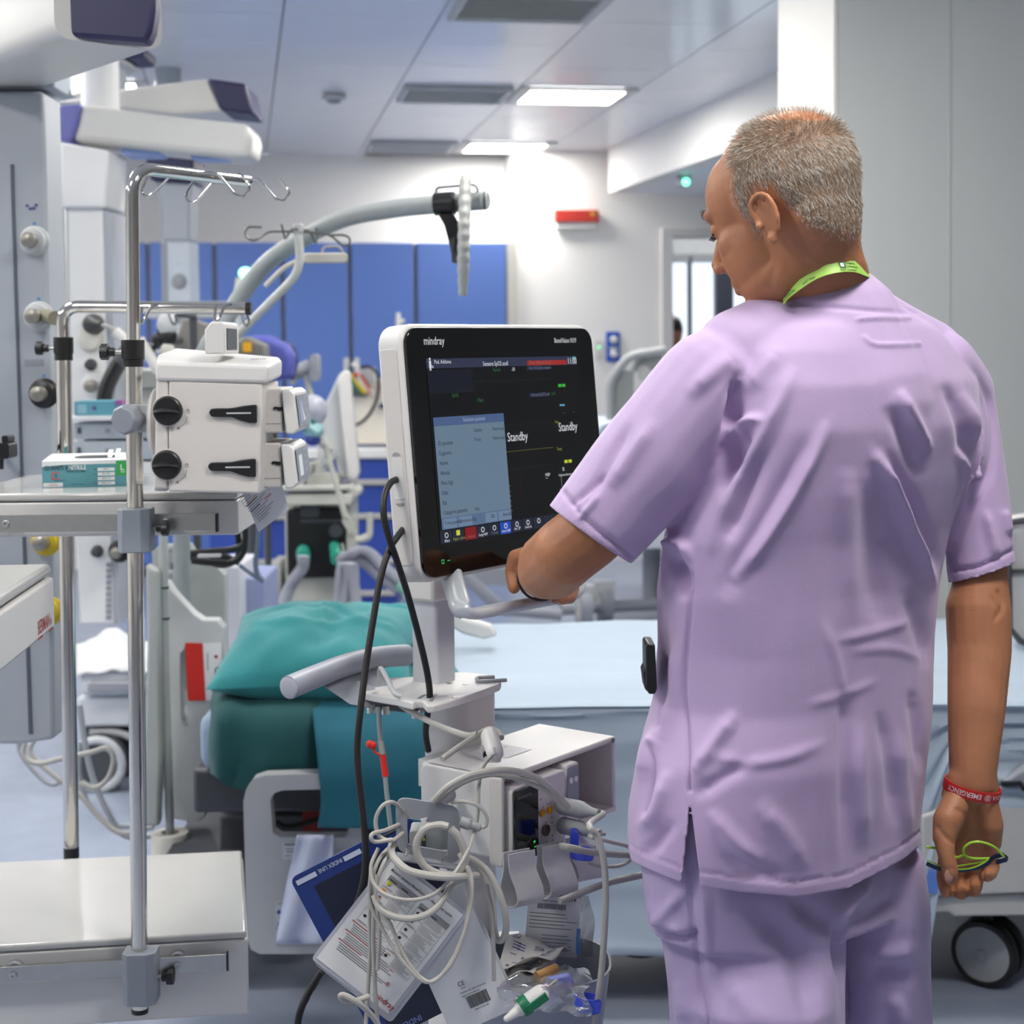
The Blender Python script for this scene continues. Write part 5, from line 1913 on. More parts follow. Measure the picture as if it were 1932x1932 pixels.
# card hanging from the dock
YH = 2.52
cd = thing('info_card', 'small white printed card hanging under the pump dock', 'card', P(495, 1003, YH))
pt = PL([(452, 918), (528, 900), (545, 961), (488, 1004)], YH)
n_ = (pt[1] - pt[0]).cross(pt[3] - pt[0]).normalized()
n_ = n_ if n_.y > 0 else -n_
b = MB().add(pt + [p + n_ * .0012 for p in pt], [(0, 1, 2, 3), (7, 6, 5, 4), (0, 4, 5, 1), (1, 5, 6, 2), (2, 6, 7, 3), (3, 7, 4, 0)])
obj('sleeve', b, mat('card_sleeve', (206, 209, 216), .3), cd, fix=True)
b, b2 = MB(), MB()
ux = (P(530, 925, YH) - P(478, 975, YH)).normalized()
uy = (P(466, 918, YH) - P(490, 985, YH)).normalized()
uy = (uy - ux * uy.dot(ux)).normalized()
M = fr(P(490, 990, YH) - n_ * .0008, ux, uy, ux.cross(uy))
for j in range(13):
    rects(b if j != 9 else b2, M, [(.002 + .001 * (j % 3), .004 + .0038 * j, .018 + .022 * ((j * 7 % 5) / 5) + .006, .0048 + .0038 * j + (.001 if j in (5, 8) else 0))])
put_text(b2, 'xxxx', M @ T(.034, .022, 0), .007, 'L')
obj('print_lines', b, ink((70, 72, 78)), cd)
obj('red_print', b2, ink((190, 60, 56)), cd)
obj('hanger_tab', MB().rod(P(490, 905, YH + .003), P(490, 930, YH + .003), .002), STEEL, cd)
b = MB(); slab(b, 446, 934, 463, 976, 2.72, .03, .004)
tag(obj('dark_tag', b, mat('slate_tag', (62, 66, 84), .6)), 'dark slate tag hanging behind the upper shelf end', 'tag')
# ================================================================== patient monitor on its trolley
AM, TM = math.radians(53), math.radians(5)
MU = Vector((math.cos(AM), math.sin(AM), 0))
MN = Vector((math.sin(AM), -math.cos(AM), 0))
MV = MN * -math.sin(TM) + UP * math.cos(TM)
MF = MU.cross(MV)
BL = P(800, 1094, 2.19)
MH, MW = .351, .459
MM = fr(BL, MU, MV, MF)
MMi = MM.inverted()


def on_plane(Mi, px, py):
    """picture point -> coordinates in the plane of a frame (given its inverse)"""
    o = Mi @ CAMP
    d = Mi.to_3x3() @ ray(px, py)
    p = o + d * (-o.z / d.z)
    return p.x, p.y


def zc(zx, zy):
    return on_plane(MMi, 680 + zx / 3.864, 580 + zy / 3.864)


def lit(rgb, e=.75):
    n = 'lit_%d_%d_%d' % rgb
    return mat(n, (6, 6, 7), .25, noise=0, emit=rgb, estr=e)


mon = thing('patient_monitor', 'large patient monitor with a black glass front, standby shown on screen', 'monitor', BL - UP * .03)
obj('housing', MB().prism(MM @ T(MW / 2, MH / 2, 0), rrect(MW + .012, MH + .012, .030, 6), .044, -.048), WHITE, mon, bevel=.006, seg=3, angle=45)
b = MB().prism(MM @ T(MW / 2 - .02, MH / 2, 0), rrect(MW * .72, MH * .7, .03, 5), .05, -.095, 1.0)
obj('rear_box', b, WHITE, mon, bevel=.01)
# side door and its details on the left flank
Ms = fr(BL - MU * .0064 - MF * .046, -MF, MV, -MU)
Ms = fr(BL - MU * .0062, -MF, MV, -MU)
sd1 = obj('side_door', MB().prism(Ms @ T(.0265, MH * .49, 0), rrect(.030, MH * .86, .004, 3), .0012), WARM, mon, bevel=.0008)
obj('door_latch', MB().prism(Ms @ T(.026, MH * .49 - .03, .001), rrect(.020, .058, .003, 3), .0012), WHITE, sd1, bevel=.0008)
for dy in (.0, -.06):
    obj('finger_notch', MB().prism(Ms @ T(.026, MH * .49 + dy - .002 + (.004 if dy == 0 else -.002), .0012), [(.007 * math.cos(t), (1 if dy == 0 else -1) * .005 * math.sin(t)) for t in [PI * i / 10 for i in range(11)]], .0012), mat('notch_grey', (150, 148, 146), .5), sd1, fix=True)
GL = mat('black_glass', (9, 10, 11), .10, noise=0, spec=.6)
obj('front_glass', MB().prism(MM @ T(MW / 2, MH / 2, 0), rrect(MW, MH, .024, 6), .006, -.004), GL, mon, bevel=.0012)
z0 = .0026


def area(name, m, items, parent, z=z0):
    b = MB()
    for q in items:
        if len(q) == 4:
            (xa, ya), (xb, yb) = zc(q[0], q[1]), zc(q[2], q[3])
            rects(b, MM, [(min(xa, xb), min(ya, yb), max(xa, xb), max(ya, yb))], z)
    return obj(name, b, m, parent, smooth=False)


def words(name, m, items, parent, z=z0 + .0006):
    b = MB()
    for s, zx, zy, size, al in items:
        x, y = zc(zx, zy)
        put_text(b, s, MM @ T(x, y, z), size, al, .92)
    return obj(name, b, m, parent, smooth=False)


scr = area('screen', lit((17, 19, 21), .5), [(466, 376, 1598, 1570)], mon, z0 - .0002)
# full display down to the button row
xa, ya = zc(466, 376)
xb, yb = zc(1560, 345)
xd, yd = zc(583, 1727)
DW, DB = xb - xa, yd
b = MB(); rects(b, MM, [(xa, yd, xb, ya)], z0 - .0001)
scr.data = obj('screen_tmp', b, lit((17, 19, 21), .5), mon).data
bpy.data.objects.remove(bpy.data.objects['screen_tmp'])
hgt = ya - yd
L_ = lambda fx, fy: (xa + DW * fx, ya - hgt * fy)


def larea(name, m, items, z=z0):
    b = MB()
    for f0, g0, f1, g1 in items:
        (p0, q0), (p1, q1) = L_(f0, g0), L_(f1, g1)
        rects(b, MM, [(p0, q1, p1, q0)], z)
    return obj(name, b, m, scr, smooth=False)


larea('header_bar', lit((58, 64, 92), .6), [(0, 0, 1, .052)])
larea('alarm_bar', lit((168, 46, 40), .8), [(.645, .022, .925, .050)], z0 + .0003)
larea('message_bar', lit((44, 48, 76), .6), [(.640, .056, .800, .078), (.640, .212, .780, .236)])
larea('trend_box', lit((24, 30, 44), .6), [(.005, .068, .275, .185)])
larea('trend_box', lit((12, 15, 18), .6), [(.005, .200, .275, .310)])
larea('popup', lit((112, 136, 158), .75), [(.015, .322, .455, .862)], z0 + .0004)
larea('popup_title', lit((84, 108, 152), .7), [(.015, .318, .455, .366)], z0 + .0006)
larea('popup_buttons', lit((98, 122, 156), .7), [(.015, .862, .455, .925)], z0 + .0006)
for q_ in ((.025, .868, .105, .920), (.118, .868, .20, .920), (.285, .868, .36, .920), (.37, .868, .45, .920)):
    larea('popup_button', lit((118, 142, 170), .75), [q_], z0 + .0009)
bw = 1 / 13.4
for k in range(13):
    if k not in (2, 5):
        larea('screen_button', lit((40, 46, 66), .6), [(k * bw + .002, .932, (k + 1) * bw - .002, 1.0)])
larea('alarm_button', lit((136, 26, 32), .8), [(2 * bw + .002, .932, 3 * bw - .002, 1.0)], z0 + .0003)
larea('active_button', lit((34, 80, 186), .8), [(5 * bw + .002, .932, 6 * bw - .002, 1.0)], z0 + .0003)
larea('green_value', lit((64, 178, 60), .9), [(.852, .166, .876, .184), (.880, .166, .904, .184)])
larea('blue_value', lit((96, 178, 214), .9), [(.852, .288, .867, .298), (.871, .288, .887, .298)])
larea('yellow_value', lit((196, 208, 48), .9), [(.853, .622, .877, .640), (.883, .622, .907, .640)])
larea('battery_mark', lit((90, 190, 180), .8), [(.972, .004, .996, .018)], z0 + .0003)
larea('yellow_mark', lit((206, 208, 60), .9), [(bw + .024, .938, bw + .046, .966)], z0 + .0005)
larea('green_trace', lit((52, 92, 50), .7), [(.285, .1335, .80, .1350), (.335, .115, .3365, .152)])
larea('grey_trace', lit((58, 60, 60), .7), [(.455, .3895, .80, .391), (.285, .068, .286, .31), (.005, .066, .275, .0675), (.005, .185, .275, .1865)])
larea('yellow_trace', lit((126, 124, 56), .8), [(.455, .5385, .78, .5405)])
larea('dim_trace', lit((80, 76, 44), .7), [(.455, .640, .78, .6412)])
larea('scale_ticks', lit((190, 194, 190), .7), [(.456, .735 + .028 * k, .466, .7365 + .028 * k) for k in range(6)] + [(.82, .70, .822, .78)])
larea('red_trace', lit((110, 36, 28), .7), [(.54, .70, .548, .708), (.533, .73, .5345, .80)])


def lwords(name, m, items, z=z0 + .0012):
    b = MB()
    for s, f0, g0, size, al in items:
        x, y = L_(f0, g0)
        put_text(b, s, MM @ T(x, y, z), size * 1.28, al, .84, bold=False)
    return obj(name, b, m, scr, smooth=False)


WT_ = lit((226, 230, 234), .85)
lwords('lettering', WT_, [('Standby', .535, .482, .0150, 'C'), ('Standby', .895, .448, .0150, 'C'), ('11:00', .997, .047, .0108, 'R'), ('Ped. Addome', .045, .028, .0064, 'L'), ('Adu', .012, .051, .0056, 'L'),
                          ('Sensore SpO2 scoll', .345, .046, .0072, 'L'), ('-30', .53, .080, .006, 'L'), ('NIBP', .705, .705, .0056, 'L'), ('---', .705, .722, .0056, 'L'), ('x', .83, .685, .010, 'L'), ('Pressione Normale', .80, .715, .0042, 'L'),
                          ('Altro', 0.5 * bw, .993, .0050, 'C'), ('Svolgi NIBP', 3.5 * bw, .990, .0042, 'C'), ('Avvio NIBP', 5.5 * bw, .990, .0042, 'C'), ('Arr. EP', 6.5 * bw, .988, .0048, 'C'), ('Limiti all.', 7.5 * bw, .988, .0044, 'C'), ('-- -', .80, .800, .007, 'L')])
lwords('dim_lettering', lit((150, 110, 104), .7), [('Pausa Allarme 01:53', .655, .044, .0066, 'L'), ('Pausa all.', 2.5 * bw, .990, .0044, 'C')])
lwords('dim_lettering', lit((120, 126, 150), .7), [('Der. ECG Deriv. staccate', .650, .073, .0052, 'L'), ('Sensore SpO2 scoll', .652, .231, .0056, 'L'), ('5 Standby', 4.5 * bw, .990, .0042, 'C')])
lwords('green_lettering', lit((58, 120, 74), .7), [('Normal', .405, .079, .0056, 'L'), ('SpO2', .135, .213, .006, 'L'), ('Pleth', .292, .248, .0064, 'L'), ('--', .862, .352, .010, 'L'), ('--', .935, .350, .010, 'L'), ('SpO2', .792, .228, .005, 'L')])
lwords('yellow_lettering', lit((150, 150, 54), .8), [('Registr. allarmi', 1.5 * bw, .990, .0044, 'C'), ('Resp', .803, .398, .005, 'L'), ('Temp', .80, .560, .0054, 'L')])
DK = lit((28, 36, 48), .5)
lwords('popup_lettering', DK, [(s, .028, .470 + .0535 * k, .0066, 'L') for k, s in enumerate(('ID paziente', 'Cognome', 'Nome', 'Altezza', 'Peso (kg)', 'Data', 'Età', 'Categoria paziente'))]
       + [('Cambia', .25, .412, .006, 'L'), ('Trova', .25, .464, .006, 'L'), ('Nuovo paz.', .37, .412, .006, 'L'), ('Nuovo paz.', .37, .464, .006, 'L'), ('Adu', .22, .846, .006, 'L'),
          ('Trova paziente', .030, .900, .0058, 'L'), ('Dimissione Paz.', .12, .900, .0058, 'L'), ('OK', .315, .900, .0064, 'L'), ('Annulla', .395, .900, .0062, 'L')], z0 + .0016)
lwords('popup_lettering', lit((160, 176, 204), .8), [('Gestione paziente', .19, .350, .0066, 'L')], z0 + .0016)
# small icons on the button row and the patient figure
b = MB()
for k in (0, 3, 4, 5, 6, 7, 8):
    x, y = L_((k + .5) * bw, .956)
    for t in range(10):
        a0_, a1_ = 2 * PI * t / 10, 2 * PI * (t + 1) / 10
        b.add([(x + .004 * math.cos(a0_), y + .004 * math.sin(a0_), 0), (x + .004 * math.cos(a1_), y + .004 * math.sin(a1_), 0), (x + .0028 * math.cos(a1_), y + .0028 * math.sin(a1_), 0), (x + .0028 * math.cos(a0_), y + .0028 * math.sin(a0_), 0)], [(0, 1, 2, 3)], MM @ T(0, 0, z0 + .001))
x, y = L_(.02, .03)
b.prism(MM @ T(x, y + .0075, z0 + .001), rrect(.0034, .0034, .0016), .0002)
rects(b, MM, [(x - .0022, y - .003, x + .0022, y + .005), (x - .0018, y - .009, x - .0003, y - .003), (x + .0003, y - .009, x + .0018, y - .003)], z0 + .0011)
obj('icons', b, WT_, scr, smooth=False)
b = MB()
x, y = zc(452, 273)
put_text(b, 'mindray', MM @ T(x, y, .0026), .0165, 'L', .86)
x, y = zc(1564, 258)
put_text(b, 'BeneVision N19', MM @ T(x, y, .0026), .0112, 'R', .82)
obj('lettering', b, lit((214, 216, 218), .75), mon, smooth=False)
b = MB()
x, y = zc(592, 1854)
rects(b, MM, [(x - .003, y - .003, x + .003, y - .002), (x - .003, y + .002, x + .003, y + .003), (x - .003, y - .002, x - .002, y + .002), (x + .002, y - .002, x + .003, y + .002)], .0026)
x, y = zc(634, 1845)
rects(b, MM, [(x - .003, y - .0006, x + .003, y + .0006)], .0026)
obj('status_lamps', b, lit((60, 200, 120), .8), mon, smooth=False)
# bail handle below the screen
hp0, hp1 = P(846, 1090, 2.27), P(890, 1165, 2.16)
b = MB()
path = fillet([P(852, 1085, 2.25), P(874, 1162, 2.17), P(1086, 1122, 2.36), P(1086, 1085, 2.44)], .03, 7)
rows = []
for i, p in enumerate(path):
    tn = (path[min(i + 1, len(path) - 1)] - path[max(i - 1, 0)]).normalized()
    wn = MN
    wn = (wn - tn * wn.dot(tn)).normalized()
    n_ = tn.cross(wn)
    rows.append([p + wn * (.016 * math.cos(a)) + n_ * (.0085 * math.sin(a)) for a in [2 * PI * k / 14 for k in range(14)]])
b.rings(rows)
obj('bail_handle', b, mat('handle_silver', (192, 196, 200), .3, .35), mon, angle=50)

# ---------------------------------------------------------------- trolley
tro = thing('monitor_trolley', 'white trolley with column, tray plate and grey push grip carrying the monitor', 'trolley', (-.06, 2.38, 0))
cc = P(818, 1200, 2.37)
Mc = fr(Vector((cc.x, cc.y, 0)), MU, MN, UP) if False else fr(Vector((cc.x, cc.y, 0)), MN, MU, UP)
ztop, zpl = P(818, 1092, 2.37).z + .05, .915
obj('upper_column', MB().prism(Mc, rrect(.050, .046, .006, 3), ztop - zpl, zpl), mat('column_silver', (196, 199, 204), .4, .1), tro)
obj('monitor_mount', MB().box(Mc @ T(0.0, .0, ztop - .03), .06, .07, .10), WHITE, tro, bevel=.006)
outl = [(648, 1297), (672, 1287), (700, 1280), (790, 1276), (860, 1278), (946, 1284), (943, 1290), (915, 1301), (880, 1313), (845, 1324), (818, 1331), (806, 1331), (798, 1322), (786, 1322), (780, 1326), (748, 1318), (700, 1310), (652, 1300)]
pp = [Pz(a, c, zpl + .006) for a, c in outl]
n = len(pp)
b = MB().add([tuple(p) for p in pp] + [(p.x, p.y, p.z - .011) for p in pp], [tuple(range(n)), tuple(reversed(range(n, 2 * n)))] + [(i, n + i, n + (i + 1) % n, (i + 1) % n) for i in range(n)])
obj('tray_plate', b, WHITE, tro, bevel=.002, fix=True)
b = MB()
for a, c in ((832, 1288), (878, 1292), (858, 1317), (820, 1312), (848, 1290)):
    b.cyl(T(*Pz(a, c, zpl + .0055)), .0045, .0012, 14)
obj('tray_screws', b, STEEL, tro)
q = Pz(918, 1286, zpl + .006)
obj('cable_hook', MB().tube(fillet([q + Vector(v) for v in ((.03, .0, .002), (-.012, -.012, .002), (-.016, .01, .004), (.012, .014, .004))], .008), .003, 8), GREY, tro)
obj('cable_hook', MB().tube(fillet([Pz(a, c, zpl + .003) for a, c in ((790, 1322), (800, 1315), (818, 1317), (812, 1328))], .008), .0045, 8), GREY, tro)
ga, gb_ = P(545, 1297, 2.20), P(766, 1236, 2.435)
gm = (ga + gb_) / 2
arc = [ga, ga.lerp(gb_, .25) + UP * .006, ga.lerp(gb_, .5) + UP * .010, ga.lerp(gb_, .75) + UP * .008, gb_]
GRIP = mat('grip_slate', (148, 152, 162), .42)
grip = obj('push_grip', MB().tube(spline(arc, 6), .0165, 24), GRIP, tro)
obj('grip_cap', MB().ball(frame(ga, ga - gb_), .0163, .0163, .003), mat('grip_cap_grey', (166, 168, 178), .4), grip)
b = MB()
pA = [P(a, c, y) for a, c, y in ((612, 1288, 2.27), (650, 1262, 2.31), (694, 1250, 2.36), (705, 1290, 2.33), (760, 1320, 2.32), (800, 1328, 2.31), (798, 1345, 2.31), (748, 1340, 2.30), (668, 1328, 2.28), (640, 1306, 2.27))]
dd = Vector((.02, .028, 0))
n = len(pA)
b.add([p - dd * .3 for p in pA] + [p + dd for p in pA], [tuple(range(n)), tuple(reversed(range(n, 2 * n)))] + [(i, n + i, n + (i + 1) % n, (i + 1) % n) for i in range(n)])
obj('grip_bracket', b, GRIP, tro, bevel=.004, fix=True)
b = MB()
for a, c in ((700, 1337), (728, 1339), (785, 1347)):
    p = P(a, c, 2.29)
    b.cyl(T(p.x, p.y, p.z - .006), .0065, .012, 14)
obj('bracket_bolts', b, CHROME, tro)
obj('thin_rod', MB().tube(spline(PL([(716, 1290, 2.30), (716, 1266, 2.29), (720, 1262, 2.28), (730, 1280, 2.26), (744, 1308, 2.24), (756, 1314, 2.24)]), 5), .0035, 8), LGREY, tro)
lc = P(868, 1380, 2.40)
Ml = fr(Vector((lc.x, lc.y, 0)), MN, MU, UP)
obj('lower_column', MB().prism(Ml, rrect(.088, .10, .030, 5), zpl - .10, .10), WHITE, tro)
# base with five castors
obj('base_hub', MB().lathe(T(lc.x, lc.y, .085), [(.13, 0), (.13, .03), (.07, .06)], 28), LGREY, tro)
for k in range(5):
    a = 2 * PI * k / 5 + 3.75
    d = Vector((math.cos(a), math.sin(a), 0))
    e = Vector((lc.x, lc.y, 0)) + d * .30
    obj('base_leg', MB().rings([[Vector((lc.x, lc.y, .105)) + d * r_ + Vector((-d.y, d.x, 0)) * s_ * w_ + UP * h_ for s_, h_ in ((1, -.02), (1, .012), (-1, .012), (-1, -.02))] for r_, w_ in ((.06, .045), (.31, .028))]), LGREY, tro, bevel=.004)
    w = obj('caster', MB().cyl(frame(e + UP * .05 - Vector((-d.y, d.x, 0)) * .02, Vector((-d.y, d.x, 0))), .05, .04, 24), GREY, tro)
    obj('caster_hood', MB().ball(T(e.x, e.y, .055), .052, .052, .05), mat('hood_grey', (196, 198, 198), .5), w)

# ---------------------------------------------------------------- module rack
RC = P(945, 1468, 2.10)
RL, RD, RH, RT = .28, .14, .112, .008
MR = fr(RC, MU, -MN, UP)      # x along the opening, y into the rack, z up (0 at the top)
rk = thing('module_rack', 'off-white open box rack for monitor modules under the tray plate', 'rack', RC - UP * RH)
obj('top_panel', MB().bar((0, 0, -RT), (RL, RD, 0), MR), WHITE, rk, bevel=.003, seg=3)
obj('bottom_panel', MB().bar((0, 0, -RH), (RL, RD, -RH + RT), MR), WARM, rk, bevel=.002)
obj('end_panel', MB().bar((RL - RT, 0.0005, -RH), (RL, RD, -.002), MR), WHITE, rk, bevel=.003, seg=3)
obj('back_panel', MB().bar((0, RD - RT, -RH + .001), (RL - .001, RD - .0004, -.003), MR), WARM, rk)
b = MB().prism(MR @ RX(PI / 2) if False else fr(RC + UP * 0, -MN, UP, -MU) @ T(RD / 2, -RH / 2, 0), rrect(RD, RH, .012, 4), .010, -.0085)
obj('end_cover', b, WHITE, rk, bevel=.003, seg=3)
obj('cover_frame', MB().prism(fr(RC, -MN, UP, -MU) @ T(.006, -RH / 2 - .004, 0), rrect(.024, RH + .008, .006, 4), .006, -.001), WARM, rk, bevel=.002)
obj('rack_bracket', MB().bar((.10, RD, -.07), (.17, RD + .09, -.03), MR), WHITE, rk)
b = MB()
M5 = fr(RC + UP * .0006, MU, -MN, UP)
rects(b, M5 @ T(.115, .085, 0), [(-.03, -.03, .03, .03)])
obj('paper_label', b, PAPER, rk)
b = MB()
put_text(b, 'xx xxxx', M5 @ T(.095, .09, .0006), .012, 'L')
obj('lettering', b, ink((150, 150, 154)), rk)
M6 = fr(RC + MN * .0006, MU, UP, MN)
b = MB().tube([M6 @ Vector((RL - .009 + .003 * math.cos(t), -.0048 + .003 * math.sin(t), 0)) for t in [2 * PI * k / 14 for k in range(14)]], .0005, 6, closed=True)
b.rod(M6 @ Vector((RL - .011, -.007, 0)), M6 @ Vector((RL - .007, -.003, 0)), .0005, 6)
obj('round_mark', b, ink((40, 42, 46)), rk)
b = MB(); rects(b, M6, [(RL - .024, -.0056, RL - .021, -.0040)])
obj('yellow_mark', b, ink((226, 208, 90)), rk)
b = MB(); put_text(b, 'SMR', M6 @ T(.006, -.007, 0), .006, 'L')
obj('lettering', b, ink((90, 92, 98)), rk)
# bedside module
n1 = thing('bedside_module', 'white bedside module with a black display and round sockets in the rack', 'monitor module', RC - UP * RH)
MB1 = fr(RC + MN * .020, MU, UP, MN)
obj('module_body', MB().prism(MB1 @ T(.0665, -.0655, 0), rrect(.124, .103, .007, 4), .13, -.135), WHITE, n1, bevel=.0025, seg=3)
obj('black_display', MB().prism(MB1 @ T(.0305, -.066, -.003), rrect(.0515, .098, .005, 4), .0038), GL, n1, bevel=.0008)
b = MB(); put_text(b, 'BeneVision N1', MB1 @ T(.008, -.0285, .0012), .0065, 'L', .82)
obj('lettering', b, ink((120, 122, 126)), n1, smooth=False)
b = MB(); rects(b, MB1, [(.044, -.0955, .0475, -.0925), (.0455, -.102, .0485, -.1005)], .0012)
obj('green_lamps', b, lit((60, 220, 100), .9), n1, smooth=False)
for nm, x, y, r_, m in (('orange_socket', .0665, -.060, .0048, mat('socket_orange', (214, 150, 34), .4)), ('orange_socket', .0835, -.060, .0048, mat('socket_orange', (214, 150, 34), .4)),
                        ('brown_socket', .0745, -.086, .0072, mat('socket_brown', (78, 58, 54), .4)), ('black_socket', .0745, -.111, .0064, BLACK)):
    s_ = obj(nm, MB().lathe(MB1 @ T(x, y, -.001), [(r_ * 1.12, 0), (r_ * 1.12, .0022), (r_ * .9, .0022), (r_ * .82, .0010)], 24), m, n1)
b = MB()
for x, y in ((.062, -.040), (.0665, -.052), (.084, -.050), (.078, -.050), (.0745, -.075), (.0875, -.078), (.0875, -.071), (.0745, -.1015), (.089, -.097), (.089, -.103), (.0895, -.112)):
    rects(b, MB1, [(x - .001, y - .0015, x + .001, y + .0015)], .0006)
obj('socket_marks', b, ink((92, 94, 100)), n1, smooth=False)
b = MB()
for k in range(6):
    rects(b, MB1, [(.0615, -.0945 - .0032 * k, .069, -.0935 - .0032 * k)], .0006)
obj('speaker_slots', b, ink((176, 174, 172)), n1, smooth=False)
MOD = thing('slot_module', 'thin white plug-in module with two pale buttons behind the bedside module', 'monitor module', RC + MU * .15 - UP * RH)
MB2 = fr(RC + MN * .012 + MU * .150, MU, UP, MN)
obj('module_body', MB().prism(MB2 @ T(.0, -.058, 0), rrect(.030, .094, .004, 3), .11, -.11), WHITE, MOD, bevel=.002)
obj('module_face', MB().prism(MB2 @ T(.0, -.040, 0), rrect(.028, .050, .003, 3), .001), mat('face_slate', (146, 152, 160), .45), MOD)
for k in range(2):
    obj('round_button', MB().cyl(MB2 @ T(-.006 + .012 * k, -.034, .0008), .0042, .0016, 18), PAPER, MOD)
# cable plugs in the module
PLUG = mat('plug_grey', (158, 161, 163), .5, noise=.03)


def plug(x, y, L, r_, label, path, rc):
    t = thing('sensor_cable', label, 'cable', MB1 @ Vector((x, y, 0)))
    obj('plug', MB().lathe(MB1 @ T(x, y, .001), [(r_ * .8, 0), (r_, .004), (r_, L * .55), (r_ * .92, L * .6), (r_ * .5, L * .82), (r_ * .42, L)], 22), PLUG, t)
    tip = MB1 @ Vector((x, y, L - .004))
    obj('cord', MB().tube(spline([tip, tip + MN * .012] + PL(path), 8), rc, 10), CABLE, t)
    return t


plug(.104, -.058, .066, .0118, 'upper grey plug cable of the bedside module, dropping to the blue ring', [(1112, 1556, 1.99), (1128, 1580, 1.98), (1140, 1630, 1.98), (1143, 1700, 1.98), (1139, 1780, 1.98), (1134, 1840, 1.98), (1128, 1886, 1.98), (1122, 1932, 1.98), (1116, 2000, 1.98)], .0042)
plug(.106, -.086, .066, .0118, 'lower grey plug cable of the bedside module, looping behind the tunic', [(1112, 1577, 2.0), (1150, 1588, 2.02), (1182, 1596, 2.05), (1196, 1608, 2.1), (1188, 1624, 2.14), (1165, 1634, 2.14), (1130, 1634, 2.12), (1112, 1628, 2.1)], .0027)
t = thing('air_hose', 'grey rubber air hose from the bedside module to the right', 'hose', MB1 @ Vector((.094, -.112, 0)))
obj('hose', MB().tube(spline([MB1 @ Vector((.096, -.112, .012))] + PL([(1062, 1597, 2.05), (1110, 1607, 2.06), (1160, 1612, 2.08), (1200, 1616, 2.1), (1240, 1640, 2.14), (1215, 1650, 2.12), (1150, 1665, 2.09), (1090, 1687, 2.06), (1056, 1700, 2.04)]), 8), .0046, 12), mat('hose_grey', (158, 158, 152), .45), t)
obj('hose_fitting', MB().rod(MB1 @ Vector((.096, -.112, 0)), MB1 @ Vector((.096, -.112, .016)), .0052), mat('fitting_taupe', (140, 128, 120), .4), t)
obj('hose_collar', MB().rod(P(1070, 1599, 2.05), P(1095, 1604, 2.055), .0050), mat('collar_clear', (190, 190, 186), .3), t)

# ---------------------------------------------------------------- cable bracket with hanging grey cables
YB1 = 2.00
br = thing('cable_bracket', 'grey square metal bracket hanging the cables in front of the rack', 'bracket', P(806, 1625, YB1))
b = MB()
polyh(b, round_px([(746, 1503), (868, 1522), (869, 1632), (748, 1608)], 24) , [round_px([(768, 1543), (845, 1557), (845, 1608), (769, 1594)], 5)], YB1, .004)
obj('bracket_plate', b, GREY, br, bevel=.0006, angle=60)
b = MB()
va = PL([(748, 1607, YB1 - .0005), (868, 1631, YB1 - .0005), (865, 1641, YB1 - .03), (752, 1622, YB1 - .03)])
b.add(va + [p - UP * .002 + Vector((0, .002, 0)) for p in va], [(0, 1, 2, 3), (7, 6, 5, 4), (0, 4, 5, 1), (1, 5, 6, 2), (2, 6, 7, 3), (3, 7, 4, 0)])
obj('bracket_lip', b, GREY, br, fix=True)
obj('bracket_arm', MB().rod(P(800, 1530, YB1 + .004), P(850, 1500, 2.13), .008), GREY, br)
b = MB(); slab(b, 790, 1562, 848, 1604, YB1 + .03, .05, .004); slab(b, 772, 1568, 794, 1600, YB1 + .025, .04, .004)
cn = obj('connector_block', b, BEDGREY, br)
b = MB(); slab(b, 797, 1568, 803, 1600, YB1 + .026, .01, .001)
obj('dark_strip', b, DGREY, cn)
b = MB(); slab(b, 798, 1582, 802, 1587, YB1 + .024, .01, .001)
obj('yellow_dot', b, mat('dot_yellow', (206, 190, 60), .5), cn)
b = MB(); poly(b, [(793, 1546), (806, 1543), (800, 1558)], YB1 - .003, .002)
tgp = obj('paper_tag', b, PAPER, br)
for pts in ([(761, 1628), (756, 1626), (766, 1614), (769, 1604), (768, 1598)], [(846, 1608), (838, 1618), (834, 1628), (840, 1636), (846, 1642)]):
    obj('wire_clip', MB().tube(spline(PL(pts, YB1 - .012), 5), .0017, 8), CHROME, br)

GC = mat('pale_cable', (178, 175, 168), .42, noise=.02)


def cables(name, label, lst):
    t = thing(name, label, 'cables' if len(lst) > 1 else 'cable', P(*lst[0][1][-1]))
    for r_, pts in lst:
        obj('cable', MB().tube(spline(PL(pts), 9), r_, 10), GC, t)
    return t


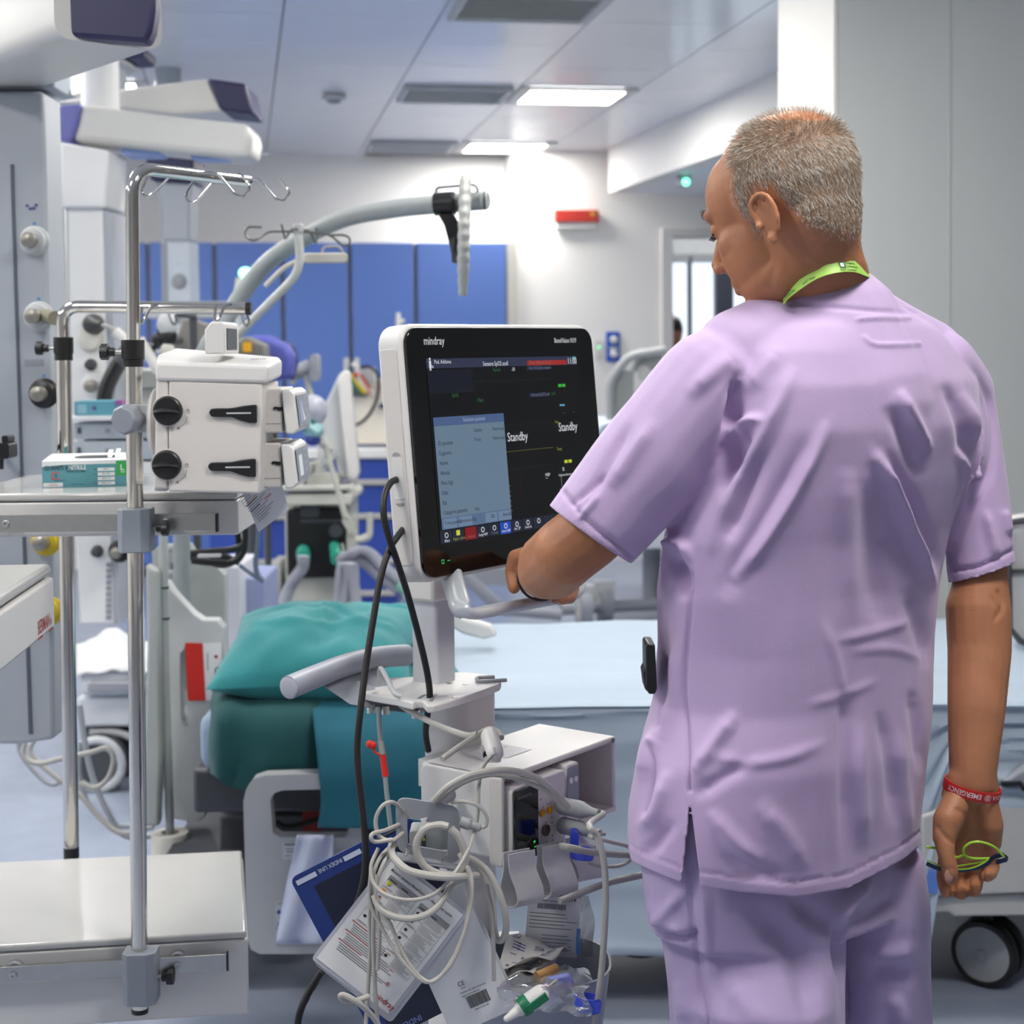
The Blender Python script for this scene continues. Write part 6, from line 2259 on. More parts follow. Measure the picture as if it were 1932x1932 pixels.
Yc = 1.965
cables('looped_cable', 'thick grey cable coiled in a ring through the square bracket',
       [(.0050, [(845, 1560, Yc), (830, 1557, Yc), (806, 1562, Yc), (790, 1580, Yc), (786, 1604, Yc), (796, 1628, Yc), (818, 1645, Yc), (850, 1652, Yc), (872, 1640, Yc), (878, 1614, Yc), (866, 1580, Yc), (850, 1563, Yc)]),
        (.0050, [(742, 1588, 1.98), (738, 1604, 1.97), (746, 1622, 1.955), (770, 1642, 1.94), (810, 1652, 1.935), (856, 1655, 1.94), (900, 1652, 1.98)])])
cables('lead_bundle', 'grey lead bundle hanging in long loops below the bracket',
       [(.0026, [(760, 1530, 2.0), (742, 1514, 1.97), (722, 1520, 1.96), (709, 1546, 1.96), (715, 1576, 1.96), (738, 1586, 1.96), (760, 1572, 1.99)]),
        (.0026, [(752, 1556, 2.0), (728, 1566, 1.97), (702, 1574, 1.95), (706, 1588, 1.95), (740, 1584, 1.96)]),
        (.0026, [(744, 1590, 1.99), (716, 1620, 1.96), (702, 1660, 1.95), (697, 1720, 1.95), (698, 1800, 1.95), (694, 1870, 1.95), (690, 1940, 1.95)]),
        (.0027, [(746, 1594, 1.99), (724, 1628, 1.96), (708, 1680, 1.95), (704, 1760, 1.945), (706, 1830, 1.945), (710, 1900, 1.945), (716, 1960, 1.945)]),
        (.0024, [(714, 1600, 1.96), (700, 1634, 1.95), (706, 1668, 1.94), (732, 1690, 1.93), (776, 1698, 1.93), (820, 1686, 1.935), (856, 1650, 1.945), (880, 1610, 1.96), (895, 1570, 1.985), (902, 1530, 1.99), (904, 1480, 2.0), (912, 1446, 2.03), (928, 1426, 2.06)]),
        (.0044, [(706, 1690, 1.945), (716, 1712, 1.935), (740, 1728, 1.93), (780, 1733, 1.93), (820, 1716, 1.935), (845, 1680, 1.945), (862, 1650, 1.96)]),
        (.0024, [(700, 1640, 1.95), (698, 1700, 1.945), (720, 1750, 1.935), (750, 1800, 1.93), (786, 1842, 1.925), (812, 1852, 1.925), (846, 1826, 1.93), (872, 1772, 1.94), (886, 1700, 1.95), (882, 1640, 1.96), (866, 1612, 1.98)]),
        (.0024, [(704, 1690, 1.945), (734, 1740, 1.935), (764, 1806, 1.93), (796, 1846, 1.925), (824, 1848, 1.925), (858, 1802, 1.935), (884, 1730, 1.945), (890, 1660, 1.955), (872, 1616, 1.975)]),
        (.0024, [(708, 1650, 1.95), (710, 1700, 1.94), (716, 1760, 1.94), (712, 1830, 1.94)]),
        (.0036, [(718, 1940, 1.94), (700, 1914, 1.93), (676, 1892, 1.92), (650, 1878, 1.92), (642, 1880, 1.92), (650, 1888, 1.925), (672, 1888, 1.93), (696, 1880, 1.94)])])
cables('arched_cable', 'pair of thick grey cables arching over the bedside module',
       [(.0045, [(818, 1512, 2.0), (846, 1484, 1.99), (890, 1462, 1.99), (950, 1453, 2.0), (1004, 1464, 2.02), (1042, 1490, 2.04), (1072, 1522, 2.06)]),
        (.0036, [(824, 1516, 2.005), (870, 1478, 2.0), (930, 1461, 2.01), (990, 1474, 2.02), (1036, 1496, 2.04), (1064, 1524, 2.06)])])
cables('draped_cable', 'grey cable draped from the tray plate over the rack top',
       [(.0045, [(756, 1330, 2.28), (785, 1348, 2.25), (830, 1370, 2.2), (878, 1387, 2.16), (900, 1386, 2.15)]),
        (.0042, [(834, 1432, 2.10), (862, 1412, 2.12), (896, 1390, 2.15), (920, 1377, 2.17), (938, 1380, 2.17), (946, 1392, 2.15)])])
cables('hanging_cable', 'thick grey cable hanging in a narrow loop right of the white booklet',
       [(.0044, [(868, 1612, 2.0), (896, 1624, 1.99), (920, 1644, 1.98), (940, 1680, 1.975), (952, 1720, 1.975), (955, 1752, 1.98), (948, 1772, 1.985), (938, 1772, 1.99), (932, 1750, 1.99), (928, 1710, 1.995), (918, 1666, 2.0), (902, 1636, 2.005), (870, 1622, 2.01)]),
        (.0028, [(918, 1668, 1.985), (928, 1720, 1.98), (931, 1790, 1.98), (932, 1850, 1.98)])])
t = cables('plugged_cable', 'short grey plug and cable at the right edge of the bracket',
           [(.0024, [(902, 1562, 1.985), (916, 1558, 1.985), (918, 1540, 1.985), (902, 1520, 1.985), (876, 1512, 1.99), (852, 1514, 2.0)])])
obj('plug', MB().lathe(frame(P(868, 1550, 1.985), P(905, 1562, 1.985) - P(868, 1550, 1.985)), [(.007, 0), (.0072, .012), (.0052, .015), (.005, .026), (.003, .028)], 16), PLUG, t)

# finger sensor lying on the rack
fs = thing('finger_sensor', 'white finger sensor resting on top of the module rack', 'sensor', P(928, 1436, 2.12))
a, c = P(924, 1390, 2.14), P(934, 1420, 2.10)
obj('sensor_shell', MB().cone(a, c, .0125, .0115).rod(c, c + (c - a) * .12, .010), WHITE, fs)
b = MB(); slab(b, 911, 1416, 944, 1434, 2.125, .03, .006)
obj('sensor_pad', b, BLACK, fs)
b = MB(); slab(b, 913, 1428, 946, 1439, 2.12, .03, .004); slab(b, 908, 1404, 916, 1436, 2.13, .03, .003)
obj('sensor_clip', b, WHITE, fs, bevel=.002)
obj('cord_sleeve', MB().rod(P(932, 1412, 2.095), P(934, 1424, 2.09), .0035), CABLE, fs)

# black mains cables
bk = thing('black_cable', 'black cable curling from the monitor flank down past the tray plate', 'cable', P(806, 1420, 2.26))
obj('cable', MB().tube(spline(PL([(752, 903, 2.215), (736, 912, 2.19), (725, 938, 2.17), (724, 972, 2.16), (733, 1012, 2.16), (748, 1056, 2.17), (768, 1118, 2.2), (790, 1200, 2.22), (806, 1270, 2.24), (811, 1316, 2.25), (806, 1352, 2.26), (803, 1384, 2.28), (808, 1416, 2.30)]), 8), .0047, 12), RUBBER, bk)
bk = thing('black_cable', 'long black cable running from the monitor to the floor', 'cable', P(560, 1940, 2.0))
obj('cable', MB().tube(spline(PL([(766, 992, 2.215), (750, 1012, 2.19), (734, 1038, 2.17), (718, 1090, 2.15), (704, 1170, 2.13), (690, 1260, 2.11), (680, 1340, 2.09), (674, 1410, 2.08), (677, 1470, 2.07), (685, 1540, 2.06), (690, 1610, 2.05), (684, 1670, 2.04), (660, 1740, 2.03), (620, 1812, 2.02), (586, 1866, 2.01), (566, 1910, 2.0), (558, 1960, 2.0)]), 8), .0047, 12), RUBBER, bk)
b = MB()
for q in ((592, 1858), (610, 1828), (632, 1790), (575, 1888)):
    b.rod(P(q[0] - 4, q[1] + 7, 2.012), P(q[0] + 4, q[1] - 7, 2.014), .0049, 10)
obj('cable_ties', b, mat('tie_grey', (60, 60, 62), .4), bk)
bk_ = None

# thin line with red cap
rc = thing('pressure_line', 'clear grey line with a red stopper cap hanging below the grip', 'tube', P(735, 1560, 2.26))
obj('line', MB().tube(spline(PL([(714, 1334, 2.28), (717, 1390, 2.27), (724, 1440, 2.26), (730, 1500, 2.25), (738, 1570, 2.24)]), 6), .0034, 10), mat('line_grey', (140, 148, 148), .35), rc)
obj('clear_sleeve', MB().rod(P(718, 1398, 2.268), P(722, 1424, 2.262), .0046), mat('sleeve_clear', (150, 158, 150), .3), rc)
RED = mat('stopper_red', (206, 40, 34), .4)
obj('red_sleeve', MB().rod(P(722, 1424, 2.262), P(727.5, 1465, 2.256), .0048), RED, rc)
obj('red_cap', MB().ball(T(*P(703, 1406, 2.26)), .0058, .005, .0062).ball(T(*P(697, 1404, 2.26)), .005, .005, .006).tube(spline(PL([(703, 1408), (707, 1418), (714, 1423), (722, 1423)], 2.26), 5), .0018), RED, rc)
# ================================================================== folder, cards, straps and basket on the trolley


def sheet_frame(pTL, pTR, pBL, Y, YB=None):
    """frame of a flat sheet hung at an angle: origin at its lower left, x along its top edge"""
    a, b, c = P(*pTL, Y), P(*pTR, Y), P(*pBL, YB or Y)
    x = (b - a)
    w = x.length
    x = x.normalized()
    y = (a - c)
    y = y - x * y.dot(x)
    h = y.length
    y = y.normalized()
    z = x.cross(y)
    o = a - y * h
    return fr(o, x, y, z), w, h


# dark blue folder
fo = thing('folder', 'dark blue plastic folder hanging tilted behind the papers, white lettering strip', 'folder', P(640, 1900, 2.12))
MFo, fw, fh = sheet_frame((546, 1658), (706, 1576), (690, 1938), 2.12)
fh2 = fh + .03
MFo = MFo @ T(0, -.03, 0)
if MFo.col[2][1] > 0:
    pass
obj('cover', MB().prism(MFo @ T(fw * .72, fh2 / 2, -.003), rrect(fw * 1.44, fh2, .010, 5), .003), mat('folder_blue', (28, 52, 118), .3, noise=.04), fo, bevel=.0006)
obj('inner_panel', MB().prism(MFo @ T(fw * .80, fh2 / 2 - .012, 0), rrect(fw * 1.22, fh2 - .024, .003, 3), .0006), mat('folder_inner', (20, 27, 50), .35, noise=.05), fo)
b = MB()
rects(b, MFo, [(.006, fh2 - .0135, .036, fh2 - .0065), (.078, fh2 - .0135, .104, fh2 - .0065)], .0012)
put_text(b, 'INDEX LINE', MFo @ T(.0755, fh2 - .0066, .0012) @ RZ(PI), .0082, 'L', .84)
obj('lettering', b, mat('folder_print', (196, 202, 222), .5), fo)
b = MB(); put_text(b, 'INDEX', MFo @ T(fw * .55, .012, .0012) @ RZ(PI), .011, 'L')
obj('lettering', b, mat('folder_print_dim', (110, 130, 190), .5), fo)
obj('hang_strap', MB().rod(P(700, 1590, 2.125), P(760, 1560, 2.03), .002), BLACK, fo)

# laminated quick guide
YL = 1.985
LAM = mat('laminate', (206, 208, 218), .12, noise=.02, trans=.25, coat=.3)
gd = thing('printed_card', 'laminated instruction card with tables and red text hanging tilted behind the cable loops', 'card', P(757, 1940, YL))
ML_, lw, lh = sheet_frame((741, 1622), (874, 1726), (634, 1836), YL, YL - .02)
obj('laminate', MB().prism(ML_ @ T(lw / 2, lh / 2, -.0014), rrect(lw + .010, lh + .010, .005, 4), .0008), LAM, gd)
obj('paper', MB().prism(ML_ @ T(lw / 2, lh / 2, -.0006), [(-lw / 2, -lh / 2), (lw / 2, -lh / 2), (lw / 2, lh / 2), (-lw / 2, lh / 2)], .0008), PAPER, gd)
Li = ML_.inverted()


def lp(zx, zy): return on_plane(Li, 640 + zx / 5.82, 1600 + zy / 5.82)


ze = .0006
bk_, gr_, rd_, bx = MB(), MB(), MB(), MB()
put_text(bk_, 'Monitor paziente BeneVision N1: riferimento rapido', ML_ @ T(.006, lh - .0118, ze), .0048, 'L', .96)


def table(x0, y0, x1, y1, cols, rows_, seed):
    rr = random.Random(seed)
    t = .00035
    for x in [x0] + [x0 + (x1 - x0) * c for c in cols] + [x1]:
        rects(bx, ML_, [(x - t / 2, y0, x + t / 2, y1)], ze)
    ys = [y1 - (y1 - y0) * k for k in rows_]
    for y in ys:
        rects(bx, ML_, [(x0, y - t / 2, x1, y + t / 2)], ze)
    rects(gr_, ML_, [(x0, ys[1], x1, ys[0])], ze * .9)
    for k, x in enumerate([x0] + [x0 + (x1 - x0) * c for c in cols]):
        rects(bk_, ML_, [(x + .002, ys[1] + .0016, x + .013, ys[1] + .0030)], ze * 1.2)
    xm = x0 + (x1 - x0) * cols[-1]
    for ya, yb in zip(ys[1:], ys[2:]):
        y = ya - .0022
        while y > yb + .0012:
            rects(bk_, ML_, [(xm + .0015, y, xm + .0015 + (x1 - xm - .003) * rr.uniform(.55, 1), y + .0005)], ze)
            y -= .0019
        if cols[0] < 1:
            xs = x0 + (x1 - x0) * (cols[0] * .3)
            bk_.prism(ML_ @ T(xs, (ya + yb) / 2 + .001, 0), rrect(.0042, .0036, .0012, 3), ze)
            rects(bk_, ML_, [(x0 + .0015, yb + .0012, x0 + (xm - x0) * .8, yb + .0018)], ze)


xa_, ya_ = lp(595, 290)
table(.010, lh * .44, .056, lh - .0165, [.40], [0, .095, .24, .38, .52, .74, 1.0], 3)
table(.062, lh * .30, lw - .006, lh - .0205, [.36], [0, .085, .23, .37, .52, .66, .82, 1.0], 5)
for k, c in enumerate(((214, 206, 50), (226, 150, 70), (226, 132, 96))):
    b = MB().prism(ML_ @ T(.0145, lh - .0255 - .0115 * k, 0), rrect(.0052, .0048, .0006, 2), ze * 2)
    obj('coloured_mark', b, ink(c), gd)
rr = random.Random(11)
y = lh * .415
k = 0
while y > .022:
    red = k % 5 == 0
    x = .006 if red else (.010 if k % 5 in (1,) else .012)
    L = lw * (rr.uniform(.30, .55) if red else rr.uniform(.45, .72))
    L = min(L, .052 if y > lh * .30 else lw - .02)
    rects(rd_ if red else bk_, ML_, [(x, y, x + L, y + (.0011 if red else .0007))], ze)
    if k % 5 == 2:
        rects(rd_, ML_, [(x + L + .002, y, x + L + .008, y + .0009)], ze)
    y -= .0027 if not red else .0032
    k += 1
put_text(rd_, 'mindray', ML_ @ T(lw - .030, .006, ze), .0105, 'L', .95)
for q in ((.038, lh * .425), (lw * .80, lh * .185)):
    rd_.tube([ML_ @ Vector((q[0] + .0026 * math.cos(t), q[1] + .0026 * math.sin(t), ze)) for t in [2 * PI * i / 14 for i in range(14)]], .0003, 5, closed=True)
    rd_.prism(ML_ @ T(q[0], q[1], 0), rrect(.0014, .0028, .0004, 2), ze)
obj('black_print', bk_, ink((46, 46, 50)), gd, smooth=False)
obj('table_lines', bx, ink((92, 92, 98)), gd, smooth=False)
obj('header_shading', gr_, ink((150, 150, 154)), gd, smooth=False)
obj('red_print', rd_, ink((178, 42, 46)), gd, smooth=False)
# second laminated sheet behind it, clipped
b = MB().prism(ML_ @ T(lw / 2 + .006, lh / 2 - .003, -.004), rrect(lw + .010, lh + .010, .006, 4), .0012)
obj('second_laminate', b, LAM, gd)

# white booklet with bar code
bt = thing('booklet', 'white booklet with a bar code on its back, hanging right of the instruction card', 'booklet', P(890, 1940, 2.0))
MB_, bw_, bh_ = sheet_frame((748, 1722), (872, 1668), (838, 1962), 2.005)
Bi = MB_.inverted()
obj('cover', MB().prism(MB_ @ T(bw_ / 2, bh_ / 2, -.0035), [(-bw_ / 2, -bh_ / 2), (bw_ / 2, -bh_ / 2), (bw_ / 2, bh_ / 2), (-bw_ / 2, bh_ / 2)], .0035), PAPER, bt, bevel=.0006)
obj('back_pages', MB().prism(MB_ @ T(bw_ / 2 + .003, bh_ / 2 - .001, -.0075), [(-bw_ / 2, -bh_ / 2), (bw_ / 2, -bh_ / 2), (bw_ / 2, bh_ / 2), (-bw_ / 2, bh_ / 2)], .0035), mat('page_grey', (208, 210, 216), .6), bt, bevel=.0005)
b = MB()
x0_, y0_ = on_plane(Bi, 878, 1882)
rr = random.Random(4)
x = 0
bl, bhh = .029, .0175
while x < bl:
    w_ = rr.choice((.0003, .0005, .0008, .0011))
    rects(b, MB_, [(x0_ + x, y0_ - bhh * .92, x0_ + x + w_, y0_)], .0003)
    x += w_ + rr.choice((.0003, .0004, .0006))
put_text(b, '046-017252-00', MB_ @ T(x0_ + bl / 2, y0_ - bhh - .003, .0003), .0032, 'C')
obj('bar_code', b, ink((34, 34, 38)), bt, smooth=False)
b = MB()
x1_, y1_ = on_plane(Bi, 865, 1862)
put_text(b, 'CE', MB_ @ T(x1_, y1_, .0003), .0085, 'L', .9)
put_text(b, '0123', MB_ @ T(x1_ + .002, y1_ - .0045, .0003), .003, 'L')
x1_, y1_ = on_plane(Bi, 869, 1876)
put_text(b, 'Shenzhen bio medical electronics', MB_ @ T(x1_, y1_, .0003), .0033, 'L', .8)
put_text(b, 'design and manufacture', MB_ @ T(x1_, y1_ - .0045, .0003), .0033, 'L', .8)
obj('lettering', b, ink((84, 86, 92)), bt, smooth=False)
obj('spine_clip', MB().rod(P(820, 1640, 2.003), P(838, 1690, 2.0), .002), BLACK, bt)

# pale hook-and-loop straps hanging under the rack
STR = mat('strap_grey', (206, 205, 206), .8, bump=.2, bscale=500)
sp = [((884, 1632, 2.14), .050, 150, 'long grey strap loop behind the hanging cable'), ((980, 1606, 2.075), .040, 100, 'pale strap loop under the bedside module'),
      ((1044, 1592, 2.13), .042, 96, 'pale strap loop right of the first one'), ((1096, 1580, 2.2), .040, 78, 'rightmost pale strap loop by the blue ring')]
for (px, py, Y), w_, Lp, lb in sp:
    a = P(px, py, Y)
    Ld = Lp / F * Y
    fdir = Vector((.62, -.62, 0)).normalized()
    wd = Vector((-.80, -.42, .0)).normalized()
    pts = [a - fdir * .006, a - fdir * .006 - UP * Ld * .35, a - fdir * .012 - UP * Ld * .75]
    pts += [a - fdir * .004 - UP * Ld * .98, a + fdir * .010 - UP * Ld * 1.0, a + fdir * .020 - UP * Ld * .86, a + fdir * .016 - UP * Ld * .62, a + fdir * .006 - UP * Ld * .35, a + fdir * .004]
    o = obj('strap', MB().ribbon(spline(pts, 6), wd, w_, .0022), STR, None, bevel=.0004)
    tag(o, lb, 'strap', 'straps hanging under the rack')
# blue ring clips
CLB = mat('clip_blue', (58, 78, 200), .4, noise=.03)


def ring_clip(px, py, Y, r_, h_, label):
    t = thing('blue_ring', label, 'ring clip', P(px, py, Y))
    c = P(px, py, Y)
    M = T(*c) @ RX(-.12) @ RY(.1)
    obj('ring', MB().lathe(M, [(r_, -h_ / 2), (r_ + .0012, 0), (r_, h_ / 2), (r_ - .002, h_ / 2), (r_ - .001, 0), (r_ - .002, -h_ / 2), (r_, -h_ / 2)], 32, cap=False), CLB, t)
    obj('ring_tab', MB().box(M @ T(r_ * .55, -r_ * .9, 0), .010, .003, h_ * .7), CLB, t)
    return t


ring_clip(1108, 1893, 1.985, .0175, .018, 'blue ring clip low down beside the basket')
ring_clip(1098, 1610, 2.10, .0155, .014, 'blue ring clip under the grey plug cables')
obj_ = MB(); slab(obj_, 1076, 1570, 1092, 1606, 2.12, .02, .004)
tag(obj('blue_tab', obj_, CLB), 'small blue tab above the upper blue ring clip', 'clip')
pt_ = MB(); poly(pt_, [(1085, 1575), (1116, 1566), (1132, 1582), (1128, 1596), (1096, 1592)], 2.14, .002)
tag(obj('paper_tag', pt_, PAPER), 'small white paper tag beside the upper blue ring clip', 'tag')

# grey basket with its contents
BK = mat('basket_grey', (134, 140, 152), .45, noise=.03)
bs = thing('basket', 'grey plastic basket at the foot of the trolley holding packets', 'basket', P(1030, 1932, 2.09))
bc = P(1022, 1818, 2.10)
zt = P(1022, 1868, 2.0).z
prof = [(.078, zt - .17), (.098, zt), (.101, zt + .001), (.101, zt - .002), (.0805, zt - .173)]
rows = []
N = 40
for (r_, z_) in [(.072, zt - .19), (.100, zt - .002), (.1015, zt), (.098, zt), (.070, zt - .186)]:
    rows.append([(bc.x + r_ * .92 * math.copysign(abs(math.cos(t)) ** .8, math.cos(t)), bc.y + r_ * .92 * math.copysign(abs(math.sin(t)) ** .8, math.sin(t)), z_) for t in [2 * PI * k / N for k in range(N)]])
b = MB().rings(rows, True, True)
obj('bin', b, BK, bs)
obj('bin_bracket', MB().bar((bc.x - .09, bc.y + .08, zt - .09), (bc.x - .03, 2.34, zt - .05)), LGREY, bs)
# white packet standing at the back
pk = thing('sterile_packet', 'clear and white sterile packet with a bar code standing in the basket', 'packet', P(1040, 1800, 2.12))
MP, w, h = sheet_frame((998, 1684), (1098, 1692), (992, 1800), 2.125)
obj('paper_side', MB().prism(MP @ T(w / 2, h / 2, -.002), rrect(w, h, .002, 2), .002), mat('packet_white', (202, 205, 210), .35, coat=.3), pk)
b = MB()
rr = random.Random(8)
x = w * .18
while x < w * .72:
    w_ = rr.choice((.0004, .0007, .0010))
    rects(b, MP, [(x, h * .76, x + w_, h * .85)], .0004)
    x += w_ + .0005
for k in range(11):
    y = h * (.68 - .058 * k)
    if k in (5,):
        continue
    rects(b, MP, [(w * (.05 + (.25 if k > 5 else 0)), y, w * rr.uniform(.7, .95), y + .0008)], .0004)
rects(b, MP, [(w * .30, h * .975, w * .98, h * 1.0), (w * .74, h * .90, w * .78, h * .955), (w * .74, h * .94, w * .90, h * .955), (w * .80, h * .91, w * .83, h * .955), (w * .86, h * .91, w * .89, h * .955)], .0004)
put_text(b, 'xxxx xxxxxx xxx', MP @ T(w * .25, h * .88, .0004), .0045, 'L')
obj('lettering', b, ink((92, 94, 104)), pk, smooth=False)
b = MB()
rows = []
for j in range(12):
    t = j / 11
    rows.append([P(1090 + 24 * s + 10 * t + 4 * math.sin(s * 5 + t * 7), 1690 + 115 * t, 2.10 - .03 * s + .01 * math.sin(t * 5 + s * 3)) for s in [q / 6 for q in range(7)]])
b.rings(rows, closed=False)
CLR = mat('clear_film', (226, 230, 238), .12, trans=.85, alpha=.75, noise=0)
obj('clear_film', b, CLR, pk, angle=80)
obj('blue_edge', MB().rod(P(1092, 1752, 2.105), P(1090, 1800, 2.10), .003), mat('edge_blue', (70, 120, 186), .4), pk)
# electrode cards
for k, (cs, lb) in enumerate(([[(965, 1764), (1076, 1792), (1040, 1812), (934, 1828)], 'upper white electrode card with blue print in the basket'],
                              [[(936, 1826), (1062, 1806), (1030, 1838), (942, 1850)], 'lower white electrode card with metal studs in the basket'])):
    ec = thing('electrode_card', lb, 'card', P(1000, 1850, 2.04))
    zc_ = zt + .016 - .012 * k
    g = [Pz(*q, zc_) for q in cs]
    rows = []
    for j in range(7):
        t = j / 6
        rows.append([g[0].lerp(g[1], s).lerp(g[3].lerp(g[2], s), t) + UP * (.006 * math.sin(s * 6 + t * 4 + k) + .004 * math.sin(t * 7)) for s in [q / 9 for q in range(10)]])
    c = obj('card', MB().rings(rows, closed=False), mat('card_cream', (226, 224, 216), .6), ec, angle=80)
    m_ = c.modifiers.new('t', 'SOLIDIFY'); m_.thickness = .0008
    at = lambda s, t: g[0].lerp(g[1], s).lerp(g[3].lerp(g[2], s), t) + UP * (.006 * math.sin(s * 6 + t * 4 + k) + .004 * math.sin(t * 7) + .0012)
    b = MB()
    rr = random.Random(20 + k)
    for i in range(16 if k == 0 else 8):
        s, t = rr.uniform(.06, .8), rr.uniform(.1, .85)
        for q in range(3):
            b.add([at(s, t + .045 * q), at(s + .13, t + .045 * q - .02), at(s + .13, t + .045 * q - .005), at(s, t + .045 * q + .015)], [(0, 1, 2, 3)])
    obj('blue_print', b, ink((84, 92, 138)), ec, smooth=False)
    for s, t in ((.2, .2), (.35, .55), (.15, .8), (.62, .3), (.75, .7)) if k == 0 else ((.15, .6), (.45, .45), (.7, .3), (.3, .8)):
        obj('stud', MB().ball(T(*at(s, t)), .0032, .0032, .0024, 12, 6), CHROME, ec)
bg = thing('clear_bag', 'crumpled clear plastic bag bulging over the basket rim', 'bag', P(1060, 1900, 1.99))
rows = []
for j in range(20):
    t = j / 19
    row = []
    for i in range(20):
        s = i / 19
        px = 945 + 165 * s + 8 * math.sin(t * 9)
        py = 1832 + 66 * t - 14 * math.sin(s * PI) * (1 - t) + 20 * s * t
        Y = 2.07 - .10 * math.sin(min(1, t * 1.3) * PI * .55) - .012 * math.sin(s * 9 + t * 6)
        row.append(P(px, py, Y) + Vector((0, 0, .006 * noise3((s * 5, t * 5, 1), 1.5))))
    rows.append(row)
obj('film', MB().rings(rows, closed=False), CLR, bg, angle=80)
b = MB(); poly(b, [(1030, 1848), (1075, 1838), (1085, 1862), (1040, 1880)], 2.0, .01)
obj('violet_content', b, mat('violet_content', (120, 126, 190), .5), bg, bevel=.003)
b = MB().rod(P(1012, 1842, 2.02), P(1050, 1826, 2.04), .006)
obj('amber_content', b, mat('amber_content', (196, 150, 90), .4), bg)
# finger clip with green ring
gc = thing('ear_clip', 'white tapered clip with a green ring hanging before the basket', 'clip', P(985, 1925, 1.96))
a, c = P(1020, 1876, 1.97), P(956, 1922, 1.955)
obj('clip_body', MB().chain([a, a.lerp(c, .35), a.lerp(c, .6)], [.012, .0125, .0085]).cone(a.lerp(c, .6), c, .0075, .0042), WHITE, gc)
d = (c - a).normalized()
M = frame(a.lerp(c, .47), d)
obj('green_ring', MB().lathe(M, [(.0125, -.006), (.0135, 0), (.0115, .006)], 24).box(M @ T(.012, 0, -.014), .004, .010, .030), mat('ring_green', (26, 112, 76), .4), gc)
obj('clip_tip', MB().rod(P(1018, 1872, 1.97), P(1034, 1862, 1.975), .005), mat('tip_pink', (206, 190, 200), .4), gc)
obj('clip_cord', MB().tube(spline([P(1034, 1862, 1.975), P(1050, 1850, 2.0), P(1060, 1845, 2.03)], 5), .002), CABLE, gc)
# ================================================================== the man in lilac scrubs
SKIN = mat('skin', (172, 117, 84), .48, noise=.10, scale=30, bump=.12, bscale=420, sss=.12, spec=.35)
LILAC = mat('lilac_cotton', (186, 163, 200), .85, noise=.02, scale=10, bump=.16, bscale=900, sheen=.25)
LILAC2 = mat('lilac_trousers', (172, 154, 192), .85, noise=.02, scale=10, bump=.16, bscale=900, sheen=.25)
man = thing('person', 'person in lilac scrubs with short grey hair, seen from behind, touching the monitor handle', 'person', (P(1500, 1000, 2.02).x, 2.03, 0))

# head frame: turned about 60 degrees to the left of straight away, bowed
PSI, THE = math.radians(50), math.radians(17)
fh_ = Vector((-math.sin(PSI), math.cos(PSI), 0))
HF = fh_ * math.cos(THE) - UP * math.sin(THE)
HU = UP * math.cos(THE) + fh_ * math.sin(THE)
HRt = HF.cross(HU)
HCn = P(1481, 398, 1.98)
HM = fr(HCn, HRt, HF, HU)


def hp3(x, y, z): return HM @ Vector((x, y, z))


def hball(b, c, r, tilt=0):
    b.ball(HM @ T(*c) @ RX(tilt), *r, 28, 16)


TORSO = [(556, 1478, 1652, 2.03, .072, 2.2), (585, 1440, 1700, 2.03, .085, 2.2), (620, 1385, 1772, 2.03, .098, 2.3), (660, 1336, 1812, 2.03, .112, 2.4), (720, 1318, 1856, 2.03, .124, 2.5), (800, 1302, 1866, 2.03, .130, 2.5),
         (900, 1278, 1842, 2.03, .130, 2.4), (1000, 1246, 1812, 2.03, .128, 2.4), (1100, 1233, 1788, 2.03, .130, 2.4), (1200, 1235, 1776, 2.03, .134, 2.3), (1300, 1226, 1772, 2.03, .138, 2.3), (1400, 1195, 1768, 2.02, .142, 2.3),
         (1500, 1178, 1761, 2.02, .142, 2.3), (1560, 1175, 1754, 2.02, .140, 2.3), (1640, 1192, 1748, 2.02, .138, 2.3), (1720, 1206, 1742, 2.02, .135, 2.3)]
BY = math.radians(35)


def torso_ring(py, a, c, Y, bd, e, shrink=0.0, n=48):
    C = P((a + c) / 2, py, Y)
    hw = (c - a) / 2 / F * (Y - .03) - shrink
    bd = bd - shrink
    sn, cs = math.sin(BY), math.cos(BY)
    # half width of the turned body so that its outline fits the picture
    aw = math.sqrt(max(hw * hw - (bd * sn) ** 2, .0004)) / cs
    R_, Fd = Vector((cs, sn, 0)), Vector((-sn, cs, 0))
    row = []
    for k in range(n):
        t = 2 * PI * k / n
        x = math.copysign(abs(math.cos(t)) ** (2 / e), math.cos(t))
        y = math.copysign(abs(math.sin(t)) ** (2 / e), math.sin(t))
        row.append(C + R_ * (aw * x * .985) + Fd * (bd * y))
    return row


SL, SR = P(1345, 730, 1.95), P(1796, 744, 2.12)
SLh, ER_h = P(1113, 1007, 1.945), P(1853, 1078, 2.09)
EL, WL = P(1070, 1040, 1.95), P(1020, 1083, 2.19)
ER, WR = P(1846, 1150, 2.08), P(1835, 1478, 2.00)
NB = P(1555, 590, 2.03)


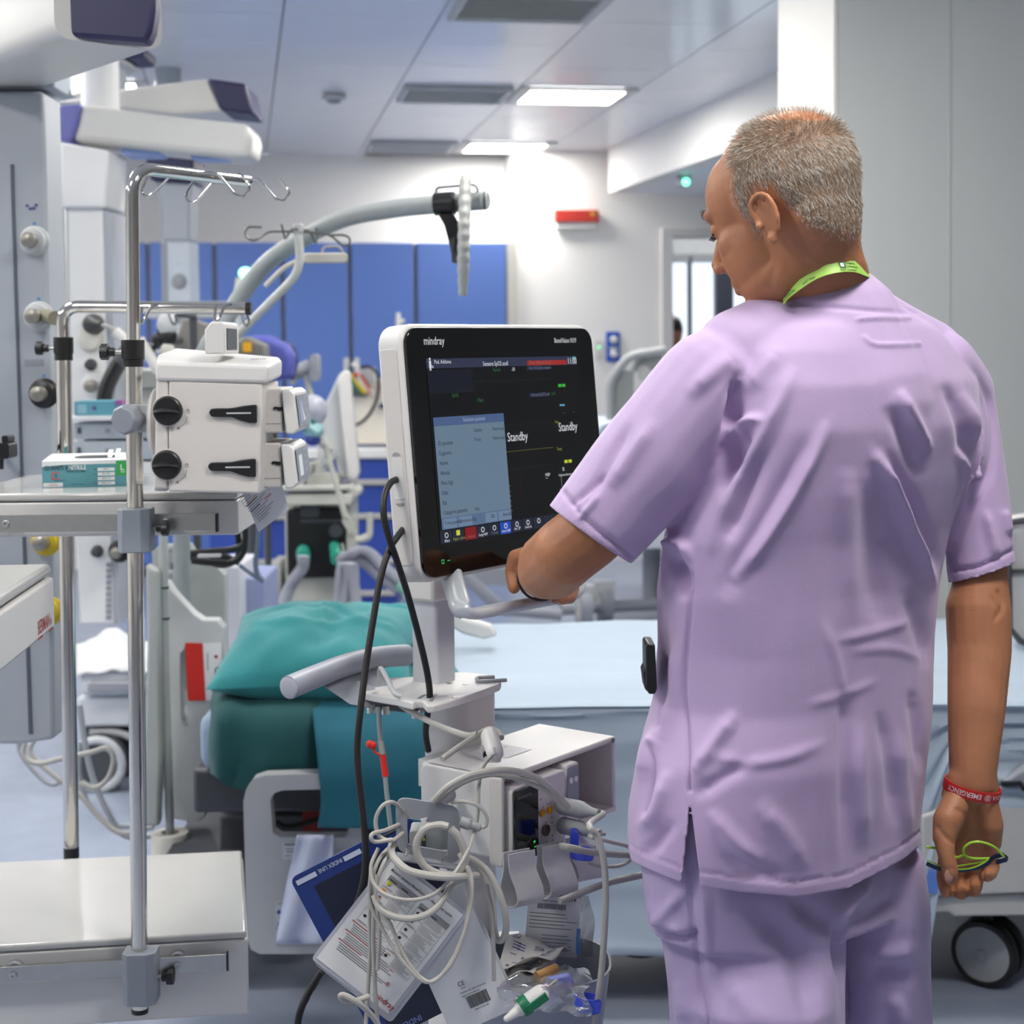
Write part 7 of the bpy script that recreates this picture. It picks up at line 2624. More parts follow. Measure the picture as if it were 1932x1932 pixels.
def body_mesh():
    b = MB()
    # head
    hball(b, (0, -.014, .034), (.0775, .098, .084))
    hball(b, (0, .040, .030), (.066, .055, .066))
    hball(b, (0, .040, -.030), (.060, .056, .072))
    hball(b, (0, .028, -.076), (.050, .056, .040))
    hball(b, (0, -.045, -.022), (.060, .050, .060))
    hball(b, (0, .072, -.104), (.022, .020, .018))
    for s in (-1, 1):
        hball(b, (s * .041, .058, -.024), (.018, .020, .019))
        b.cone(hp3(s * .036, .014, -.074), hp3(s * .018, .066, -.104), .012, .013)
        b.cone(hp3(s * .012, .091, .020), hp3(s * .046, .078, .020), .0085, .0085)
        hball(b, (s * .012, .103, -.040), (.0085, .010, .0075))
        hball(b, (s * .031, .0775, .002), (.0135, .0125, .011))
    b.cone(hp3(0, .086, .012), hp3(0, .110, -.032), .0078, .0105)
    b.cone(hp3(-.018, .084, -.066), hp3(.018, .084, -.066), .0062, .0062)
    b.cone(hp3(-.014, .083, -.076), hp3(.014, .083, -.076), .0070, .0070)
    # ears
    for s in (-1, 1):
        E = HM @ T(s * .0765, -.013, -.021) @ RZ(s * -.42) @ RX(-.10)
        e_ = lambda y, z, x=0: E @ Vector((s * x, y * .80, z * .90))
        rim = spline([e_(.012, .002, .0), e_(.016, .016, .002), e_(.011, .028, .005), e_(-.002, .034, .008), e_(-.014, .028, .010), e_(-.019, .012, .011), e_(-.018, -.004, .010), e_(-.013, -.017, .007), e_(-.005, -.027, .003)], 4)
        b.chain(rim, [.0036] * len(rim), 10)
        anti = spline([e_(-.004, .024, .004), e_(-.010, .012, .006), e_(-.011, .0, .006), e_(-.007, -.012, .004)], 4)
        b.chain(anti, [.0034] * len(anti), 10)
        b.ball(E @ T(s * -.001, -.003, .003), .0050, .0115, .026, 16, 10)
        b.ball(E @ T(s * .002, .0, -.0245), .0052, .0070, .0085, 14, 8)
        b.ball(E @ T(s * .003, .0105, -.005), .0042, .0040, .0060, 12, 8)
    # neck and trunk
    b.cone(hp3(0, -.026, -.030), NB, .058, .066)
    b.cone(hp3(0, .000, -.060), NB + Vector((-.02, .03, 0)), .046, .058)
    b.cone(NB, P(1420, 690, 1.98), .060, .040).cone(NB, P(1725, 695, 2.10), .060, .036)
    b.rings([torso_ring(*r_, shrink=.030 + (.02 if r_[0] > 1550 else 0)) for r_ in TORSO[3:]])
    b.cone(SL, SR, .036, .032)
    # left arm reaching to the handle
    b.chain([SL, SLh, EL, P(1042, 1066, 2.04), P(1026, 1080, 2.13), WL], [.040, .0435, .0435, .0450, .036, .0290])
    PLm = P(1018, 1082, 2.26)
    b.cone(WL, PLm, .027, .026).cone(P(1000, 1078, 2.24), P(1046, 1092, 2.28), .019, .019)
    for ch, rd in (([(992, 1048, 2.235), (973, 1052, 2.245), (966, 1078, 2.25), (970, 1108, 2.24)], [.013, .0118, .0105, .0095]),
                   ([(1000, 1062, 2.27), (1000, 1050, 2.32), (1012, 1075, 2.355), (1022, 1110, 2.345)], [.012, .0105, .0095, .0088]),
                   ([(1024, 1072, 2.29), (1030, 1062, 2.345), (1038, 1090, 2.37), (1040, 1128, 2.345)], [.012, .0105, .0095, .0088]),
                   ([(1044, 1084, 2.29), (1056, 1078, 2.345), (1060, 1100, 2.365), (1056, 1130, 2.335), (1044, 1128, 2.30)], [.0115, .0102, .0098, .0095, .009]),
                   ([(1054, 1096, 2.28), (1074, 1092, 2.325), (1082, 1110, 2.34), (1076, 1128, 2.31), (1062, 1130, 2.28)], [.011, .0098, .0092, .009, .0085])):
        b.chain(PL(ch), rd, 14)
    # right arm hanging
    b.chain([SR, ER_h, ER, P(1848, 1225, 2.065), P(1842, 1340, 2.03), P(1837, 1425, 2.01), WR], [.028, .0335, .0425, .0410, .0365, .0315, .0285])
    b.cone(P(1820, 1470, 2.0), P(1808, 1500, 2.0), .0215, .021).cone(P(1850, 1470, 2.0), P(1856, 1500, 2.0), .0215, .020)
    for (x0, y0), (x1, y1), r0, r1 in (((1812, 1498), (1788, 1612), .018, .0125), ((1826, 1496), (1815, 1622), .018, .0125), ((1842, 1496), (1842, 1618), .018, .012), ((1854, 1500), (1868, 1602), .017, .0115)):
        b.cone(P(x0, y0, 2.004), P(x1, y1, 2.004), r0, r1)
    b.chain(PL([(1806, 1512, 1.99), (1788, 1548, 1.975), (1781, 1580, 1.968)]), [.018, .0185, .0145])
    b.chain(PL([(1860, 1516, 1.994), (1870, 1556, 1.992), (1872, 1590, 1.998)]), [.016, .0155, .012])
    b.chain(PL([(1781, 1578, 1.968), (1785, 1612, 1.957), (1792, 1640, 1.953), (1794, 1656, 1.952)]), [.0138, .0108, .0108, .0092])
    for ch, rd in (([(1788, 1612, 2.004), (1781, 1652, 2.010), (1783, 1672, 1.995), (1786, 1681, 1.985)], [.0118, .0100, .0094, .0088]),
                   ([(1815, 1622, 2.004), (1811, 1662, 2.010), (1811, 1679, 1.993), (1813, 1685, 1.980)], [.0118, .0100, .0094, .0088]),
                   ([(1842, 1618, 2.004), (1842, 1658, 2.010), (1840, 1673, 1.992), (1838, 1680, 1.979)], [.0115, .0098, .0092, .0086]),
                   ([(1868, 1604, 2.004), (1873, 1634, 2.004), (1869, 1648, 1.990), (1862, 1653, 1.979)], [.0108, .0092, .0086, .0080])):
        b.chain(PL(ch), rd, 14)
    # legs
    for (a_, c_) in ((LLEG, .82), (RLEG, .82)):
        b.rings([[C + (p - C) * (.72 if k < 5 else .86) for p in row] for k, (C, row) in enumerate(a_)])
    for f_ in FEET:
        b.cone(*f_, .042, .034)
    return b


def leg_rings(spec):
    out = []
    for cx_, cy_, Y, rx, ry in spec:
        C = P(cx_, cy_, Y)
        out.append((C, [C + Vector((rx * math.cos(t), ry * math.sin(t), 0)) for t in [2 * PI * k / 36 for k in range(36)]]))
    return out


LLEG = leg_rings([(1412, 1600, 2.01, .105, .095), (1412, 1700, 2.0, .126, .112), (1420, 1780, 1.98, .114, .114), (1424, 1860, 1.95, .110, .116), (1428, 1940, 1.95, .109, .112), (1432, 2250, 1.96, .088, .092), (1436, 2500, 1.98, .074, .08), (1440, 2760, 2.0, .064, .07)])
RLEG = leg_rings([(1636, 1600, 2.08, .072, .09), (1634, 1700, 2.09, .082, .105), (1640, 1800, 2.10, .078, .108), (1643, 1880, 2.10, .078, .104), (1645, 1950, 2.10, .079, .10), (1648, 2250, 2.10, .078, .088), (1650, 2450, 2.12, .072, .078), (1652, 2640, 2.13, .062, .068)])
for L_2 in (LLEG, RLEG):
    C, row = L_2[-1]
    dz = C.z - .085
    L_2[-1] = (C - UP * dz, [p - UP * dz for p in row])
FEET = []
for L_2 in (LLEG, RLEG):
    C = L_2[-1][0]
    fd_ = Vector((-math.sin(BY), math.cos(BY), 0))
    FEET.append((Vector((C.x, C.y, .05)) - fd_ * .03, Vector((C.x, C.y, .042)) + fd_ * .15))


def baked(name, mb, voxel, smooth, fac=.5):
    """fuse overlapping closed shapes into one surface and hand back its points and faces"""
    me = mesh_from(name, mb.v, mb.f)
    o = bpy.data.objects.new(name, me)
    COL.objects.link(o)
    m = o.modifiers.new('r', 'REMESH')
    m.mode = 'VOXEL'
    m.voxel_size = voxel
    m = o.modifiers.new('s', 'SMOOTH')
    m.factor = fac
    m.iterations = smooth
    dg = bpy.context.evaluated_depsgraph_get()
    dg.update()
    ev = o.evaluated_get(dg)
    e = ev.to_mesh()
    nv = len(e.vertices)
    v = np.empty(nv * 3)
    e.vertices.foreach_get('co', v)
    nr = np.empty(nv * 3)
    e.vertices.foreach_get('normal', nr)
    f = np.empty(len(e.loops), dtype=np.int64)
    e.loops.foreach_get('vertex_index', f)
    ls = np.empty(len(e.polygons), dtype=np.int64)
    e.polygons.foreach_get('loop_total', ls)
    ev.to_mesh_clear()
    bpy.data.objects.remove(o)
    bpy.data.meshes.remove(me)
    v = v.reshape(-1, 3)
    nr = nr.reshape(-1, 3)
    if (ls == 4).all():
        f = f.reshape(-1, 4)
    return v, nr, f


def np_obj(name, v, f, m, parent, smooth=True):
    loc = np.array(rootloc(parent))
    used = np.unique(f)
    mp = np.full(len(v), -1, dtype=np.int64)
    mp[used] = np.arange(len(used))
    me = bpy.data.meshes.new(name)
    vv = (v[used] - loc)
    ff = mp[f]
    me.vertices.add(len(vv))
    me.vertices.foreach_set('co', vv.ravel())
    k = ff.shape[1]
    me.loops.add(ff.size)
    me.loops.foreach_set('vertex_index', ff.ravel().astype(np.int32))
    me.polygons.add(len(ff))
    me.polygons.foreach_set('loop_start', np.arange(0, ff.size, k, dtype=np.int32))
    me.polygons.foreach_set('loop_total', np.full(len(ff), k, dtype=np.int32))
    me.update(calc_edges=True)
    me.validate()
    me.materials.append(m)
    if smooth:
        me.shade_smooth()
    o = bpy.data.objects.new(name, me)
    o.parent = parent
    COL.objects.link(o)
    return o


BV, BN_, BFc = baked('body', body_mesh(), .0026, 4)
body_slot = None


# ---------------------------------------------------------------- cloth with folds
def seg_dist(p, a, b):
    d = b - a
    t = np.clip(((p - a) @ d) / (d @ d), 0, 1)
    return np.linalg.norm(p - (a + t[:, None] * d), axis=1), t


def folds(v, nr, lst, minview=.12):
    """raise or sink the cloth along lines given in the picture, on the side that faces them"""
    q = pix(v)
    view = np.array(CAMP) - v
    view /= np.linalg.norm(view, axis=1)[:, None]
    face = np.clip(((nr * view).sum(1) - minview) / .25, 0, 1)
    disp = np.zeros(len(v))
    for pts, amp, wd in lst:
        pts = [np.array((p.x, p.y)) for p in spline([(a, b, 0) for a, b in pts], 4)]
        best = np.zeros(len(v))
        N = len(pts) - 1
        for i, (a, b) in enumerate(zip(pts, pts[1:])):
            near = (q[:, 0] > min(a[0], b[0]) - 3 * wd) & (q[:, 0] < max(a[0], b[0]) + 3 * wd) & (q[:, 1] > min(a[1], b[1]) - 3 * wd) & (q[:, 1] < max(a[1], b[1]) + 3 * wd)
            if not near.any():
                continue
            d, t = seg_dist(q[near], a, b)
            s = (i + t) / N
            tap = np.minimum(1, 4 * np.minimum(s, 1 - s) + .05) if wd > 5 else 1.0
            val = np.exp(-(d / wd) ** 2) * tap
            best[near] = np.maximum(best[near], val)
        disp += 1.35 * amp * best
    return v + nr * (disp * face)[:, None]


CREASE = [([(1806, 1528), (1820, 1536), (1822, 1552), (1816, 1576), (1806, 1588)], -.0016, 4), ([(1770, 1562), (1782, 1578), (1800, 1592)], -.0014, 4), ([(1822, 1588), (1850, 1586), (1884, 1582)], -.0014, 4),
          ([(1884, 1118), (1892, 1140), (1886, 1160)], -.0018, 5), ([(1870, 1128), (1882, 1150), (1878, 1170)], -.0012, 4), ([(1782, 1640), (1800, 1640)], -.0008, 4),
          ([(1800, 1660), (1799, 1690)], -.0035, 4), ([(1826, 1650), (1826, 1690)], -.003, 4), ([(1853, 1640), (1852, 1675)], -.003, 4),
          ([(1452, 548), (1456, 520), (1470, 490)], -.0010, 6), ([(1500, 490), (1540, 500), (1600, 484)], -.0010, 6)]
hl_ = BV @ np.array(HM.inverted())[:3, :3].T + np.array(HM.inverted())[:3, 3]
sel = (hl_[:, 1] < .01) & (hl_[:, 2] > -.085) & (hl_[:, 2] < .08) & (np.abs(hl_[:, 0]) < .085) & ~((np.abs(hl_[:, 0]) > .058) & (hl_[:, 1] > -.050))
ed = np.concatenate([BFc[:, [0, 1]], BFc[:, [1, 2]], BFc[:, [2, 3]], BFc[:, [3, 0]]])
ed = ed[sel[ed[:, 0]] | sel[ed[:, 1]]]
deg = np.bincount(ed[:, 0], minlength=len(BV)).astype(float)
for _ in range(220):
    acc = np.stack([np.bincount(ed[:, 0], BV[ed[:, 1], k], len(BV)) for k in range(3)], 1)
    BV[sel] = .4 * BV[sel] + .6 * acc[sel] / deg[sel][:, None]
BV = folds(BV, BN_, CREASE)
body = np_obj('body', BV, BFc, SKIN, man)


def hemline(px):
    return np.interp(px, [1150, 1200, 1285, 1304, 1322, 1400, 1500, 1600, 1700, 1750, 1800], [1590, 1628, 1664, 1668, 1670, 1682, 1691, 1674, 1622, 1584, 1570])


sb = MB()
sb.rings([torso_ring(*r_) for r_ in TORSO])
sb.cone(NB + Vector((0, -.004, .0)), P(1400, 672, 1.965), .058, .060).cone(NB + Vector((.01, 0, 0)), P(1742, 676, 2.10), .056, .054)
sb.cone(P(1770, 692, 2.08), SR, .050, .056)
sb.cone(P(1560, 640, 2.02), P(1600, 760, 2.0), .10, .11)
sb.chain([SL, P(1240, 860, 1.948), SLh, SLh + (SLh - SL) * .10], [.070, .071, .0615, .060])
sb.chain([SR, P(1836, 900, 2.11), ER_h, ER_h + (ER_h - SR) * .12], [.055, .0445, .0455, .0455])
SV, SN, SF = baked('shirt', sb, .0034, 16)
FOLDS = [([(1565, 795), (1520, 885), (1469, 976), (1420, 1050), (1380, 1100)], .011, 13), ([(1530, 830), (1440, 1000), (1360, 1130)], -.006, 20),
         ([(1698, 735), (1722, 790), (1752, 855)], .008, 11), ([(1676, 760), (1710, 840), (1735, 900)], -.005, 14),
         ([(1645, 850), (1683, 917), (1717, 1005), (1767, 1114)], .013, 12), ([(1668, 850), (1712, 930), (1750, 1020), (1790, 1100)], -.006, 14),
         ([(1392, 700), (1386, 760), (1374, 858), (1366, 930)], -.015, 14), ([(1366, 842), (1384, 812), (1412, 796), (1442, 792)], .011, 9),
         ([(1415, 815), (1396, 850), (1384, 890)], -.013, 13), ([(1500, 690), (1455, 790), (1405, 890), (1375, 950), (1335, 1050)], .009, 15),
         ([(1440, 850), (1400, 950), (1370, 1020)], -.007, 14), ([(1412, 730), (1440, 700), (1470, 660)], .005, 16),
         ([(1300, 745), (1350, 700), (1386, 672)], .005, 16), ([(1240, 790), (1190, 860), (1150, 920)], .005, 13), ([(1190, 800), (1150, 870), (1110, 940)], -.005, 10),
         ([(1075, 955), (1110, 925), (1140, 890)], -.004, 6), ([(1085, 985), (1115, 955), (1130, 930)], .004, 6),
         ([(1834, 690), (1862, 740), (1875, 800), (1868, 883), (1835, 950), (1800, 1030), (1794, 1090)], -.004, 8), ([(1812, 740), (1838, 800), (1840, 870), (1812, 950)], .008, 13),
         ([(1780, 720), (1812, 800), (1822, 880)], -.006, 12), ([(1808, 850), (1822, 880), (1834, 905)], .006, 9), ([(1860, 960), (1872, 1010), (1885, 1060)], .005, 9), ([(1895, 960), (1905, 1010)], .004, 8),
         ([(1597, 880), (1600, 1000), (1605, 1180)], .004, 20), ([(1640, 900), (1650, 1050), (1660, 1180)], -.005, 22), ([(1710, 1110), (1735, 1180), (1765, 1260)], -.007, 18),
         ([(1572, 1210), (1650, 1192), (1736, 1166)], .0022, 9), ([(1600, 1230), (1680, 1224), (1750, 1246)], .0016, 9), ([(1552, 1170), (1578, 1250), (1594, 1320)], .0024, 10),
         ([(1520, 1332), (1590, 1312), (1660, 1282)], .0016, 9), ([(1597, 1300), (1596, 1420), (1595, 1620)], -.006, 14), ([(1622, 1360), (1625, 1480), (1630, 1600)], .005, 14), ([(1660, 1340), (1680, 1440), (1690, 1560)], -.005, 13),
         ([(1700, 1380), (1705, 1480), (1715, 1590)], .004, 12), ([(1720, 1300), (1730, 1380), (1740, 1460)], -.005, 12),
         ([(1389, 1345), (1350, 1400), (1308, 1462)], .007, 14), ([(1420, 1430), (1360, 1470), (1312, 1500)], -.005, 14), ([(1330, 1420), (1400, 1440), (1480, 1430), (1560, 1400)], .003, 12),
         ([(1340, 1530), (1380, 1580), (1440, 1630)], .005, 14), ([(1360, 1610), (1420, 1640), (1490, 1655)], -.004, 14), ([(1430, 1520), (1480, 1570), (1520, 1640)], .004, 18),
         ([(1250, 1160), (1246, 1260), (1256, 1330)], -.006, 16), ([(1276, 1200), (1272, 1300), (1250, 1400)], .006, 12), ([(1240, 1380), (1222, 1420), (1206, 1470)], .007, 14), ([(1262, 1450), (1240, 1530), (1210, 1560)], .008, 14), ([(1270, 1550), (1240, 1590), (1215, 1610)], -.006, 12),
         ([(1302, 1080), (1300, 1180), (1293, 1300), (1298, 1400), (1301, 1490)], -.004, 4), ([(1245, 1310), (1246, 1340), (1246, 1368)], -.004, 4), ([(1234, 1408), (1233, 1470), (1226, 1520), (1221, 1534)], -.004, 4),
         ([(1473, 566), (1540, 576), (1624, 584), (1729, 590)], -.002, 4), ([(1620, 602), (1660, 599), (1714, 601)], .0022, 4), ([(1632, 636), (1650, 649), (1700, 650), (1733, 649)], .0022, 4),
         ([(1060, 924), (1110, 985), (1196, 1052)], -.003, 4), ([(1800, 1076), (1850, 1068), (1916, 1036)], -.003, 4),
         ([(1236, 1032), (1262, 1024), (1290, 1030), (1300, 1060)], .008, 8), ([(1262, 1050), (1285, 1080), (1296, 1130)], -.010, 12)]
SV = folds(SV, SN, FOLDS)
ns = np.array([noise3(p, 9.0) * .0022 + noise3((p[0], p[1] * 1.3, p[2] * .5), 26.0) * .0011 for p in SV])
SV = SV + SN * ns[:, None]
q = pix(SV)
hem = hemline(q[:, 0])
front = (SN @ np.array((0, -1, 0))) > -.2
# stitched hem bands stand slightly proud
band = (q[:, 1] > hem - 24) & (q[:, 0] > 1170) & (q[:, 0] < 1790) & (np.linalg.norm(SV - np.array(SR), axis=1) > .38)
SV[band] += SN[band] * .0012
line = np.abs(q[:, 1] - (hem - 25)) < 3.2
SV[line] -= SN[line] * .0016
out = np.zeros(len(SV), bool)
sl_d = np.array((SLh - SL).normalized())
sr_d = np.array((ER_h - SR).normalized())
pl_l = np.array(SLh + (SLh - SL) * .0)
ql = (SV - pl_l) @ np.array((Vector(sl_d) + Vector((.10, 0, .0))).normalized())
near_l = np.linalg.norm(SV - pl_l, axis=1) < .13
qr_n = np.array((Vector(sr_d) + Vector((.18, 0, 0))).normalized())
qr = (SV - np.array(ER_h)) @ qr_n
near_r = np.linalg.norm(SV - np.array(ER_h), axis=1) < .10
near_r &= q[:, 0] > 1786
cutL = near_l & (ql > 0) & (q[:, 0] < 1222)
cutR = near_r & (qr > 0)
isR = near_r & (qr > -.02)
cutH = (q[:, 1] > hem) & ~isR & (q[:, 0] < 1792)
# neck opening: plane tilted with the nape
nk = np.array(P(1562, 539, 2.03))
nk_n = np.array(Vector((-.17, .16, 1)).normalized())
cutN = ((SV - nk) @ nk_n > 0) & (np.linalg.norm((SV - nk) - np.outer((SV - nk) @ nk_n, nk_n), axis=1) < .16)
# side slit on the left
sc = 1301 + (q[:, 1] - 1500) * .012
hwid = np.clip((q[:, 1] - 1500) / 165, 0, 1.2) * 19
cutS = (q[:, 1] > 1500) & (np.abs(q[:, 0] - sc) < hwid) & front
cut = cutL | cutR | cutH | cutN | cutS
keep = ~cut[SF].all(1)
SF2 = SF[keep]
V2 = SV.copy()
V2[cutL] -= np.outer(ql[cutL], sl_d) / (np.array((Vector(sl_d) + Vector((.10, 0, 0))).normalized()) @ sl_d)
V2[cutR] -= np.outer(qr[cutR], sr_d) / (qr_n @ sr_d)
d_ = (SV - nk) @ nk_n
V2[cutN] -= np.outer(d_[cutN], nk_n)
m_ = cutH & ~cutS
V2[m_, 2] += (q[m_, 1] - hem[m_]) / F * V2[m_, 1]
V2[m_ & (q[:, 1] > hem + 14)] = SV[m_ & (q[:, 1] > hem + 14)]
sgn = np.sign(q[:, 0] - sc)
m_ = cutS & ~cutH
V2[m_, 0] += (sgn * hwid - (q[:, 0] - sc))[m_] / F * V2[m_, 1]
shirt = np_obj('tunic', V2, SF2, LILAC, man)
m_ = shirt.modifiers.new('t', 'SOLIDIFY')
m_.thickness = .0018
m_.offset = -1

# trousers
tb = MB()
tb.rings([torso_ring(py, a + 22, c - 20, Y, bd - .028, e) for py, a, c, Y, bd, e in TORSO[11:14]] + [torso_ring(1640, 1206, 1736, 2.02, .114, 2.3), torso_ring(1720, 1216, 1738, 2.02, .118, 2.3)])
for L_2 in (LLEG, RLEG):
    tb.rings([row for C, row in L_2])
TV, TN, TF = baked('trousers', tb, .0048, 5)
TFOLD = [([(1590, 1740), (1578, 1790), (1592, 1860), (1596, 1940)], -.008, 9), ([(1500, 1700), (1540, 1730), (1580, 1760)], -.008, 16), ([(1640, 1660), (1600, 1700), (1575, 1745)], .010, 14), ([(1700, 1680), (1650, 1720), (1600, 1740)], -.006, 16),
         ([(1430, 1720), (1500, 1800), (1540, 1932)], -.010, 26), ([(1300, 1640), (1310, 1760), (1322, 1860), (1340, 1960)], -.004, 4), ([(1326, 1640), (1332, 1760), (1344, 1860), (1360, 1960)], .003, 10),
         ([(1215, 1690), (1260, 1740), (1310, 1756)], .008, 12), ([(1240, 1760), (1290, 1768), (1320, 1758)], -.006, 6), ([(1290, 1680), (1260, 1720), (1240, 1750)], .006, 10),
         ([(1630, 1790), (1680, 1800), (1720, 1790)], .006, 16), ([(1640, 1840), (1690, 1830), (1730, 1850)], -.006, 16), ([(1690, 1880), (1700, 1932)], .006, 14), ([(1280, 1850), (1290, 1932)], .005, 14), ([(1380, 1850), (1410, 1900), (1450, 1940)], .005, 20)]
TV = folds(TV, TN, TFOLD)
ns = np.array([noise3(p, 8.0) * .003 + noise3((p[0], p[1], p[2] * .6), 22.0) * .0012 for p in TV])
TV = TV + TN * ns[:, None]
np_obj('trousers', TV, TF, LILAC2, man)
for f_, L_2 in zip(FEET, (LLEG, RLEG)):
    sb_ = MB().chain([f_[0], f_[0].lerp(f_[1], .5), f_[1]], [.050, .050, .046])
    sh_ = obj('shoe', sb_, WHITE, man)
    m_ = sh_.modifiers.new('r', 'REMESH'); m_.mode = 'VOXEL'; m_.voxel_size = .006

# ---------------------------------------------------------------- hair
rng = np.random.default_rng(5)
HMi = np.array(HM.inverted())
tri = BFc[:, :3]
c0_ = BV[BFc].mean(1)
loc_ = c0_ @ HMi[:3, :3].T + HMi[:3, 3]
x, y, z = loc_.T
top = z > .075
hl = .026 - .12 * np.clip(z - .07, 0, 1) + .004 * np.sin(z * 90)
mask = (np.abs(x) < .10) & (z < .13) & (z > -.085) & (y < hl)
low = np.interp(y, [-.12, -.070, -.052, -.040, -.030, .004, .012, .045], [-.070, -.066, -.052, -.022, .016, .018, -.040, -.044])
low = low + .004 * np.sin(y * 260 + x * 190) + .003 * np.sin(x * 420)
mask &= (z > low)
eard = ((y + .013) / .022) ** 2 + ((z + .019) / .038) ** 2
mask &= (eard > 1) | (np.abs(x) < .05)
crown = ((x / .045) ** 2 + ((y + .045) / .055) ** 2) < 1
prob = np.where(mask, 1.0, 0.0)
prob[mask & crown & (z > .08)] = .30
prob[mask & (z > .085) & (y > -.0) & (np.abs(x) > .03)] *= .55
edge = np.clip((hl - y) / .012, .15, 1)
prob *= edge
prob *= np.clip((z - low) / .018, .12, 1)
idx = np.where(prob > 0)[0]
pr_ = prob[idx] / prob[idx].sum()
NH = 32000
pick = rng.choice(idx, NH, p=pr_)
j = rng.random((NH, 2))
qv = BV[BFc[pick]]
root = (qv[:, 0] * (1 - j[:, :1]) + qv[:, 1] * j[:, :1]) * (1 - j[:, 1:]) + (qv[:, 3] * (1 - j[:, :1]) + qv[:, 2] * j[:, :1]) * j[:, 1:]
nrm = BN_[BFc[pick, 0]]
hu, hf, hr = np.array(HU), np.array(HF), np.array(HRt)
lz = loc_[pick, 2]
ly = loc_[pick, 1]
flow = -hu[None] * np.clip(.9 - lz * 4, .1, 1)[:, None] - hf[None] * np.where(lz > .06, -.35, .25)[:, None] + rng.normal(0, .15, (NH, 3))
flow -= nrm * (flow * nrm).sum(1)[:, None]
dr = flow * .85 + nrm * (.30 + .30 * (lz > .06))[:, None]
dr /= np.linalg.norm(dr, axis=1)[:, None]
ln_ = rng.uniform(.005, .0105, NH) * np.where(lz > .06, 1.1, 1) * np.where(lz < -.02, .6, 1)
tip = root + dr * ln_[:, None] - nrm * (ln_ * .12)[:, None]
mid = root + dr * (ln_ * .55)[:, None]
side = np.cross(dr, nrm + rng.normal(0, .6, (NH, 3)))
side /= np.linalg.norm(side, axis=1)[:, None] + 1e-9
wd_ = rng.uniform(.00011, .00022, NH)[:, None]
root = root - nrm * .0006
hv = np.stack([root - side * wd_, root + side * wd_, mid + side * wd_ * .8, mid - side * wd_ * .8, tip + side * wd_ * .2, tip - side * wd_ * .2], 1).reshape(-1, 3)
b0 = np.arange(NH)[:, None] * 6
hf_ = np.concatenate([b0 + np.array([[0, 1, 2, 3]]), b0 + np.array([[3, 2, 4, 5]])], 0)
HAIR = bpy.data.materials.new('grey_hair')
HAIR.use_nodes = True
nt = HAIR.node_tree
bs_ = nt.nodes['Principled BSDF']
bs_.inputs['Roughness'].default_value = .42
gi = nt.nodes.new('ShaderNodeNewGeometry')
cr = nt.nodes.new('ShaderNodeValToRGB')
cr.color_ramp.elements[0].color = lin((104, 88, 72)) + (1,)
cr.color_ramp.elements[1].color = lin((232, 228, 220)) + (1,)
e_ = cr.color_ramp.elements.new(.5)
e_.color = lin((160, 146, 128)) + (1,)
nt.links.new(gi.outputs['Random Per Island'], cr.inputs[0])
nt.links.new(cr.outputs[0], bs_.inputs['Base Color'])
hair = np_obj('hair', hv, hf_, HAIR, man, smooth=False)
hair['kind'] = 'stuff'
# short stubble shadow of the scalp under the hair
sm_ = mask[:]
sv = BV + BN_ * .0004
scalp = np_obj('cropped_scalp', sv, BFc[prob > .85], mat('scalp', (150, 116, 90), .6, noise=.12, scale=120), man)
# brows and lashes
b = MB()
rr = random.Random(3)
for s in (-1, 1):
    for k in range(90):
        t = rr.random()
        p = hp3(s * (.013 + .036 * t), .0985 - .020 * t ** 1.6, .022 + .005 * math.sin(t * 2.6) + rr.uniform(-.003, .003))
        d = (HRt * s * .6 + HF * .8 + HU * rr.uniform(-.2, .5)).normalized()
        b.rod(p - d * .001, p + d * rr.uniform(.004, .008), .00022, 4, .00008)
obj('eyebrow', b, mat('brow', (104, 86, 70), .6), man)
b = MB()
for s in (-1, 1):
    for k in range(24):
        t = k / 23
        p = hp3(s * (.022 + .018 * t), .0905 - .004 * t, -.004)
        b.rod(p, p + HF * .006 - HU * .003, .00025, 4, .0001)
    b.cone(hp3(s * .022, .0885, -.003), hp3(s * .041, .0835, -.003), .0016, .0016)
obj('eyelashes', b, mat('lash', (60, 46, 40), .6), man)

# ---------------------------------------------------------------- lanyard, bands, things he wears and holds
GREEN = mat('lanyard_green', (164, 206, 92), .5, noise=.03)
loop = [(1478, 566, 1.955), (1496, 545, 1.95), (1526, 522, 1.952), (1560, 506, 1.955), (1595, 500, 1.965), (1622, 505, 1.985), (1645, 522, 2.02), (1640, 545, 2.07), (1590, 560, 2.11), (1520, 575, 2.10), (1480, 584, 2.05)]
from mathutils.bvhtree import BVHTree
bvh = BVHTree.FromPolygons([tuple(p) for p in BV], [tuple(p) for p in BFc])
lp0 = []
for a_, c_, Y_ in loop:
    h_ = bvh.ray_cast(CAMP, ray(a_, c_).normalized())[0] if Y_ < 2.03 else None
    lp0.append(h_ - ray(a_, c_).normalized() * .0035 if h_ is not None and abs(h_.y - Y_) < .12 else P(a_, c_, Y_))
lp_ = spline(lp0, 8)
wdl = []
for i, p in enumerate(lp_):
    o_ = (p - Vector((NB.x, NB.y, p.z))).normalized()
    wdl.append((UP * 1.0 - o_ * .55).normalized())
lan = obj('lanyard', MB().ribbon(lp_, wdl, .0185, .0008), GREEN, man, angle=80)
b = MB()
cum = [0]
for a, c in zip(lp_, lp_[1:]):
    cum.append(cum[-1] + (c - a).length)


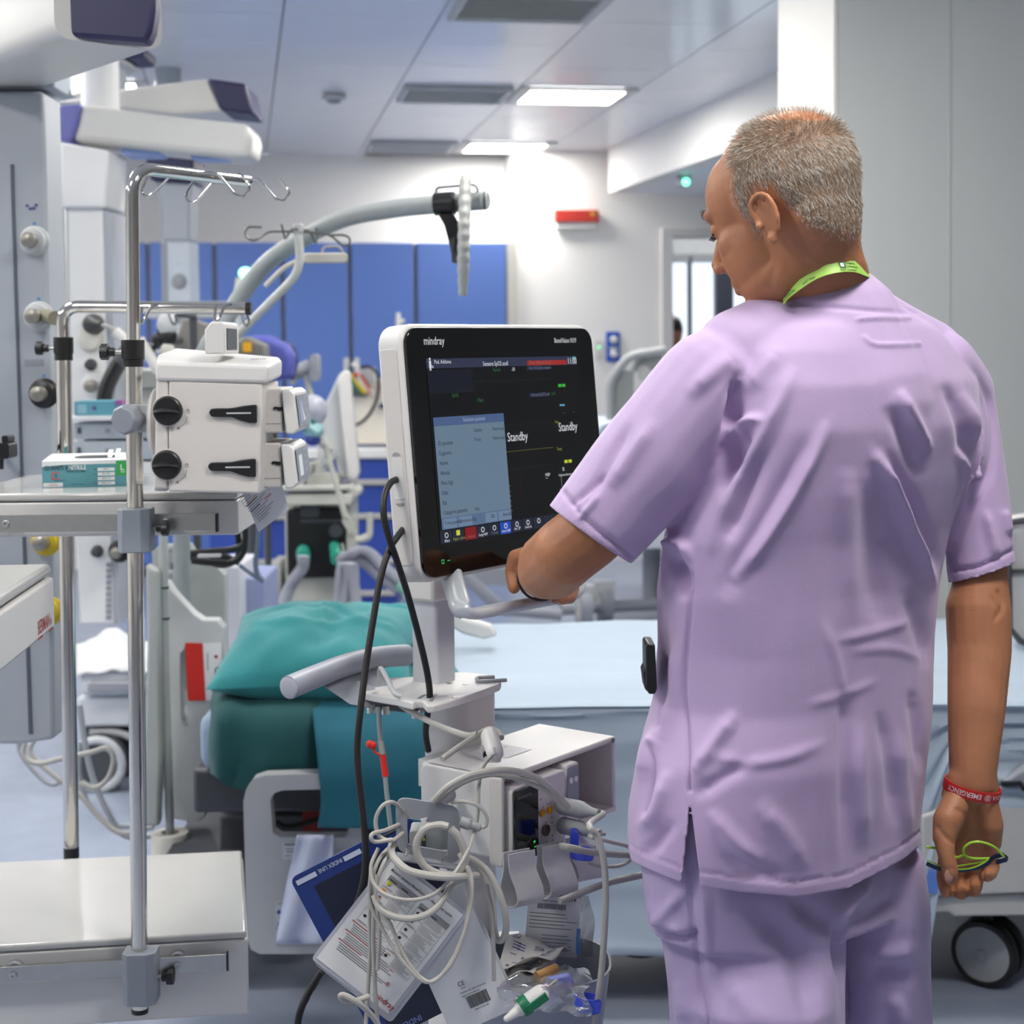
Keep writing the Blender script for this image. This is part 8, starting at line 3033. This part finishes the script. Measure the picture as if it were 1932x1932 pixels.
def on_ribbon(s_, off):
    s_ = max(0, min(cum[-1] - 1e-5, s_))
    i = max(k for k in range(len(cum)) if cum[k] <= s_)
    i = min(i, len(lp_) - 2)
    t = (s_ - cum[i]) / (cum[i + 1] - cum[i])
    p = lp_[i].lerp(lp_[i + 1], t)
    w = wdl[i].lerp(wdl[i + 1], t)
    tn = (lp_[i + 1] - lp_[i]).normalized()
    w = (w - tn * w.dot(tn)).normalized()
    n_ = w.cross(tn)
    v_ = CAMP - p
    n_ = n_ if n_.dot(v_) > 0 else -n_
    return p + w * off + n_ * .0009


for s0, lines in ((.003, (('Sistema Socio', .0050, .0036), ('Regione', -.0008, .0050), ('Lombardia', -.0062, .0050))), (.034, (('ASST Papa', -.0066, .0046),)),
                  (.0835, (('Sistema Socio Sanitario', .0058, .0030), ('ASST Ospedale', -.0080, .0042)))):
    for s, off, size in lines:
        put_text(b, s, None, size, 'L', .95, bend=lambda X, Y, o=off, q=s0: on_ribbon(q + X, o + Y))
for s, off in (('Regione', .0012), ('Lombardia', -.0034)):
    put_text(b, s, None, .0048, 'L', .95, bend=lambda X, Y, o=off: on_ribbon(.0945 + X, o + Y))
b.add([on_ribbon(.0845, -.0040), on_ribbon(.0932, -.0040), on_ribbon(.0932, .0044), on_ribbon(.0845, .0044)], [(0, 1, 2, 3)])
obj('lettering', b, ink((42, 84, 66)), lan, smooth=False)
b = MB()
for k in range(4):
    a = PI / 4 + PI / 2 * k
    cq = (.0888 + .0018 * math.cos(a), .0002 + .0018 * math.sin(a))
    pts = [on_ribbon(cq[0] + .0015 * math.cos(t), cq[1] + .0015 * math.sin(t)) for t in [2 * PI * i / 8 for i in range(8)]]
    b.add([p + (CAMP - p).normalized() * .0002 for p in pts], [tuple(range(8))])
obj('lanyard_emblem', b, ink((230, 236, 226)), lan, smooth=False)
# dark inner collar
b = MB().tube(spline(PL([(1512, 541, 1.965), (1540, 536, 1.955), (1568, 533, 1.952), (1600, 531, 1.955)]), 5), .003, 8)
obj('undershirt_collar', b, BLACK, man)

WB = mat('wristband_red', (196, 34, 30), .5, noise=.03)
wc = P(1834, 1487, 2.0)
WBM = T(*wc) @ RY(.20) @ RX(.10)
rx_, ry_, hh = .0362, .0300, .0135
b = MB()
n = 48
rows = []
for r_, z_ in ((1, -hh / 2), (1.012, -hh * .3), (1.012, hh * .3), (1, hh / 2), (.95, hh / 2), (.95, -hh / 2), (1, -hh / 2)):
    rows.append([WBM @ Vector((rx_ * r_ * math.cos(t), ry_ * r_ * math.sin(t), z_)) for t in [2 * PI * k / n for k in range(n)]])
b.rings(rows, True, False)
wb = obj('wristband', b, WB, man)


def on_band(s_, y):
    """s_ arc length from the middle of the near side, positive to picture right"""
    t = -PI / 2 + s_ / ((rx_ + ry_) / 2)
    return WBM @ Vector((rx_ * 1.016 * math.cos(t), ry_ * 1.016 * math.sin(t), y))


b = MB()
put_text(b, 'EMERGENCY', None, .0092, 'L', .80, bend=lambda X, Y: on_band(.0035 - X, .0032 - Y))
put_text(b, 'R1PUD1A', None, .0080, 'L', .86, bend=lambda X, Y: on_band(.0475 - X, .0030 - Y))
for rr_ in (.0042,):
    pts = [(.0115 + rr_ * math.cos(t), rr_ * math.sin(t)) for t in [2 * PI * i / 20 for i in range(21)]]
    for (a0, b0_), (a1, b1) in zip(pts, pts[1:]):
        k_ = .86
        b.add([on_band(a0, b0_), on_band(a1, b1), on_band(.0115 + (a1 - .0115) * k_, b1 * k_), on_band(.0115 + (a0 - .0115) * k_, b0_ * k_)], [(0, 1, 2, 3)])
for y_ in (-.0018, 0, .0018):
    b.add([on_band(.0092, y_ - .0005), on_band(.0136, y_ - .0005), on_band(.0136, y_ + .0005), on_band(.0092, y_ + .0005)], [(0, 1, 2, 3)])
obj('lettering', b, ink((240, 226, 222)), wb, smooth=False)
# thin dark band on the left wrist
pts = [WL + Vector((math.cos(t) * .0318, 0, math.sin(t) * .0318)) + Vector((0, -.02 + .01 * math.sin(t), 0)) for t in [2 * PI * k / 28 for k in range(28)]]
obj('wrist_strap', MB().tube(pts, .0020, 8, closed=True), BLACK, man)
# nails
NAIL = mat('nail', (176, 128, 116), .3)
b = MB().ball(T(*P(1790, 1653, 1.9445)) @ RX(-.1), .0056, .0018, .0078, 14, 8)
obj('thumbnail', b, NAIL, man)

# spectacles in the hand
sp_ = thing('spectacles', 'folded lime green and navy spectacles held in the right hand', 'spectacles', P(1825, 1642, 1.975))
LIME = mat('lime_frame', (158, 204, 52), .4)
NVY = mat('navy_frame', (28, 38, 72), .4)
YSp = 1.972
b = MB().tube(spline(PL([(1894, 1616, 1.965), (1876, 1598, 1.958), (1852, 1589, 1.955), (1832, 1590, 1.957), (1819, 1600, 1.96), (1819, 1612, 1.963), (1832, 1619, 1.965), (1860, 1620, 1.966), (1884, 1618, 1.966)]), 7), .0016, 8)
b.tube(spline(PL([(1819, 1612, 1.963), (1806, 1618, 1.967), (1796, 1612, 1.97), (1780, 1604, 1.975), (1764, 1600, 1.978), (1748, 1598, 1.98)]), 6), .0018, 8)
obj('lens_rim', b, LIME, sp_)
b = MB()
b.ribbon(spline(PL([(1748, 1629, 1.975), (1770, 1638, 1.97), (1800, 1642, 1.966), (1830, 1640, 1.962), (1858, 1632, 1.96), (1874, 1618, 1.962), (1893, 1612, 1.966)]), 6), UP, .0048, .0022)
b.ribbon(spline(PL([(1880, 1627, 1.962), (1898, 1622, 1.966)]), 3), UP, .0050, .0022)
b.ribbon(spline(PL([(1890, 1611, 1.966), (1900, 1618, 1.97), (1898, 1624, 1.968)]), 3), UP, .0030, .0022)
obj('temple_outer', b, NVY, sp_)
b = MB()
b.ribbon(spline(PL([(1748, 1622, 1.972), (1775, 1634, 1.966), (1805, 1640, 1.962), (1832, 1638, 1.958), (1854, 1629, 1.956), (1866, 1620, 1.958)]), 6), UP, .0014, .0012)
b.ribbon(spline(PL([(1805, 1634, 1.964), (1838, 1629, 1.962), (1862, 1624, 1.962)]), 6), UP, .0014, .0012)
obj('temple_inner', b, LIME, sp_)
# black device in the tunic pocket
ph = thing('pocket_device', 'black handheld device sticking out of the left tunic pocket', 'device', P(1228, 1308, 1.93))
b = MB(); poly(b, [(1218, 1218), (1222, 1214), (1236, 1216), (1240, 1300), (1236, 1310), (1224, 1310), (1219, 1296)], 1.925, .05)
obj('device_body', b, BLACK, ph, bevel=.002)
b = MB(); poly(b, [(1213, 1270), (1219, 1258), (1222, 1306), (1217, 1300)], 1.935, .04)
obj('device_clip', b, RUBBER, ph, bevel=.002)
